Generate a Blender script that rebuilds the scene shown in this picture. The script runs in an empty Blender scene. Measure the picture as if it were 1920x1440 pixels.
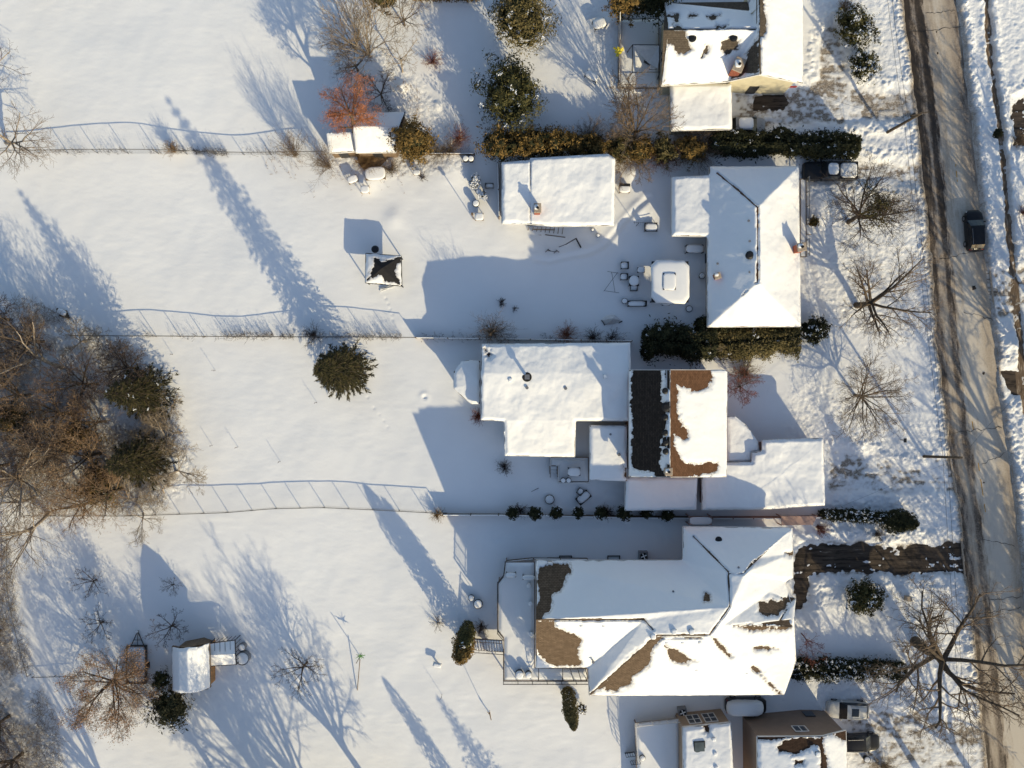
import bpy, math, random
import numpy as np
from mathutils import Vector
R = math.radians
SC = bpy.context.scene
COL = SC.collection
HC, S = 90.0, 17.0            # camera height, photo pixels per metre on the ground
def P(px, py, z=0.0):
    k = (1 - z/HC)/S
    return ((px-960)*k, -(py-720)*k, z)
def topx(x, y, z):
    k = S/(1 - z/HC)
    return x*k+960, 720-y*k
rng = random.Random(7)
nr = np.random.default_rng(11)

# ------------------------------------------------------------------ noise
def vnoise(x, y, scale, seed):
    x = np.asarray(x, float)*scale + seed*17.3; y = np.asarray(y, float)*scale + seed*9.1
    xi = np.floor(x).astype(np.int64); yi = np.floor(y).astype(np.int64)
    xf = x-xi; yf = y-yi
    xf = xf*xf*(3-2*xf); yf = yf*yf*(3-2*yf)
    def h(a, b):
        n = (a*374761393 + b*668265263 + seed*974634777) & 0x7fffffff
        n = ((n ^ (n >> 13))*1274126177) & 0x7fffffff
        n = (n ^ (n >> 16)) & 0xffff
        return n/65535.0
    a = h(xi, yi); b = h(xi+1, yi); c = h(xi, yi+1); d = h(xi+1, yi+1)
    return (a+(b-a)*xf)*(1-yf) + (c+(d-c)*xf)*yf - .5      # -0.5..0.5
def fbm(x, y, s, seed, o=3):
    r = 0; a = 1
    for i in range(o):
        r = r + a*vnoise(x, y, s*2.03**i, seed+i*5); a *= .5
    return r
def sstep(a, b, x):
    t = np.clip((x-a)/(b-a), 0, 1); return t*t*(3-2*t)
def seg_dist(x, y, a, b):
    dx, dy = b[0]-a[0], b[1]-a[1]; L = dx*dx+dy*dy+1e-9
    t = np.clip(((x-a[0])*dx+(y-a[1])*dy)/L, 0, 1)
    return np.hypot(x-a[0]-t*dx, y-a[1]-t*dy)
def line_dist(x, y, pts):
    d = None
    for a, b in zip(pts[:-1], pts[1:]):
        e = seg_dist(x, y, a, b); d = e if d is None else np.minimum(d, e)
    return d
def inside(x, y, poly):
    r = np.zeros(np.shape(x), bool); n = len(poly)
    for i in range(n):
        x1, y1 = poly[i][0], poly[i][1]; x2, y2 = poly[(i+1) % n][0], poly[(i+1) % n][1]
        if y1 == y2: continue
        c = ((y1 > y) != (y2 > y)) & (x < (x2-x1)*(y-y1)/(y2-y1)+x1)
        r ^= c
    return r
def sd(x, y, poly):
    d = line_dist(x, y, list(poly)+[poly[0]])
    return np.where(inside(x, y, poly), d, -d)

# ------------------------------------------------------------------ materials
def newmat(name):
    m = bpy.data.materials.new(name); m.use_nodes = True
    nt = m.node_tree; b = nt.nodes['Principled BSDF']
    return m, nt, b
def N(nt, t, **kw):
    n = nt.nodes.new(t)
    for k, v in kw.items(): setattr(n, k, v)
    return n
def noise_node(nt, scale, detail=4, coord='Object', vscale=None, rough=.6):
    tc = N(nt, 'ShaderNodeTexCoord'); n = N(nt, 'ShaderNodeTexNoise')
    n.inputs['Scale'].default_value = scale; n.inputs['Detail'].default_value = detail
    n.inputs['Roughness'].default_value = rough
    if vscale:
        mp = N(nt, 'ShaderNodeMapping'); mp.inputs['Scale'].default_value = vscale
        nt.links.new(tc.outputs[coord], mp.inputs['Vector']); nt.links.new(mp.outputs[0], n.inputs['Vector'])
    else: nt.links.new(tc.outputs[coord], n.inputs['Vector'])
    return n
def ramp(nt, src, stops):
    r = N(nt, 'ShaderNodeValToRGB'); e = r.color_ramp.elements
    while len(e) < len(stops): e.new(.5)
    for i, (p, c) in enumerate(stops):
        e[i].position = p; e[i].color = (c, c, c, 1) if isinstance(c, (int, float)) else (*c, 1)
    nt.links.new(src, r.inputs[0]); return r
def bump(nt, b, src, strength, dist):
    n = N(nt, 'ShaderNodeBump'); n.inputs['Strength'].default_value = strength; n.inputs['Distance'].default_value = dist
    nt.links.new(src, n.inputs['Height'])
    nt.links.new(n.outputs[0], b.inputs['Normal']); return n
def mix(nt, fac, a, b_):
    n = N(nt, 'ShaderNodeMix', data_type='RGBA')
    for sock, v in ((0, fac), (6, a), (7, b_)):
        if isinstance(v, (int, float)): n.inputs[sock].default_value = v
        elif isinstance(v, tuple): n.inputs[sock].default_value = (*v, 1)
        else: nt.links.new(v, n.inputs[sock])
    return n.outputs[2]
def mat(name, col, rough=.7, var=.25, scale=3, metal=0, bmp=0, bscale=30, var_col=None, spec=.3):
    m, nt, b = newmat(name)
    n = noise_node(nt, scale)
    c2 = var_col or tuple(c*(1-var) for c in col)
    c1 = col if var_col else tuple(min(1, c*(1+var*.6)) for c in col)
    r = ramp(nt, n.outputs[0], [(.3, c2), (.7, c1)])
    nt.links.new(r.outputs[0], b.inputs['Base Color'])
    b.inputs['Roughness'].default_value = rough; b.inputs['Metallic'].default_value = metal
    b.inputs['Specular IOR Level'].default_value = spec
    if bmp:
        n2 = noise_node(nt, bscale); bump(nt, b, n2.outputs[0], bmp, .02)
    return m
def leafmat(name, ca, cb, cc, scale=1.3):
    m, nt, b = newmat(name)
    n = noise_node(nt, scale, 3); g = N(nt, 'ShaderNodeNewGeometry')
    mx = N(nt, 'ShaderNodeMath', operation='MULTIPLY_ADD')
    nt.links.new(g.outputs['Random Per Island'], mx.inputs[0]); mx.inputs[1].default_value = .45
    nt.links.new(n.outputs[0], mx.inputs[2])
    r = ramp(nt, mx.outputs[0], [(.35, ca), (.65, cb), (.92, cc)])
    nt.links.new(r.outputs[0], b.inputs['Base Color'])
    b.inputs['Roughness'].default_value = .75; b.inputs['Specular IOR Level'].default_value = .15
    return m
def snowmat(name, col=(.90, .90, .90), b1=.35, rough_scale=9):
    m, nt, b = newmat(name)
    n = noise_node(nt, .35, 4)
    r = ramp(nt, n.outputs[0], [(.3, tuple(c*.965 for c in col)), (.7, col)])
    nt.links.new(r.outputs[0], b.inputs['Base Color'])
    b.inputs['Roughness'].default_value = .55; b.inputs['Specular IOR Level'].default_value = .2
    n2 = noise_node(nt, rough_scale, 5, rough=.65); bump(nt, b, n2.outputs[0], b1, .03)
    return m
M = {}
def slush(m):
    nt = m.node_tree; b = nt.nodes['Principled BSDF']; src = b.inputs['Base Color'].links[0].from_socket
    at = N(nt, 'ShaderNodeAttribute', attribute_name='thin'); n = noise_node(nt, 5, 5, rough=.8)
    r = ramp(nt, n.outputs[0], [(.38, 0), (.62, 1)])
    mu = N(nt, 'ShaderNodeMath', operation='MULTIPLY', use_clamp=True); nt.links.new(at.outputs['Fac'], mu.inputs[0]); nt.links.new(r.outputs[0], mu.inputs[1])
    nt.links.new(mix(nt, mu.outputs[0], src, (.30, .25, .21)), b.inputs['Base Color'])
M['snow'] = snowmat('snow')
M['roofsnow'] = snowmat('roof_snow', (.90, .90, .90), .8, 4)
slush(M['roofsnow'])
def ground_mat():
    m, nt, b = newmat('ground_snow')
    at = N(nt, 'ShaderNodeAttribute', attribute_name='dirt'); ar = N(nt, 'ShaderNodeAttribute', attribute_name='rough')
    n1 = noise_node(nt, .12, 4); n2 = noise_node(nt, 2.2, 6, rough=.7); n3 = noise_node(nt, 9, 6, rough=.75)
    base = ramp(nt, n1.outputs[0], [(.3, (.84, .84, .845)), (.7, (.90, .90, .90))])
    dm = N(nt, 'ShaderNodeMath', operation='MULTIPLY_ADD')     # dirt + noise
    nt.links.new(n2.outputs[0], dm.inputs[0]); dm.inputs[1].default_value = 1.3; dm.inputs[2].default_value = -.65
    ad = N(nt, 'ShaderNodeMath', operation='ADD'); nt.links.new(dm.outputs[0], ad.inputs[0])
    sc = N(nt, 'ShaderNodeMath', operation='MULTIPLY'); nt.links.new(at.outputs['Fac'], sc.inputs[0]); sc.inputs[1].default_value = 1.35
    nt.links.new(sc.outputs[0], ad.inputs[1])
    gt = N(nt, 'ShaderNodeMath', operation='MULTIPLY', use_clamp=True); nt.links.new(ad.outputs[0], gt.inputs[0]); 
    nt.links.new(at.outputs['Fac'], gt.inputs[1])
    sc2 = N(nt, 'ShaderNodeMath', operation='MULTIPLY', use_clamp=True); nt.links.new(gt.outputs[0], sc2.inputs[0]); sc2.inputs[1].default_value = 1.6
    dc = ramp(nt, n3.outputs[0], [(.35, (.11, .088, .066)), (.5, (.30, .25, .20)), (.65, (.55, .51, .46))])
    c = mix(nt, sc2.outputs[0], base.outputs[0], dc.outputs[0])
    nt.links.new(c, b.inputs['Base Color'])
    b.inputs['Roughness'].default_value = .6; b.inputs['Specular IOR Level'].default_value = .15
    n4 = noise_node(nt, 5, 6, rough=.7)
    mm = N(nt, 'ShaderNodeMath', operation='MULTIPLY'); nt.links.new(n4.outputs[0], mm.inputs[0]); nt.links.new(ar.outputs['Fac'], mm.inputs[1])
    bump(nt, b, mm.outputs[0], .55, .12)
    return m
def road_mat():
    m, nt, b = newmat('road_surface')
    uv = N(nt, 'ShaderNodeUVMap'); sp = N(nt, 'ShaderNodeSeparateXYZ'); nt.links.new(uv.outputs[0], sp.inputs[0])
    mp = N(nt, 'ShaderNodeMapping'); mp.inputs['Scale'].default_value = (11, .30, 1); nt.links.new(uv.outputs[0], mp.inputs['Vector'])
    n = N(nt, 'ShaderNodeTexNoise'); n.inputs['Scale'].default_value = 1; n.inputs['Detail'].default_value = 8; n.inputs['Roughness'].default_value = .72
    nt.links.new(mp.outputs[0], n.inputs['Vector'])
    # wobble u
    w = N(nt, 'ShaderNodeMath', operation='MULTIPLY_ADD'); nt.links.new(n.outputs[0], w.inputs[0]); w.inputs[1].default_value = .26
    nt.links.new(sp.outputs[0], w.inputs[2])
    prof = ramp(nt, w.outputs[0], [(.08, .0), (.20, .04), (.28, .34), (.33, .50), (.38, .06), (.46, .04), (.53, .74), (.62, .68), (.70, .92), (.84, .8), (1.0, .45)])
    fine = noise_node(nt, 5, 8, rough=.85)
    patch = noise_node(nt, .22, 3)
    a = N(nt, 'ShaderNodeMath', operation='MULTIPLY_ADD'); nt.links.new(n.outputs[0], a.inputs[0]); a.inputs[1].default_value = 1.1; nt.links.new(prof.outputs[0], a.inputs[2])
    a2 = N(nt, 'ShaderNodeMath', operation='MULTIPLY_ADD'); nt.links.new(fine.outputs[0], a2.inputs[0]); a2.inputs[1].default_value = .85; nt.links.new(a.outputs[0], a2.inputs[2])
    a3 = N(nt, 'ShaderNodeMath', operation='MULTIPLY_ADD'); nt.links.new(patch.outputs[0], a3.inputs[0]); a3.inputs[1].default_value = .55; nt.links.new(a2.outputs[0], a3.inputs[2])
    mr = N(nt, 'ShaderNodeMapRange'); nt.links.new(sp.outputs[1], mr.inputs[0]); mr.inputs[1].default_value = 5; mr.inputs[2].default_value = 30; mr.inputs[3].default_value = 0; mr.inputs[4].default_value = -.32
    a4 = N(nt, 'ShaderNodeMath', operation='ADD'); nt.links.new(a3.outputs[0], a4.inputs[0]); nt.links.new(mr.outputs[0], a4.inputs[1])
    s = N(nt, 'ShaderNodeMath', operation='MULTIPLY'); nt.links.new(a4.outputs[0], s.inputs[0]); s.inputs[1].default_value = .45
    c = ramp(nt, s.outputs[0], [(.46, (.045, .035, .028)), (.55, (.11, .085, .065)), (.65, (.32, .26, .205)), (.78, (.46, .385, .30)), (.92, (.60, .54, .46))])
    nt.links.new(c.outputs[0], b.inputs['Base Color']); b.inputs['Roughness'].default_value = .75; b.inputs['Specular IOR Level'].default_value = .25
    bump(nt, b, fine.outputs[0], .5, .03)
    return m
def asphalt_mat(name, sx=.25, sy=2.5, dark=(.045, .036, .028), lo=.42, hi=.62, snow=(.6, .55, .48), mid=(.12, .095, .07)):
    m, nt, b = newmat(name)
    n = noise_node(nt, 1.6, 7, vscale=(sx, sy, 1), rough=.7)
    c = ramp(nt, n.outputs[0], [(lo, dark), ((lo+hi)/2, mid), (hi, mid), (min(.98, hi+.1), snow)])
    nt.links.new(c.outputs[0], b.inputs['Base Color']); b.inputs['Roughness'].default_value = .8; b.inputs['Specular IOR Level'].default_value = .2
    f = noise_node(nt, 14, 5); bump(nt, b, f.outputs[0], .35, .02)
    return m
def shingle_mat(name, c1, c2, rotate=False):
    m, nt, b = newmat(name)
    tc = N(nt, 'ShaderNodeTexCoord'); br = N(nt, 'ShaderNodeTexBrick')
    mp = N(nt, 'ShaderNodeMapping')
    if rotate: mp.inputs['Rotation'].default_value = (0, 0, R(90))
    nt.links.new(tc.outputs['Object'], mp.inputs[0]); nt.links.new(mp.outputs[0], br.inputs['Vector'])
    br.inputs['Scale'].default_value = 1; br.inputs['Brick Width'].default_value = .33; br.inputs['Row Height'].default_value = .14
    br.inputs['Mortar Size'].default_value = .012
    br.inputs['Color1'].default_value = (*c1, 1); br.inputs['Color2'].default_value = (*c2, 1); br.inputs['Mortar'].default_value = (*[c*.45 for c in c2], 1)
    n = noise_node(nt, 2.5, 5)
    r = ramp(nt, n.outputs[0], [(.3, .7), (.7, 1.1)])
    mx = N(nt, 'ShaderNodeMix', data_type='RGBA', blend_type='MULTIPLY'); mx.inputs[0].default_value = 1
    nt.links.new(br.outputs[0], mx.inputs[6]); nt.links.new(r.outputs[0], mx.inputs[7])
    nt.links.new(mx.outputs[2], b.inputs['Base Color']); b.inputs['Roughness'].default_value = .9; b.inputs['Specular IOR Level'].default_value = .1
    return m
def siding_mat(name, c, vertical=False):
    m, nt, b = newmat(name)
    tc = N(nt, 'ShaderNodeTexCoord'); w = N(nt, 'ShaderNodeTexWave'); w.bands_direction = 'Z'
    w.inputs['Scale'].default_value = 2.2; w.inputs['Distortion'].default_value = .15
    nt.links.new(tc.outputs['Object'], w.inputs['Vector'])
    r = ramp(nt, w.outputs[0], [(.0, tuple(x*.7 for x in c)), (.35, c), (1, tuple(min(1, x*1.05) for x in c))])
    n = noise_node(nt, 1.2, 5); rr = ramp(nt, n.outputs[0], [(.3, .86), (.7, 1.05)])
    mx = N(nt, 'ShaderNodeMix', data_type='RGBA', blend_type='MULTIPLY'); mx.inputs[0].default_value = 1
    nt.links.new(r.outputs[0], mx.inputs[6]); nt.links.new(rr.outputs[0], mx.inputs[7])
    nt.links.new(mx.outputs[2], b.inputs['Base Color']); b.inputs['Roughness'].default_value = .7
    return m
M['ground'] = ground_mat(); M['road'] = road_mat()
M['drive_dark'] = asphalt_mat('driveway_asphalt', .22, 1.7, lo=.42, hi=.60, dark=(.026, .020, .016), mid=(.075, .056, .042), snow=(.24, .195, .15))
M['drive_mixed'] = asphalt_mat('driveway_mixed', .3, 2.2, dark=(.07, .055, .04), mid=(.2, .16, .12), lo=.3, hi=.42, snow=(.55, .5, .44))
M['walk'] = asphalt_mat('sidewalk_wet', 2.5, .5, dark=(.07, .048, .032), mid=(.15, .105, .07), lo=.35, hi=.52, snow=(.34, .27, .2))
M['sh_brown'] = shingle_mat('shingle_brown', (.175, .125, .085), (.135, .094, .063))
M['sh_rust'] = shingle_mat('shingle_rust', (.17, .090, .052), (.13, .068, .038), True)
M['sh_rust_shade'] = shingle_mat('shingle_rust_shade', (.055, .042, .035), (.035, .028, .024), True)  # rust shingles with the west slope's shade put into the colour
M['sh_grey'] = shingle_mat('shingle_grey', (.13, .105, .08), (.10, .08, .062))
M['sh_umber'] = shingle_mat('shingle_umber', (.085, .05, .033), (.06, .036, .024))
M['cream'] = siding_mat('siding_cream', (.62, .56, .40)); M['beige'] = siding_mat('siding_beige', (.36, .26, .18))
M['taupe'] = siding_mat('siding_taupe', (.27, .19, .14)); M['white_s'] = siding_mat('siding_white', (.6, .58, .55))
M['greysid'] = siding_mat('siding_grey', (.3, .29, .28)); M['rose'] = siding_mat('siding_rose', (.42, .27, .22))
M['wood'] = mat('wood_weathered', (.20, .14, .09), .85, .4, 5); M['woodgold'] = mat('wood_golden', (.38, .2, .08), .8, .35, 4)
M['deckwood'] = mat('deck_boards', (.25, .20, .17), .85, .3, 5)
M['white'] = mat('white_trim', (.72, .70, .67), .5, .12, 3); M['dark'] = mat('dark_metal', (.03, .03, .032), .5, .3, 6)
M['black'] = mat('black_plastic', (.015, .015, .016), .45, .3, 6); M['grey'] = mat('grey_metal', (.25, .25, .26), .45, .25, 5, .4)
M['galv'] = mat('galvanised_steel', (.13, .12, .11), .55, .25, 4, .3); M['fabric'] = mat('black_fabric', (.022, .02, .02), .8, .3, 6)
M['brick'] = mat('brick_red', (.32, .10, .06), .9, .45, 9, bmp=.5); M['tan'] = mat('tan_stone', (.42, .34, .26), .9, .3, 6)
M['bark'] = mat('bark_brown', (.105, .078, .054), .95, .45, 3, bmp=.8, bscale=14); M['twig'] = mat('twig_brown', (.20, .145, .10), .9, .4, 2)
M['barkp'] = mat('bark_pale', (.36, .30, .24), .9, .35, 3); M['twigp'] = mat('twig_pale', (.30, .235, .165), .9, .35, 2)
M['twigr'] = mat('twig_rust', (.36, .15, .085), .9, .35, 2); M['twigg'] = mat('twig_ochre', (.27, .17, .085), .9, .4, 2)
M['twigm'] = mat('twig_muted', (.30, .20, .12), .9, .4, 2); M['twigd'] = mat('twig_dark', (.085, .06, .05), .9, .4, 2); M['twigred'] = mat('twig_red', (.23, .085, .06), .9, .35, 2)
M['leaf_deep'] = leafmat('needles_deep', (.008, .010, .005), (.026, .027, .012), (.085, .07, .03)); M['leaf_green'] = leafmat('needles_green', (.012, .016, .007), (.04, .042, .016), (.11, .095, .035))
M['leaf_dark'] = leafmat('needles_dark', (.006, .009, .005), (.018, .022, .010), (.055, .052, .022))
M['leaf_gold'] = leafmat('needles_golden', (.03, .024, .008), (.115, .075, .022), (.24, .15, .05))
M['leaf_olive'] = leafmat('needles_olive', (.022, .022, .010), (.085, .072, .028), (.18, .14, .06))
M['leaf_orange'] = leafmat('leaves_orange', (.20, .06, .02), (.42, .14, .05), (.62, .26, .11))
M['leaf_tan'] = leafmat('leaves_tan', (.15, .08, .04), (.30, .17, .09), (.45, .28, .17))
M['dry'] = leafmat('dry_weeds', (.07, .05, .03), (.16, .115, .07), (.34, .25, .15))
M['yellow'] = mat('yellow_paint', (.75, .62, .06), .5, .15, 6); M['greenp'] = mat('green_plastic', (.15, .32, .10), .5, .2, 6)
M['flag_red'] = mat('red_cloth', (.5, .06, .05), .7, .2, 8)
M['tarp'] = mat('tarp_white', (.66, .66, .66), .6, .12, 3); M['orange'] = mat('line_yellow', (.55, .30, .06), .8, .5, 4)
def glassmat(name, c=(.012, .014, .018), r=.08):
    m, nt, b = newmat(name); b.inputs['Base Color'].default_value = (*c, 1)
    n = noise_node(nt, .8, 2); rr = ramp(nt, n.outputs[0], [(.3, tuple(x*.7 for x in c)), (.7, tuple(x*1.3 for x in c))])
    nt.links.new(rr.outputs[0], b.inputs['Base Color']); b.inputs['Roughness'].default_value = r; b.inputs['Specular IOR Level'].default_value = .6
    return m
M['glass'] = glassmat('window_glass', (.02, .025, .03), .12); M['skyglass'] = glassmat('skylight_glass', (.10, .12, .12), .15)
def paint(name, c, r=.3):
    m, nt, b = newmat(name)
    n = noise_node(nt, 2.0, 5); rr = ramp(nt, n.outputs[0], [(.3, tuple(x*.82 for x in c)), (.7, c)])
    nt.links.new(rr.outputs[0], b.inputs['Base Color']); b.inputs['Coat Weight'].default_value = .12; b.inputs['Specular IOR Level'].default_value = .25; b.inputs['Coat Roughness'].default_value = .1
    b.inputs['Roughness'].default_value = r; return m
M['p_black'] = paint('paint_black', (.012, .012, .014)); M['p_white'] = paint('paint_white', (.62, .61, .57), .35)
M['p_grey'] = paint('paint_grey', (.35, .36, .37)); M['p_dark'] = paint('paint_dark', (.02, .02, .022))
M['lamp_w'] = mat('headlamp', (.6, .6, .6), .15, .1, 5); M['lamp_r'] = mat('tail_lamp', (.35, .02, .02), .2, .1, 5)

# ------------------------------------------------------------------ mesh building
OFF = {}
def link(o, parent=None):
    COL.objects.link(o)
    if parent: o.parent = parent
def meshobj(name, verts, faces, m, parent=None, smooth=False):
    """verts Nx3 world array, faces list/array; coordinates made local to the parent's base."""
    v = np.asarray(verts, dtype=np.float32).reshape(-1, 3)
    off = OFF.get(parent.name, (0, 0, 0)) if parent else (0, 0, 0)
    v = v - np.array(off, dtype=np.float32)
    me = bpy.data.meshes.new(name)
    if isinstance(faces, np.ndarray):
        k = faces.shape[1]; n = len(faces)
        me.vertices.add(len(v)); me.vertices.foreach_set('co', v.ravel())
        me.loops.add(n*k); me.loops.foreach_set('vertex_index', faces.astype(np.int32).ravel())
        me.polygons.add(n); me.polygons.foreach_set('loop_start', np.arange(0, n*k, k, dtype=np.int32))
        try: me.polygons.foreach_set('loop_total', np.full(n, k, dtype=np.int32))
        except Exception: pass
        me.update(calc_edges=True)
    else:
        me.from_pydata([tuple(map(float, a)) for a in v], [], faces); me.update()
    if smooth: me.polygons.foreach_set('use_smooth', [True]*len(me.polygons))
    if m is not None: me.materials.append(m)
    o = bpy.data.objects.new(name, me); link(o, parent)
    OFF[o.name] = off
    return o
def tag(o, label=None, cat=None, group=None, kind=None):
    if label: o['label'] = label
    if cat: o['category'] = cat
    if group: o['group'] = group
    if kind: o['kind'] = kind
    return o
def thing(name, label, cat, loc, group=None):
    o = bpy.data.objects.new(name, None); COL.objects.link(o); o.location = loc; o.empty_display_size = .3
    OFF[o.name] = tuple(loc)
    return tag(o, label, cat, group)
class MB:
    def __init__(s): s.v = []; s.f = []
    def add(s, vs, fs):
        n = len(s.v); s.v += [tuple(a) for a in vs]; s.f += [tuple(n+i for i in f) for f in fs]
    def box(s, cx, cy, z0, z1, sx, sy, rot=0, bev=0):
        c, q = math.cos(rot), math.sin(rot); vs = []
        rows = [(z0, 0), (z1, 0)] if not bev else [(z0, 0), (z1-bev, 0), (z1-bev*.35, bev*.6), (z1, bev*1.6)]
        for z, ins in rows:
            hx, hy = sx/2-ins, sy/2-ins
            for a, b in ((-hx, -hy), (hx, -hy), (hx, hy), (-hx, hy)):
                vs.append((cx+a*c-b*q, cy+a*q+b*c, z))
        fs = [(3, 2, 1, 0)]
        for r in range(len(rows)-1):
            k = r*4
            for i in range(4): j = (i+1) % 4; fs.append((k+i, k+j, k+4+j, k+4+i))
        k = (len(rows)-1)*4; fs.append((k, k+1, k+2, k+3)); s.add(vs, fs); return s
    def tube(s, a, b, r0, r1=None, n=8, caps=True):
        r1 = r0 if r1 is None else r1
        a = Vector(a); b = Vector(b); d = (b-a)
        if d.length < 1e-6: return s
        d.normalize(); u = d.orthogonal().normalized(); w = d.cross(u); vs = []
        for p, r in ((a, r0), (b, r1)):
            for i in range(n):
                t = 2*math.pi*i/n; vs.append(p+u*(r*math.cos(t))+w*(r*math.sin(t)))
        fs = [(i, (i+1) % n, n+(i+1) % n, n+i) for i in range(n)]
        if caps: fs += [tuple(range(n-1, -1, -1)), tuple(range(n, 2*n))]
        s.add(vs, fs); return s
    def lathe(s, cx, cy, prof, n=18):
        vs = []; fs = []
        for z, r in prof:
            for i in range(n): t = 2*math.pi*i/n; vs.append((cx+r*math.cos(t), cy+r*math.sin(t), z))
        for k in range(len(prof)-1):
            for i in range(n): j = (i+1) % n; fs.append((k*n+i, k*n+j, k*n+n+j, k*n+n+i))
        fs.append(tuple(range(n-1, -1, -1))); k = (len(prof)-1)*n; fs.append(tuple(range(k, k+n)))
        s.add(vs, fs); return s
    def prism(s, poly, z0, z1):
        n = len(poly); vs = [(p[0], p[1], z0) for p in poly]+[(p[0], p[1], z1) for p in poly]
        fs = [tuple(range(n-1, -1, -1)), tuple(range(n, 2*n))]+[(i, (i+1) % n, n+(i+1) % n, n+i) for i in range(n)]
        s.add(vs, fs); return s
    def build(s, name, m, parent=None, smooth=False): return meshobj(name, s.v, s.f, m, parent, smooth)
def snow_cap(name, cx, cy, z, sx, sy, t, parent, rot=0, p=4, seed=0):
    """a rounded cushion of snow on a flat thing"""
    n = 20; rings = [(1.0, 0), (1.03, .35), (.97, .75), (.82, .95), (.5, 1.02), (.0, 1.04)]; vs = []; fs = []
    c, q = math.cos(rot), math.sin(rot); rr = random.Random(int(cx*31+cy*17)+seed)
    for k, (f, h) in enumerate(rings):
        for i in range(n):
            a = 2*math.pi*i/n; ca, sa = math.cos(a), math.sin(a)
            r = (abs(ca)**p+abs(sa)**p)**(-1/p)*f*(1+rr.uniform(-.03, .03))
            x, y = ca*r*sx/2, sa*r*sy/2; vs.append((cx+x*c-y*q, cy+x*q+y*c, z+t*h*(1+rr.uniform(-.06, .06) if 0 < k < 5 else 1)))
    for k in range(len(rings)-1):
        for i in range(n): j = (i+1) % n; fs.append((k*n+i, k*n+j, k*n+n+j, k*n+n+i))
    fs.append(tuple(range(n-1, -1, -1)))
    return meshobj(name, vs, fs, M['snow'], parent, True)
def ccopy(o, parent=None):
    c = o.copy(); COL.objects.link(c); c.parent = parent
    for ch in list(o.children): ccopy(ch, c)
    return c

# ------------------------------------------------------------------ road, drives, ground
pl = lambda pts: [P(a, b)[:2] for a, b in pts]
RL = [(1668, -700), (1678, -200), (1690, 0), (1712, 150), (1728, 300), (1745, 480), (1756, 640), (1775, 800), (1800, 960), (1812, 1080), (1830, 1240), (1850, 1440), (1875, 1700), (1930, 2200)]
RR = [(1770, -700), (1782, -200), (1795, 0), (1812, 150), (1832, 330), (1850, 490), (1862, 600), (1872, 720), (1890, 850), (1905, 960), (1918, 1080), (1934, 1240), (1954, 1440), (1980, 1700), (2035, 2200)]
def resample(pts, ys):
    py = [p[1] for p in pts]; px = [p[0] for p in pts]
    return [(float(np.interp(y, py, px)), float(y)) for y in ys]
ysr = np.linspace(-700, 2200, 160)
rl = resample(RL, ysr); rr_ = resample(RR, ysr)
NU = 10; vs = []; uvs = []
for (a, b) in zip(rl, rr_):
    for i in range(NU+1):
        t = -.06+1.12*i/NU; px = a[0]+(b[0]-a[0])*t; p = P(px, a[1]); vs.append((p[0], p[1], .0+.05*(1-(2*t-1)**2))); uvs.append((t, p[1]))
fs = []
for k in range(len(ysr)-1):
    for i in range(NU): a = k*(NU+1)+i; fs.append((a, a+NU+1, a+NU+2, a+1))
road = meshobj('road', vs, fs, M['road']); tag(road, kind='structure')
uvl = road.data.uv_layers.new(name='UVMap')
for lp in road.data.loops: uvl.data[lp.index].uv = uvs[lp.vertex_index]
mk = MB()
for (y0, y1, t) in ((-100, 30, .55), (300, 345, .62), (790, 960, .45)):
    ys = np.linspace(y0, y1, 12)
    for a, b in zip(ys[:-1], ys[1:]):
        def rp(y, tt):
            l = float(np.interp(y, [p[1] for p in RL], [p[0] for p in RL])); r = float(np.interp(y, [p[1] for p in RR], [p[0] for p in RR]))
            x, yy, _ = P(l+(r-l)*tt, y); return (x, yy, .056)
        if rng.random() < .45: continue
        mk.add([rp(a, t-.008), rp(b, t-.008), rp(b, t+.008), rp(a, t+.008)], [(0, 1, 2, 3)])
tag(mk.build('lane_marking', M['orange']), kind='structure')
ck = MB(); pk = MB()
def rp2(y, tt, z=.058):
    l = float(np.interp(y, [p[1] for p in RL], [p[0] for p in RL])); r = float(np.interp(y, [p[1] for p in RR], [p[0] for p in RR])); x, yy, _ = P(l+(r-l)*tt, y); return Vector((x, yy, z))
for y0, y1, t0, t1 in ((62, 50, .05, 1), (25, 20, .4, .95), (486, 468, .15, 1), (585, 600, .5, 1), (812, 800, .1, .95), (1128, 1118, .05, .98), (1150, 1140, .1, .9), (870, 850, .5, .95), (1010, 1022, .3, .9)):
    pr = rp2(y0, t0)
    for i in range(1, 15):
        t = i/14; q = rp2(y0+(y1-y0)*t+rng.uniform(-2.5, 2.5), t0+(t1-t0)*t); d = (q-pr).normalized(); n_ = Vector((-d.y, d.x, 0))*rng.uniform(.012, .035); ck.add([pr-n_, q-n_, q+n_, pr+n_], [(0, 1, 2, 3)]); pr = q
tag(ck.build('road_crack', M['black']), kind='structure')
for y0, t0, r_ in ((60, .55, .10), (100, .52, .14), (540, .72, .30), (700, .75, .2), (905, .5, .12)):
    c_ = rp2(y0, t0, .057); pk.add([c_]+[c_+Vector((math.cos(a*.524)*r_*rng.uniform(.5, 1), math.sin(a*.524)*r_*rng.uniform(.6, 1.3), 0)) for a in range(12)], [(0, i+1, (i+1) % 12+1) for i in range(12)])
tag(pk.build('road_patch', M['drive_dark']), kind='structure')
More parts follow.
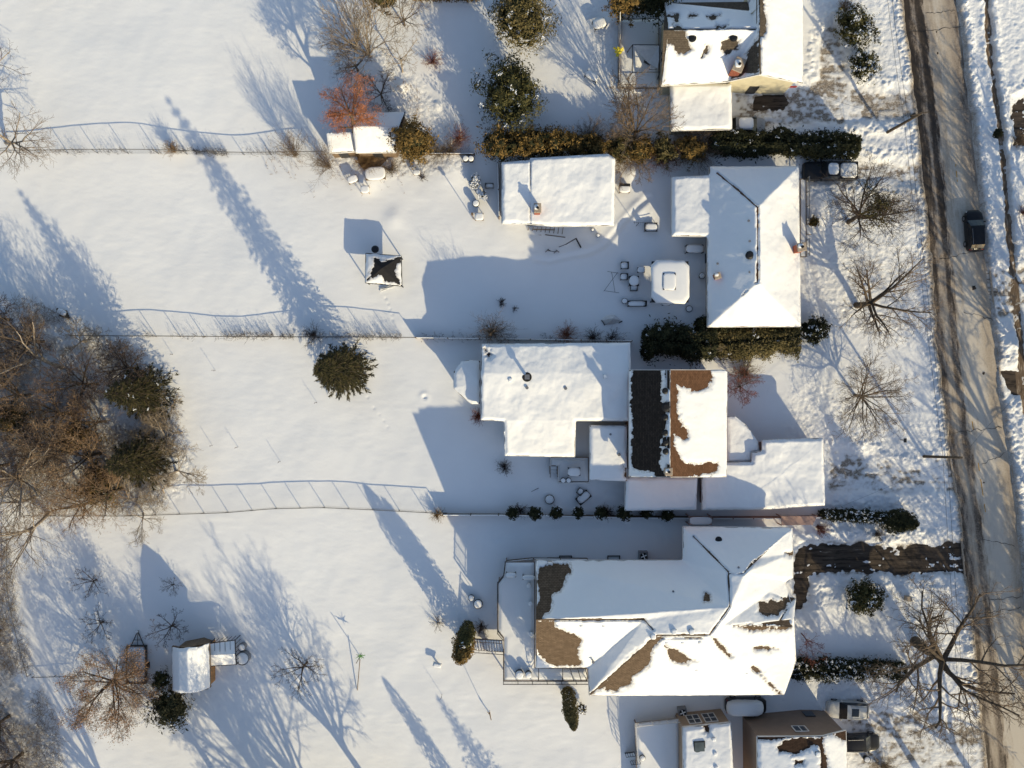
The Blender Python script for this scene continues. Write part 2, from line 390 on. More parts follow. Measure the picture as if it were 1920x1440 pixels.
for nm, pts, dx in (('kerb', RL, -3.5), ('kerb', RR, 3.5)):
    kb = MB(); q = resample(pts, np.linspace(-600, 2100, 90))
    for a, b in zip(q[:-1], q[1:]):
        A = P(a[0]+dx, a[1]); B = P(b[0]+dx, b[1])
        kb.add([(A[0]-.08, A[1], 0), (A[0]+.08, A[1], 0), (B[0]+.08, B[1], 0), (B[0]-.08, B[1], 0), (A[0]-.08, A[1], .13), (A[0]+.08, A[1], .13), (B[0]+.08, B[1], .13), (B[0]-.08, B[1], .13)],
               [(4, 5, 6, 7), (0, 4, 7, 3), (1, 2, 6, 5)])
    tag(kb.build('kerb', M['tan']), kind='structure')
SWc = [(1838, -200), (1848, 0), (1853, 70), (1858, 130), (1868, 200), (1876, 260), (1884, 350), (1890, 420), (1896, 480), (1904, 560), (1912, 640), (1918, 720), (1930, 850), (1950, 1000), (1990, 1440)]
sw = MB(); q = resample(SWc, np.linspace(-200, 1440, 60))
for a, b in zip(q[:-1], q[1:]):
    A = P(*a); B = P(*b); sw.add([(A[0]-.75, A[1], .01), (A[0]+.75, A[1], .01), (B[0]+.75, B[1], .01), (B[0]-.75, B[1], .01)], [(0, 1, 2, 3)])
tag(sw.build('sidewalk', M['walk']), kind='structure')
DR = {   # name: (pixel polygon, material, target snow height, patch amplitude)
 'a': ([(1372, 168), (1470, 172), (1530, 150), (1540, 60), (1560, 40), (1580, 60), (1592, 150), (1640, 170), (1715, 165), (1722, 225), (1600, 235), (1480, 240), (1372, 245)], 'drive_mixed', .035, .075),
 'a2': ([(1412, 178), (1470, 178), (1480, 192), (1470, 208), (1412, 208)], 'drive_dark', -.08, .06),
 'b': ([(1500, 325), (1512, 300), (1640, 300), (1735, 310), (1735, 350), (1640, 345), (1515, 345)], 'drive_mixed', .07, .06),
 'c': ([(1545, 835), (1640, 850), (1700, 880), (1795, 845), (1805, 925), (1700, 925), (1640, 925), (1548, 925)], 'drive_mixed', .05, .085),
 'd': ([(1484, 1018), (1530, 1012), (1700, 1015), (1810, 1010), (1815, 1082), (1720, 1082), (1560, 1080), (1525, 1090), (1520, 1130), (1505, 1150), (1480, 1150)], 'drive_dark', -.045, .085),
 'e': ([(1540, 1345), (1600, 1310), (1700, 1330), (1840, 1350), (1855, 1440), (1860, 1520), (1590, 1520), (1590, 1370)], 'drive_mixed', .10, .05),
 'r1': ([(1838, 510), (1898, 500), (1990, 480), (1990, 590), (1915, 592), (1870, 605)], 'drive_mixed', .03, .07),
 'r2': ([(1868, 690), (1930, 685), (1990, 680), (1990, 745), (1890, 745)], 'drive_dark', -.06, .09),
 'r3': ([(1888, 178), (1930, 176), (1990, 176), (1990, 282), (1892, 282)], 'drive_dark', -.02, .12),
}
for i, (k, (poly, mt, _, _)) in enumerate(DR.items()):
    if k == 'a2': continue
    q = pl(poly); o = meshobj('driveway', [(a, b, .004*(1 if k != 'a' else 1)+.002*i-.01) for a, b in q], [tuple(range(len(q)))], M[mt]); tag(o, kind='structure')
q = pl(DR['a2'][0]); tag(meshobj('driveway', [(a, b, .012) for a, b in q], [tuple(range(len(q)))], M['drive_dark']), kind='structure')

step = .115
fx = np.arange(-59.5, 60.5, step); fy = np.arange(-45.5, 45.5, step)
ext = np.array([3, 8, 18, 40, 80, 160, 320, 640], float)
xs = np.concatenate([-59.5-ext[::-1], fx, fx[-1]+ext]); ys = np.concatenate([-45.5-ext[::-1], fy, fy[-1]+ext])
X, Y = np.meshgrid(xs, ys); X = X.ravel(); Y = Y.ravel()
PX = X*S+960; PY = 720-Y*S
hgt = .30 + .30*fbm(X, Y, .05, 3, 2)+.07*fbm(X, Y, .25, 9, 3)+.012*fbm(X, Y*2.5, .9, 10, 3)
dirt = np.zeros_like(X)
# how rough the snow is: front gardens on the right, woods on the left, beds by the sheds
front = sstep(1480, 1540, PX+60*fbm(PX, PY, .01, 4))
front = np.maximum(front, sstep(0, 25, sd(PX, PY, [(-60, 540), (60, 560), (150, 600), (250, 640), (330, 780), (390, 880), (330, 950), (-60, 975)])+20*fbm(PX, PY, .03, 8)))
front = np.maximum(front, sstep(0, 20, sd(PX, PY, [(-60, 960), (22, 1000), (40, 1150), (80, 1280), (115, 1350), (130, 1500), (-60, 1500)])+25*fbm(PX, PY, .04, 12)))
front = np.maximum(front, sstep(0, 20, sd(PX, PY, [(610, 90), (700, 60), (800, 150), (870, 240), (880, 330), (700, 350), (600, 310)])))
front = np.maximum(front, .8*sstep(0, 20, sd(PX, PY, [(1080, 0), (1240, 0), (1240, 170), (1110, 200)])))
lump = .55*fbm(X, Y, 1.5, 21, 4)+.75*fbm(X, Y, 3.4, 22, 3)
soft = sstep(0, 30, sd(PX, PY, [(1545, 600), (1740, 640), (1770, 800), (1640, 800), (1500, 700)]))
soft = np.maximum(soft, sstep(0, 25, sd(PX, PY, [(1490, 1110), (1700, 1180), (1700, 1260), (1480, 1265)])))
fr = front*(1-.8*soft)
hgt = hgt + fr*(.10*lump + .035*fbm(X, Y, 5.5, 33, 2))
# mounds and dents
for (a, b, r, h) in [(797, 743, 9, .22), (1532, 385, 26, .5), (1140, 45, 18, .4), (1110, 150, 12, .35), (1185, 325, 22, .45), (690, 340, 30, .3), (850, 320, 40, .3), (755, 165, 14, .5),
                     (1540, 410, 20, .3), (1120, 52, 12, .3), (1700, 1110, 14, .35), (1570, 1130, 36, .4), (1530, 1160, 24, .35), (720, 230, 25, .4), (740, 410, 22, .18), (1200, 400, 26, .3), (1893, 645, 20, .4),
                     (835, 270, 26, .3), (1650, 860, 18, .15), (820, 200, 12, .2), (1095, 600, 30, .1)]:
    hgt += h*np.exp(-((PX-a)**2+(PY-b)**2)/(2*(r*.55)**2))
for (a, b, r, h) in [(797, 744, 3.5, .3)]:
    hgt -= h*np.exp(-((PX-a)**2+(PY-b)**2)/(2*r**2))
def groove(pts, w, dep, lip=.5):
    global hgt
    d = line_dist(PX, PY, pts)
    hgt = hgt - dep*np.exp(-(d/w)**2) + dep*lip*np.exp(-((d-w*1.7)/w)**2)
groove([(1005, 487), (1030, 491), (1065, 482), (1105, 475), (1130, 462), (1150, 440), (1175, 412), (1195, 390), (1215, 372)], 5, .09)
groove([(930, 1010), (1010, 985), (1130, 980), (1230, 985), (1245, 1010)], 6, .04)
groove([(1512, 480), (1530, 560), (1560, 640), (1540, 760)], 6, .07)
groove([(1500, 250), (1580, 255), (1680, 262)], 9, .08)
groove([(1620, 1345), (1700, 1365), (1830, 1372)], 6, .10)
groove([(1620, 1385), (1710, 1405), (1835, 1412)], 6, .10)
groove([(1560, 850), (1680, 868), (1790, 858)], 6, .05)
groove([(1560, 905), (1680, 915), (1795, 905)], 6, .05)
groove([(1110, 945), (1140, 922), (1180, 925)], 5, .05)
steps_ = []
for _ in range(260):
    a, b = rng.uniform(1500, 1735), rng.uniform(300, 1430)
    if rng.random() < .6: a = 1600+rng.gauss(0, 60)
    steps_.append((a, b))
for pts, sp in (([(160, 990), (165, 1010), (172, 1030), (180, 1060), (186, 1080)], 9), ([(205, 1112), (220, 1118), (211, 1132), (227, 1140), (234, 1160)], 17), ([(345, 1350), (380, 1375), (390, 1420), (400, 1440)], 7),
                ([(690, 745), (703, 765), (735, 812)], 12), ([(725, 560), (735, 590), (745, 640)], 10), ([(860, 1145), (864, 1160), (866, 1180)], 6), ([(1560, 480), (1590, 560), (1560, 640)], 8), ([(1110, 20), (1130, 80), (1150, 150)], 9)):
    for a, b in zip(pts[:-1], pts[1:]):
        L = math.hypot(b[0]-a[0], b[1]-a[1]); n = max(1, int(L/sp))
        for i in range(n):
            t = i/n; steps_.append((a[0]+(b[0]-a[0])*t+rng.uniform(-1.5, 1.5), a[1]+(b[1]-a[1])*t))
for (a, b) in steps_:
    m_ = (abs(PX-a) < 10) & (abs(PY-b) < 10)
    d2 = (PX[m_]-a)**2+(PY[m_]-b)**2; hgt[m_] -= rng.uniform(.03, .075)*np.exp(-d2/4.5)
# drives
drm = np.zeros_like(X)
for k, (poly, mt, tgt, amp) in DR.items():
    d = sd(PX, PY, poly) + 9*fbm(PX, PY, .05, 41, 3)
    m_ = sstep(-6, 12, d); drm = np.maximum(drm, sstep(-22, -2, d))
    st = .8*fbm(X*.35, Y*1.6, 1.5, 51, 4)+.9*fbm(X, Y, 2.6, 61, 4)
    hgt = hgt*(1-m_) + (tgt+amp*(st+.5*np.maximum(0, vnoise(X*.25, Y*3.5, 1, 88))))*m_
    bank = np.exp(-((d+14)/7)**2)
    hgt += .08*bank*(1+2.5*lump)
    base_ = .50 if k in ('a', 'r1', 'd', 'a2') else .30; dirt = np.maximum(dirt, m_*np.clip(base_-.9*st+.5*fbm(X, Y, .6, 95, 2), 0, 1))
# kept lawn beside road: dirty plough banks
plx = np.interp(PY, [p[1] for p in RL], [p[0] for p in RL]); prx = np.interp(PY, [p[1] for p in RR], [p[0] for p in RR])
dl = plx-PX+6*fbm(PX, PY, .03, 71, 3); dr_ = PX-prx+5*fbm(PX, PY, .04, 73, 3)
inroad = np.minimum(-dl, -dr_)
m_ = sstep(-5, 4, inroad)
hgt += (1-drm)*.16*(np.exp(-((dl-14)/9)**2)+np.exp(-((dr_-12)/7)**2))*(1+1.3*lump+1.2*fbm(X, Y, 6.0, 91, 2))
hgt = hgt*(1-m_) + (-.12)*m_
dirt = np.maximum(dirt, .75*sstep(22, 2, dl)*sstep(-40, -5, dl)); dirt = np.maximum(dirt, .6*sstep(14, 2, dr_)*sstep(-40, -5, dr_))
# the smear of grit by the mouth of the top driveway
dirt = np.maximum(dirt, .55*sstep(0, 30, sd(PX, PY, [(1640, 160), (1720, 160), (1735, 240), (1690, 250), (1600, 235)])))
dirt = np.maximum(dirt, .42*sstep(0, 40, sd(PX, PY, [(1640, 300), (1745, 310), (1760, 450), (1690, 440), (1640, 400)])))
dirt = np.maximum(dirt, .45*sstep(-10, 40, sd(PX, PY, [(620, 180), (760, 180), (800, 260), (860, 290), (850, 345), (660, 330)])))
dirt = np.maximum(dirt, .42*sstep(0, 40, sd(PX, PY, [(-60, 560), (100, 600), (230, 640), (310, 780), (330, 880), (300, 945), (-60, 975)])+20*fbm(PX, PY, .03, 8)))
dirt = np.maximum(dirt, .5*sstep(0, 30, sd(PX, PY, [(-60, 960), (15, 1000), (30, 1150), (60, 1280), (95, 1350), (110, 1500), (-60, 1500)])+25*fbm(PX, PY, .04, 12)))
swx = np.interp(PY, [p[1] for p in SWc], [p[0] for p in SWc]); dsw = np.abs(PX-swx)+3.5*fbm(PX, PY, .08, 81, 3)+9*np.maximum(0, fbm(PX, PY, .035, 83, 3))
ms = sstep(9.5, 5.5, dsw); hgt = hgt*(1-ms)+(-.03+.10*fbm(X, Y, 2.2, 85, 4))*ms
hgt += .10*np.exp(-((dsw-14)/5)**2)*(1+1.5*lump)*(1-m_)*(1-drm)
dirt = np.maximum(dirt, .5*sstep(13, 7, dsw))
Z = hgt
nx, ny = len(xs), len(ys)
ii = np.arange(nx*ny).reshape(ny, nx)
F = np.stack([ii[:-1, :-1].ravel(), ii[:-1, 1:].ravel(), ii[1:, 1:].ravel(), ii[1:, :-1].ravel()], 1)
g = meshobj('snow_ground', np.stack([X, Y, Z], 1), F, M['ground'], None, True); tag(g, kind='structure')
at = g.data.attributes.new('dirt', 'FLOAT', 'POINT'); at.data.foreach_set('value', dirt.astype(np.float32))
rough = np.clip(.12+fr*.9+dirt*.8, 0, 1)
at = g.data.attributes.new('rough', 'FLOAT', 'POINT'); at.data.foreach_set('value', rough.astype(np.float32))
GZ = Z.reshape(ny, nx)
def gz(x, y):
    i = int(np.searchsorted(xs, x))-1; j = int(np.searchsorted(ys, y))-1
    i = min(max(i, 0), nx-2); j = min(max(j, 0), ny-2)
    return float(GZ[j, i])
def G(px, py, dz=0):
    x, y, _ = P(px, py); return (x, y, gz(x, y)+dz)
del F

# ------------------------------------------------------------------ houses
def roofz(tris, x, y):
    """height of the roof planes over plan points; outside, the nearest plane"""
    z = np.full(np.shape(x), np.nan); best = np.full(np.shape(x), 1e9)
    for (a, b, c) in tris:
        det = (b[1]-c[1])*(a[0]-c[0])+(c[0]-b[0])*(a[1]-c[1])
        if abs(det) < 1e-6: continue
        l1 = ((b[1]-c[1])*(x-c[0])+(c[0]-b[0])*(y-c[1]))/det
        l2 = ((c[1]-a[1])*(x-c[0])+(a[0]-c[0])*(y-c[1]))/det
        l3 = 1-l1-l2; out = -np.minimum(np.minimum(l1, l2), l3)*math.sqrt(abs(det))
        zz = l1*a[2]+l2*b[2]+l3*c[2]; use = out < best
        best = np.where(use, np.maximum(out, 0), best); z = np.where(use, zz, z)
    return z
def roof(parent, facets, outline, m, bare=(), lines=(), depth=.20, holes=(), speck=0, fascia='white'):
    tris = []
    V = []; Fc = []; idx = {}
    for f in facets:
        w = [P(*p) for p in f]
        ids = []
        for p, q in zip(f, w):
            if p not in idx: idx[p] = len(V); V.append(q)
            ids.append(idx[p])
        # fan from the vertex that keeps every triangle inside (first one)
        for i in range(1, len(w)-1): tris.append((w[0], w[i], w[i+1])); Fc.append((ids[0], ids[i+1], ids[i]))
    meshobj('roof_shingles', V, Fc, M[m], parent)
    # fascia and soffit under the roof along the outline
    out = []
    for (a, b) in outline:
        # height of the outline point: solve for z on the roof
        z = 4.0
        for _ in range(12):
            x, y, _z = P(a, b, z); z = float(roofz(tris, np.array([x]), np.array([y]))[0])
        out.append(P(a, b, z))
    fb = MB(); n = len(out); area = sum(out[i][0]*out[(i+1) % n][1]-out[(i+1) % n][0]*out[i][1] for i in range(n))
    for i in range(n):
        a, b = out[i], out[(i+1) % n]; L = math.hypot(b[0]-a[0], b[1]-a[1]); k = max(1, int(L/1.0))
        dx, dy = (b[1]-a[1])/max(L, 1e-6), -(b[0]-a[0])/max(L, 1e-6)
        if area < 0: dx, dy = -dx, -dy
        pts = []
        for t in range(k+1):
            x = a[0]+(b[0]-a[0])*t/k; y = a[1]+(b[1]-a[1])*t/k
            z = float(roofz(tris, np.array([x-dx*.02]), np.array([y-dy*.02]))[0]); pts.append((x, y, z))
        vs = []
        for x, y, z in pts: vs += [(x-dx*.02, y-dy*.02, z-.01), (x+dx*.05, y+dy*.05, z-.01), (x+dx*.05, y+dy*.05, z-.24), (x-dx*.35, y-dy*.35, z-.26)]
        fs = []
        for t in range(k):
            q = t*4; fs += [(q, q+4, q+5, q+1), (q+1, q+5, q+6, q+2), (q+2, q+6, q+7, q+3)]
        fb.add(vs, fs)
    fb.build('fascia', M[fascia], parent)
    # snow blanket
    poly = [(p[0], p[1]) for p in out]
    minx = min(p[0] for p in poly); maxx = max(p[0] for p in poly); miny = min(p[1] for p in poly); maxy = max(p[1] for p in poly)
    gx = np.linspace(minx, maxx, max(8, int((maxx-minx)/.11))); gy = np.linspace(miny, maxy, max(8, int((maxy-miny)/.11)))
    XX, YY = np.meshgrid(gx, gy); sh = XX.shape; x = XX.ravel(); y = YY.ravel()
    dd = sd(x, y, poly); h = max(gx[1]-gx[0], gy[1]-gy[0])*1.5
    near = (dd < 0) & (dd > -h)
    # clamp points just outside to the outline
    ci = np.where(near)[0]
    if len(ci):
        bx = x[ci].copy(); by = y[ci].copy(); bd = np.full(len(ci), 1e9)
        for i in range(n):
            a = poly[i]; b = poly[(i+1) % n]; ex, ey = b[0]-a[0], b[1]-a[1]; L = ex*ex+ey*ey+1e-9
            t = np.clip(((x[ci]-a[0])*ex+(y[ci]-a[1])*ey)/L, 0, 1); qx = a[0]+t*ex; qy = a[1]+t*ey
            d = np.hypot(x[ci]-qx, y[ci]-qy); u = d < bd; bd = np.where(u, d, bd); bx = np.where(u, qx, bx); by = np.where(u, qy, by)
        x[ci] = bx; y[ci] = by; cm = sum(p[0] for p in poly)/n, sum(p[1] for p in poly)/n
    wv_ = .07*2*fbm(bx, by, 1.3, 77, 3)-.02; x[ci] += wv_*np.sign(bx-cm[0])*.7; y[ci] += wv_*np.sign(by-cm[1])*.7
    dd = np.maximum(dd, 0)
    zr = roofz(tris, x, y)
    k = S/(1-zr/HC); qx = x*k+960; qy = 720-y*k
    nz = fbm(x, y, 1.1, 5, 3)
    t = depth*(1+.75*fbm(x, y, .35, 15, 4))*(.35+.65*sstep(0, .30, dd+.1*nz)) + .02*fbm(x, y, 3, 25, 2)
    b = np.zeros_like(x)
    w1 = 5*fbm(x, y, 1.2, 35, 4); w2 = 4*fbm(x, y, 5, 45, 2)
    for pg in bare: b = np.maximum(b, sstep(-1.5, 1.5, sd(qx, qy, pg)+w1+w2))
    for ln in lines:
        pts, w = ln[:-1], ln[-1]; b = np.maximum(b, sstep(.8, -.8, line_dist(qx, qy, pts)-w-.35*w1))
    if speck: b = np.maximum(b, sstep(.27, .33, fbm(x, y, 3.5, 55, 2))*speck)
    bt = np.zeros_like(x)
    for pg in bare: bt = np.maximum(bt, sstep(-9, 1, sd(qx, qy, pg)+1.3*w1+w2))
    t = t*(1-.72*bt)
    t = t*(1-b) - .07*b
    keep = (dd > 0) | near
    fl = np.arange(len(x)).reshape(sh)
    q = np.stack([fl[:-1, :-1].ravel(), fl[:-1, 1:].ravel(), fl[1:, 1:].ravel(), fl[1:, :-1].ravel()], 1)
    ok = keep[q].all(1) & (t[q].max(1) > -.02)
    cx_ = x[q].mean(1); cy_ = y[q].mean(1); 
    q = q[ok]; used = np.unique(q); mp = -np.ones(len(x), np.int64); mp[used] = np.arange(len(used))
    verts = np.stack([x[used], y[used], (zr+t)[used]], 1); q = mp[q]
    # a skirt so that the edge of the blanket has thickness
    e = np.concatenate([q[:, [0, 1]], q[:, [1, 2]], q[:, [2, 3]], q[:, [3, 0]]]); es = np.sort(e, 1)
    key = es[:, 0]*10**7+es[:, 1]; _, inv, cnt = np.unique(key, return_inverse=True, return_counts=True)
    be = e[cnt[inv] == 1]; nv = len(verts); low = verts.copy(); low[:, 2] = zr[used]-.04
    bu = np.unique(be); mp2 = -np.ones(nv, np.int64); mp2[bu] = nv+np.arange(len(bu))
    verts = np.concatenate([verts, low[bu]]); sk = np.stack([be[:, 1], be[:, 0], mp2[be[:, 0]], mp2[be[:, 1]]], 1)
    ro = meshobj('roof_snow', verts, np.concatenate([q, sk]), M['roofsnow'], parent, True)
    th = np.zeros_like(x)
    for pg in bare: th = np.maximum(th, sstep(-5.5, 0, sd(qx, qy, pg)+1.2*w1+w2))
    th = np.concatenate([th[used], th[used][bu]])
    a_ = ro.data.attributes.new('thin', 'FLOAT', 'POINT'); a_.data.foreach_set('value', th.astype(np.float32))
    return tris
def walls(parent, base, tris, m, inset=.45, foot=-.2, wins=True, trim='white', storeys=1, name='wall', door_edge=None):
    """walls along a plan polygon (metres) that rise to the underside of the roof"""
    mb = MB(); n = len(base)
    area = sum(base[i][0]*base[(i+1) % n][1]-base[(i+1) % n][0]*base[i][1] for i in range(n)); sgn = 1 if area > 0 else -1
    for i in range(n):
        a, b = base[i], base[(i+1) % n]; L = math.hypot(b[0]-a[0], b[1]-a[1]); k = max(1, int(L/.35)); vs = []
        for t in range(k+1):
            x = a[0]+(b[0]-a[0])*t/k; y = a[1]+(b[1]-a[1])*t/k; z = float(roofz(tris, np.array([x]), np.array([y]))[0])-.06
            vs += [(x, y, foot), (x, y, z)]
        mb.add(vs, [(2*t, 2*t+2, 2*t+3, 2*t+1) if sgn > 0 else (2*t, 2*t+1, 2*t+3, 2*t+2) for t in range(k)])
    w = mb.build(name, M[m], parent)
    if not wins: return w
    for i in range(n):
        a, b = base[i], base[(i+1) % n]; L = math.hypot(b[0]-a[0], b[1]-a[1])
        if L < 2.4: continue
        ux, uy = (b[0]-a[0])/L, (b[1]-a[1])/L; ox, oy = uy*sgn, -ux*sgn; cnt = max(1, int(L/4.2)); rot = math.atan2(uy, ux)
        for s in range(storeys):
            for c in range(cnt):
                t = (c+.5)/cnt*L; x = a[0]+ux*t; y = a[1]+uy*t; z0 = 1.15+2.75*s
                zt = float(roofz(tris, np.array([x]), np.array([y]))[0])-.35
                z1 = min(z0+1.25, zt-.1)
                if z1-z0 < .5: continue
                if door_edge == i and s == 0 and c == cnt//2:
                    d = MB(); d.box(x+ox*.04, y+oy*.04, .25, 2.3, 1.0, .10, rot); dr = d.build('door', M['dark'], parent)
                    h = MB(); h.tube((x+ox*.09+ux*.35, y+oy*.09+uy*.35, 1.25), (x+ox*.16+ux*.35, y+oy*.16+uy*.35, 1.25), .035); h.build('door_handle', M['grey'], dr)
                    continue
                wn = MB(); wn.box(x+ox*.02, y+oy*.02, z0, z1, 1.3, .05, rot); wo = wn.build('window', M['glass'], parent)
                fr = MB(); wd = 1.3
                for (ta, tb, za, zb) in ((-wd/2-.09, wd/2+.09, z1, z1+.1), (-wd/2-.09, wd/2+.09, z0-.1, z0), (-wd/2-.09, -wd/2, z0, z1), (wd/2, wd/2+.09, z0, z1), (-.03, .03, z0, z1)):
                    tm = (ta+tb)/2; fr.box(x+ox*.05+ux*tm, y+oy*.05+uy*tm, za, zb, tb-ta, .08, rot)
                fr.build('window_frame', M[trim], wo)
    return w
def inset_poly(poly, d):
    n = len(poly); area = sum(poly[i][0]*poly[(i+1) % n][1]-poly[(i+1) % n][0]*poly[i][1] for i in range(n)); s = 1 if area > 0 else -1; out = []
    for i in range(n):
        p0, p1, p2 = poly[i-1], poly[i], poly[(i+1) % n]
        def nrm(a, b):
            L = math.hypot(b[0]-a[0], b[1]-a[1]); return (-(b[1]-a[1])/L*s, (b[0]-a[0])/L*s)
        n1 = nrm(p0, p1); n2 = nrm(p1, p2); dn = 1+n1[0]*n2[0]+n1[1]*n2[1]; dn = max(dn, .4)
        out.append((p1[0]+(n1[0]+n2[0])/dn*d, p1[1]+(n1[1]+n2[1])/dn*d))
    return out
def rz(tris, px, py, guess=5):
    z = guess
    for _ in range(14):
        x, y, _ = P(px, py, z); z = float(roofz(tris, np.array([x]), np.array([y]))[0])
    return x, y, z
def roof_vent(parent, tris, px, py, r=.14, h=.35, kind='vent'):
    x, y, z = rz(tris, px, py); b = MB()
    if kind == 'turbine':
        b.lathe(x, y, [(z-.1, r*.6), (z+h*.5, r*.6), (z+h*.55, r*1.25), (z+h, r*1.35), (z+h*1.2, r*.7)], 14); b.build('turbine_vent', M['black'], parent)
    elif kind == 'box':
        b.box(x, y, z-.05, z+h, r*2.2, r*2.2, 0, .05); b.build('box_vent', M['dark'], parent); snow_cap('vent_snow', x, y, z+h, r*2.3, r*2.3, .12, parent)
    else:
        b.lathe(x, y, [(z-.1, r*.55), (z+h, r*.55)], 10); b.lathe(x, y, [(z+h-.02, r), (z+h+.06, r)], 12); b.build('vent_pipe', M['grey'], parent)
def chimney(parent, tris, px, py, sx, sy, h, m='brick', rot=0, pot=True, ground=False, cap_snow=True):
    x, y, z = rz(tris, px, py); b = MB(); b.box(x, y, -.2 if ground else z-.6, z+h, sx, sy, rot); c = b.build('chimney', M[m], parent)
    k = MB(); k.box(x, y, z+h, z+h+.12, sx+.16, sy+.16, rot, .03); k.build('chimney_cap', M['tan'], c)
    if pot:
        p = MB(); p.lathe(x, y, [(z+h+.1, .15), (z+h+.42, .13)], 12); p.lathe(x, y, [(z+h+.40, .10), (z+h+.43, .10)], 12); p.build('chimney_pot', M['black'], c)
    if cap_snow: snow_cap('chimney_snow', x-.12, y+.1, z+h+.1, sx*.7, sy*.6, .12, c)
def rail(mb, pts, z0, h=.95, sp=.14, posts=1.6, r=.022):
    """railing: rails, posts and balusters along px-independent metre points"""
    for a, b in zip(pts[:-1], pts[1:]):
        L = math.hypot(b[0]-a[0], b[1]-a[1]); rot = math.atan2(b[1]-a[1], b[0]-a[0])
        mb.tube((a[0], a[1], z0+h), (b[0], b[1], z0+h), .045, n=4); mb.tube((a[0], a[1], z0+.12), (b[0], b[1], z0+.12), .03, n=4)
        n = max(1, int(L/sp))
        for i in range(n+1):
            t = i/n; x = a[0]+(b[0]-a[0])*t; y = a[1]+(b[1]-a[1])*t; big = i % max(1, int(posts/sp)) == 0
            mb.tube((x, y, z0), (x, y, z0+h+(.08 if big else 0)), .05 if big else .012, n=4)
def deck(name, label, pts, z, railpts=None, mat_='deckwood', railmat='white', snow=.14, group=None):
    """deck: platform, posts, railing and a blanket of snow. pts in pixels at height z"""
    w = [P(a, b, z)[:2] for a, b in pts]; cx = sum(p[0] for p in w)/len(w); cy = sum(p[1] for p in w)/len(w)
    t = thing(name, label, 'deck', (cx, cy, 0), group)
    b = MB(); b.prism(w, z-.16, z); b.build('platform', M[mat_], t)
    for p in inset_poly(w, .15):
        q = MB(); q.box(p[0], p[1], -.1, z-.16, .12, .12); q.build('post', M[mat_], t)
    # snow
    if snow:
        iw = inset_poly(w, .10); mnx = min(p[0] for p in iw); mxx = max(p[0] for p in iw); mny = min(p[1] for p in iw); mxy = max(p[1] for p in iw)
        gx = np.arange(mnx-.15, mxx+.3, .15); gy = np.arange(mny-.15, mxy+.3, .15); XX, YY = np.meshgrid(gx, gy); x = XX.ravel(); y = YY.ravel(); d = sd(x, y, iw)
        zz = z+.012+(snow+.05*fbm(x, y, .8, 7, 3))*sstep(0, .3, d); fl = np.arange(len(x)).reshape(XX.shape)
        # pull the cells across the rim back to the rim
        n = len(iw); ci = np.where((d < 0) & (d > -.25))[0]; bd = np.full(len(ci), 1e9); bx = x[ci].copy(); by = y[ci].copy()
        for i in range(n):
            a = iw[i]; c = iw[(i+1) % n]; ex, ey = c[0]-a[0], c[1]-a[1]; L = ex*ex+ey*ey+1e-9
            tt = np.clip(((x[ci]-a[0])*ex+(y[ci]-a[1])*ey)/L, 0, 1); qx = a[0]+tt*ex; qy = a[1]+tt*ey; dd = np.hypot(x[ci]-qx, y[ci]-qy); u = dd < bd
            bd = np.where(u, dd, bd); bx = np.where(u, qx, bx); by = np.where(u, qy, by)
        x[ci] = bx; y[ci] = by
        q = np.stack([fl[:-1, :-1].ravel(), fl[:-1, 1:].ravel(), fl[1:, 1:].ravel(), fl[1:, :-1].ravel()], 1); q = q[(d[q] > -.25).all(1)]
        used = np.unique(q); mp = -np.ones(len(x), np.int64); mp[used] = np.arange(len(used))
        meshobj('snow_layer', np.stack([x[used], y[used], zz[used]], 1), mp[q], M['snow'], t, True)
    if railpts:
        r = MB()
        for seg in railpts: rail(r, [P(a, b, z)[:2] for a, b in seg], z)
        r.build('railing', M[railmat], t)
    return t
def stairs(parent, a, b, z0, z1, w, m='deckwood', nm='stairs', rails=True):
    """steps from a (high, px) to b (low, px)"""
    A = P(*a, z1); B = P(*b, z0); n = max(2, int((z1-z0)/.19)); L = math.hypot(B[0]-A[0], B[1]-A[1]); rot = math.atan2(B[1]-A[1], B[0]-A[0]); mb = MB(); sn = MB()
    for i in range(n):
        t = (i+.5)/n; x = A[0]+(B[0]-A[0])*t; y = A[1]+(B[1]-A[1])*t; z = z1-(z1-z0)*(i+1)/n
        mb.box(x, y, z-.05, z, L/n*.95, w, rot); sn.box(x, y, z+.003, z+.10, L/n*.9, w*.95, rot, .03)
    for s in (-1, 1):
        ox, oy = -math.sin(rot)*w/2*s, math.cos(rot)*w/2*s
        mb.tube((A[0]+ox, A[1]+oy, z1-.1), (B[0]+ox, B[1]+oy, z0-.1), .07, n=4)
        if rails:
            mb.tube((A[0]+ox, A[1]+oy, z1+.9), (B[0]+ox, B[1]+oy, z0+.9), .04, n=4)
            for i in range(5):
                t = i/4; x = A[0]+ox+(B[0]-A[0])*t; y = A[1]+oy+(B[1]-A[1])*t; z = z1+(z0-z1)*t; mb.tube((x, y, z-.1), (x, y, z+.9), .03, n=4)
    s = mb.build(nm, M[m], parent); sn.build('step_snow', M['snow'], s)
def base_from(outline, tris, d=.45):
    w = [rz(tris, a, b)[:2] for a, b in outline]; return inset_poly(w, d)
def centre(outline): return P(sum(p[0] for p in outline)/len(outline), sum(p[1] for p in outline)/len(outline))[:2]

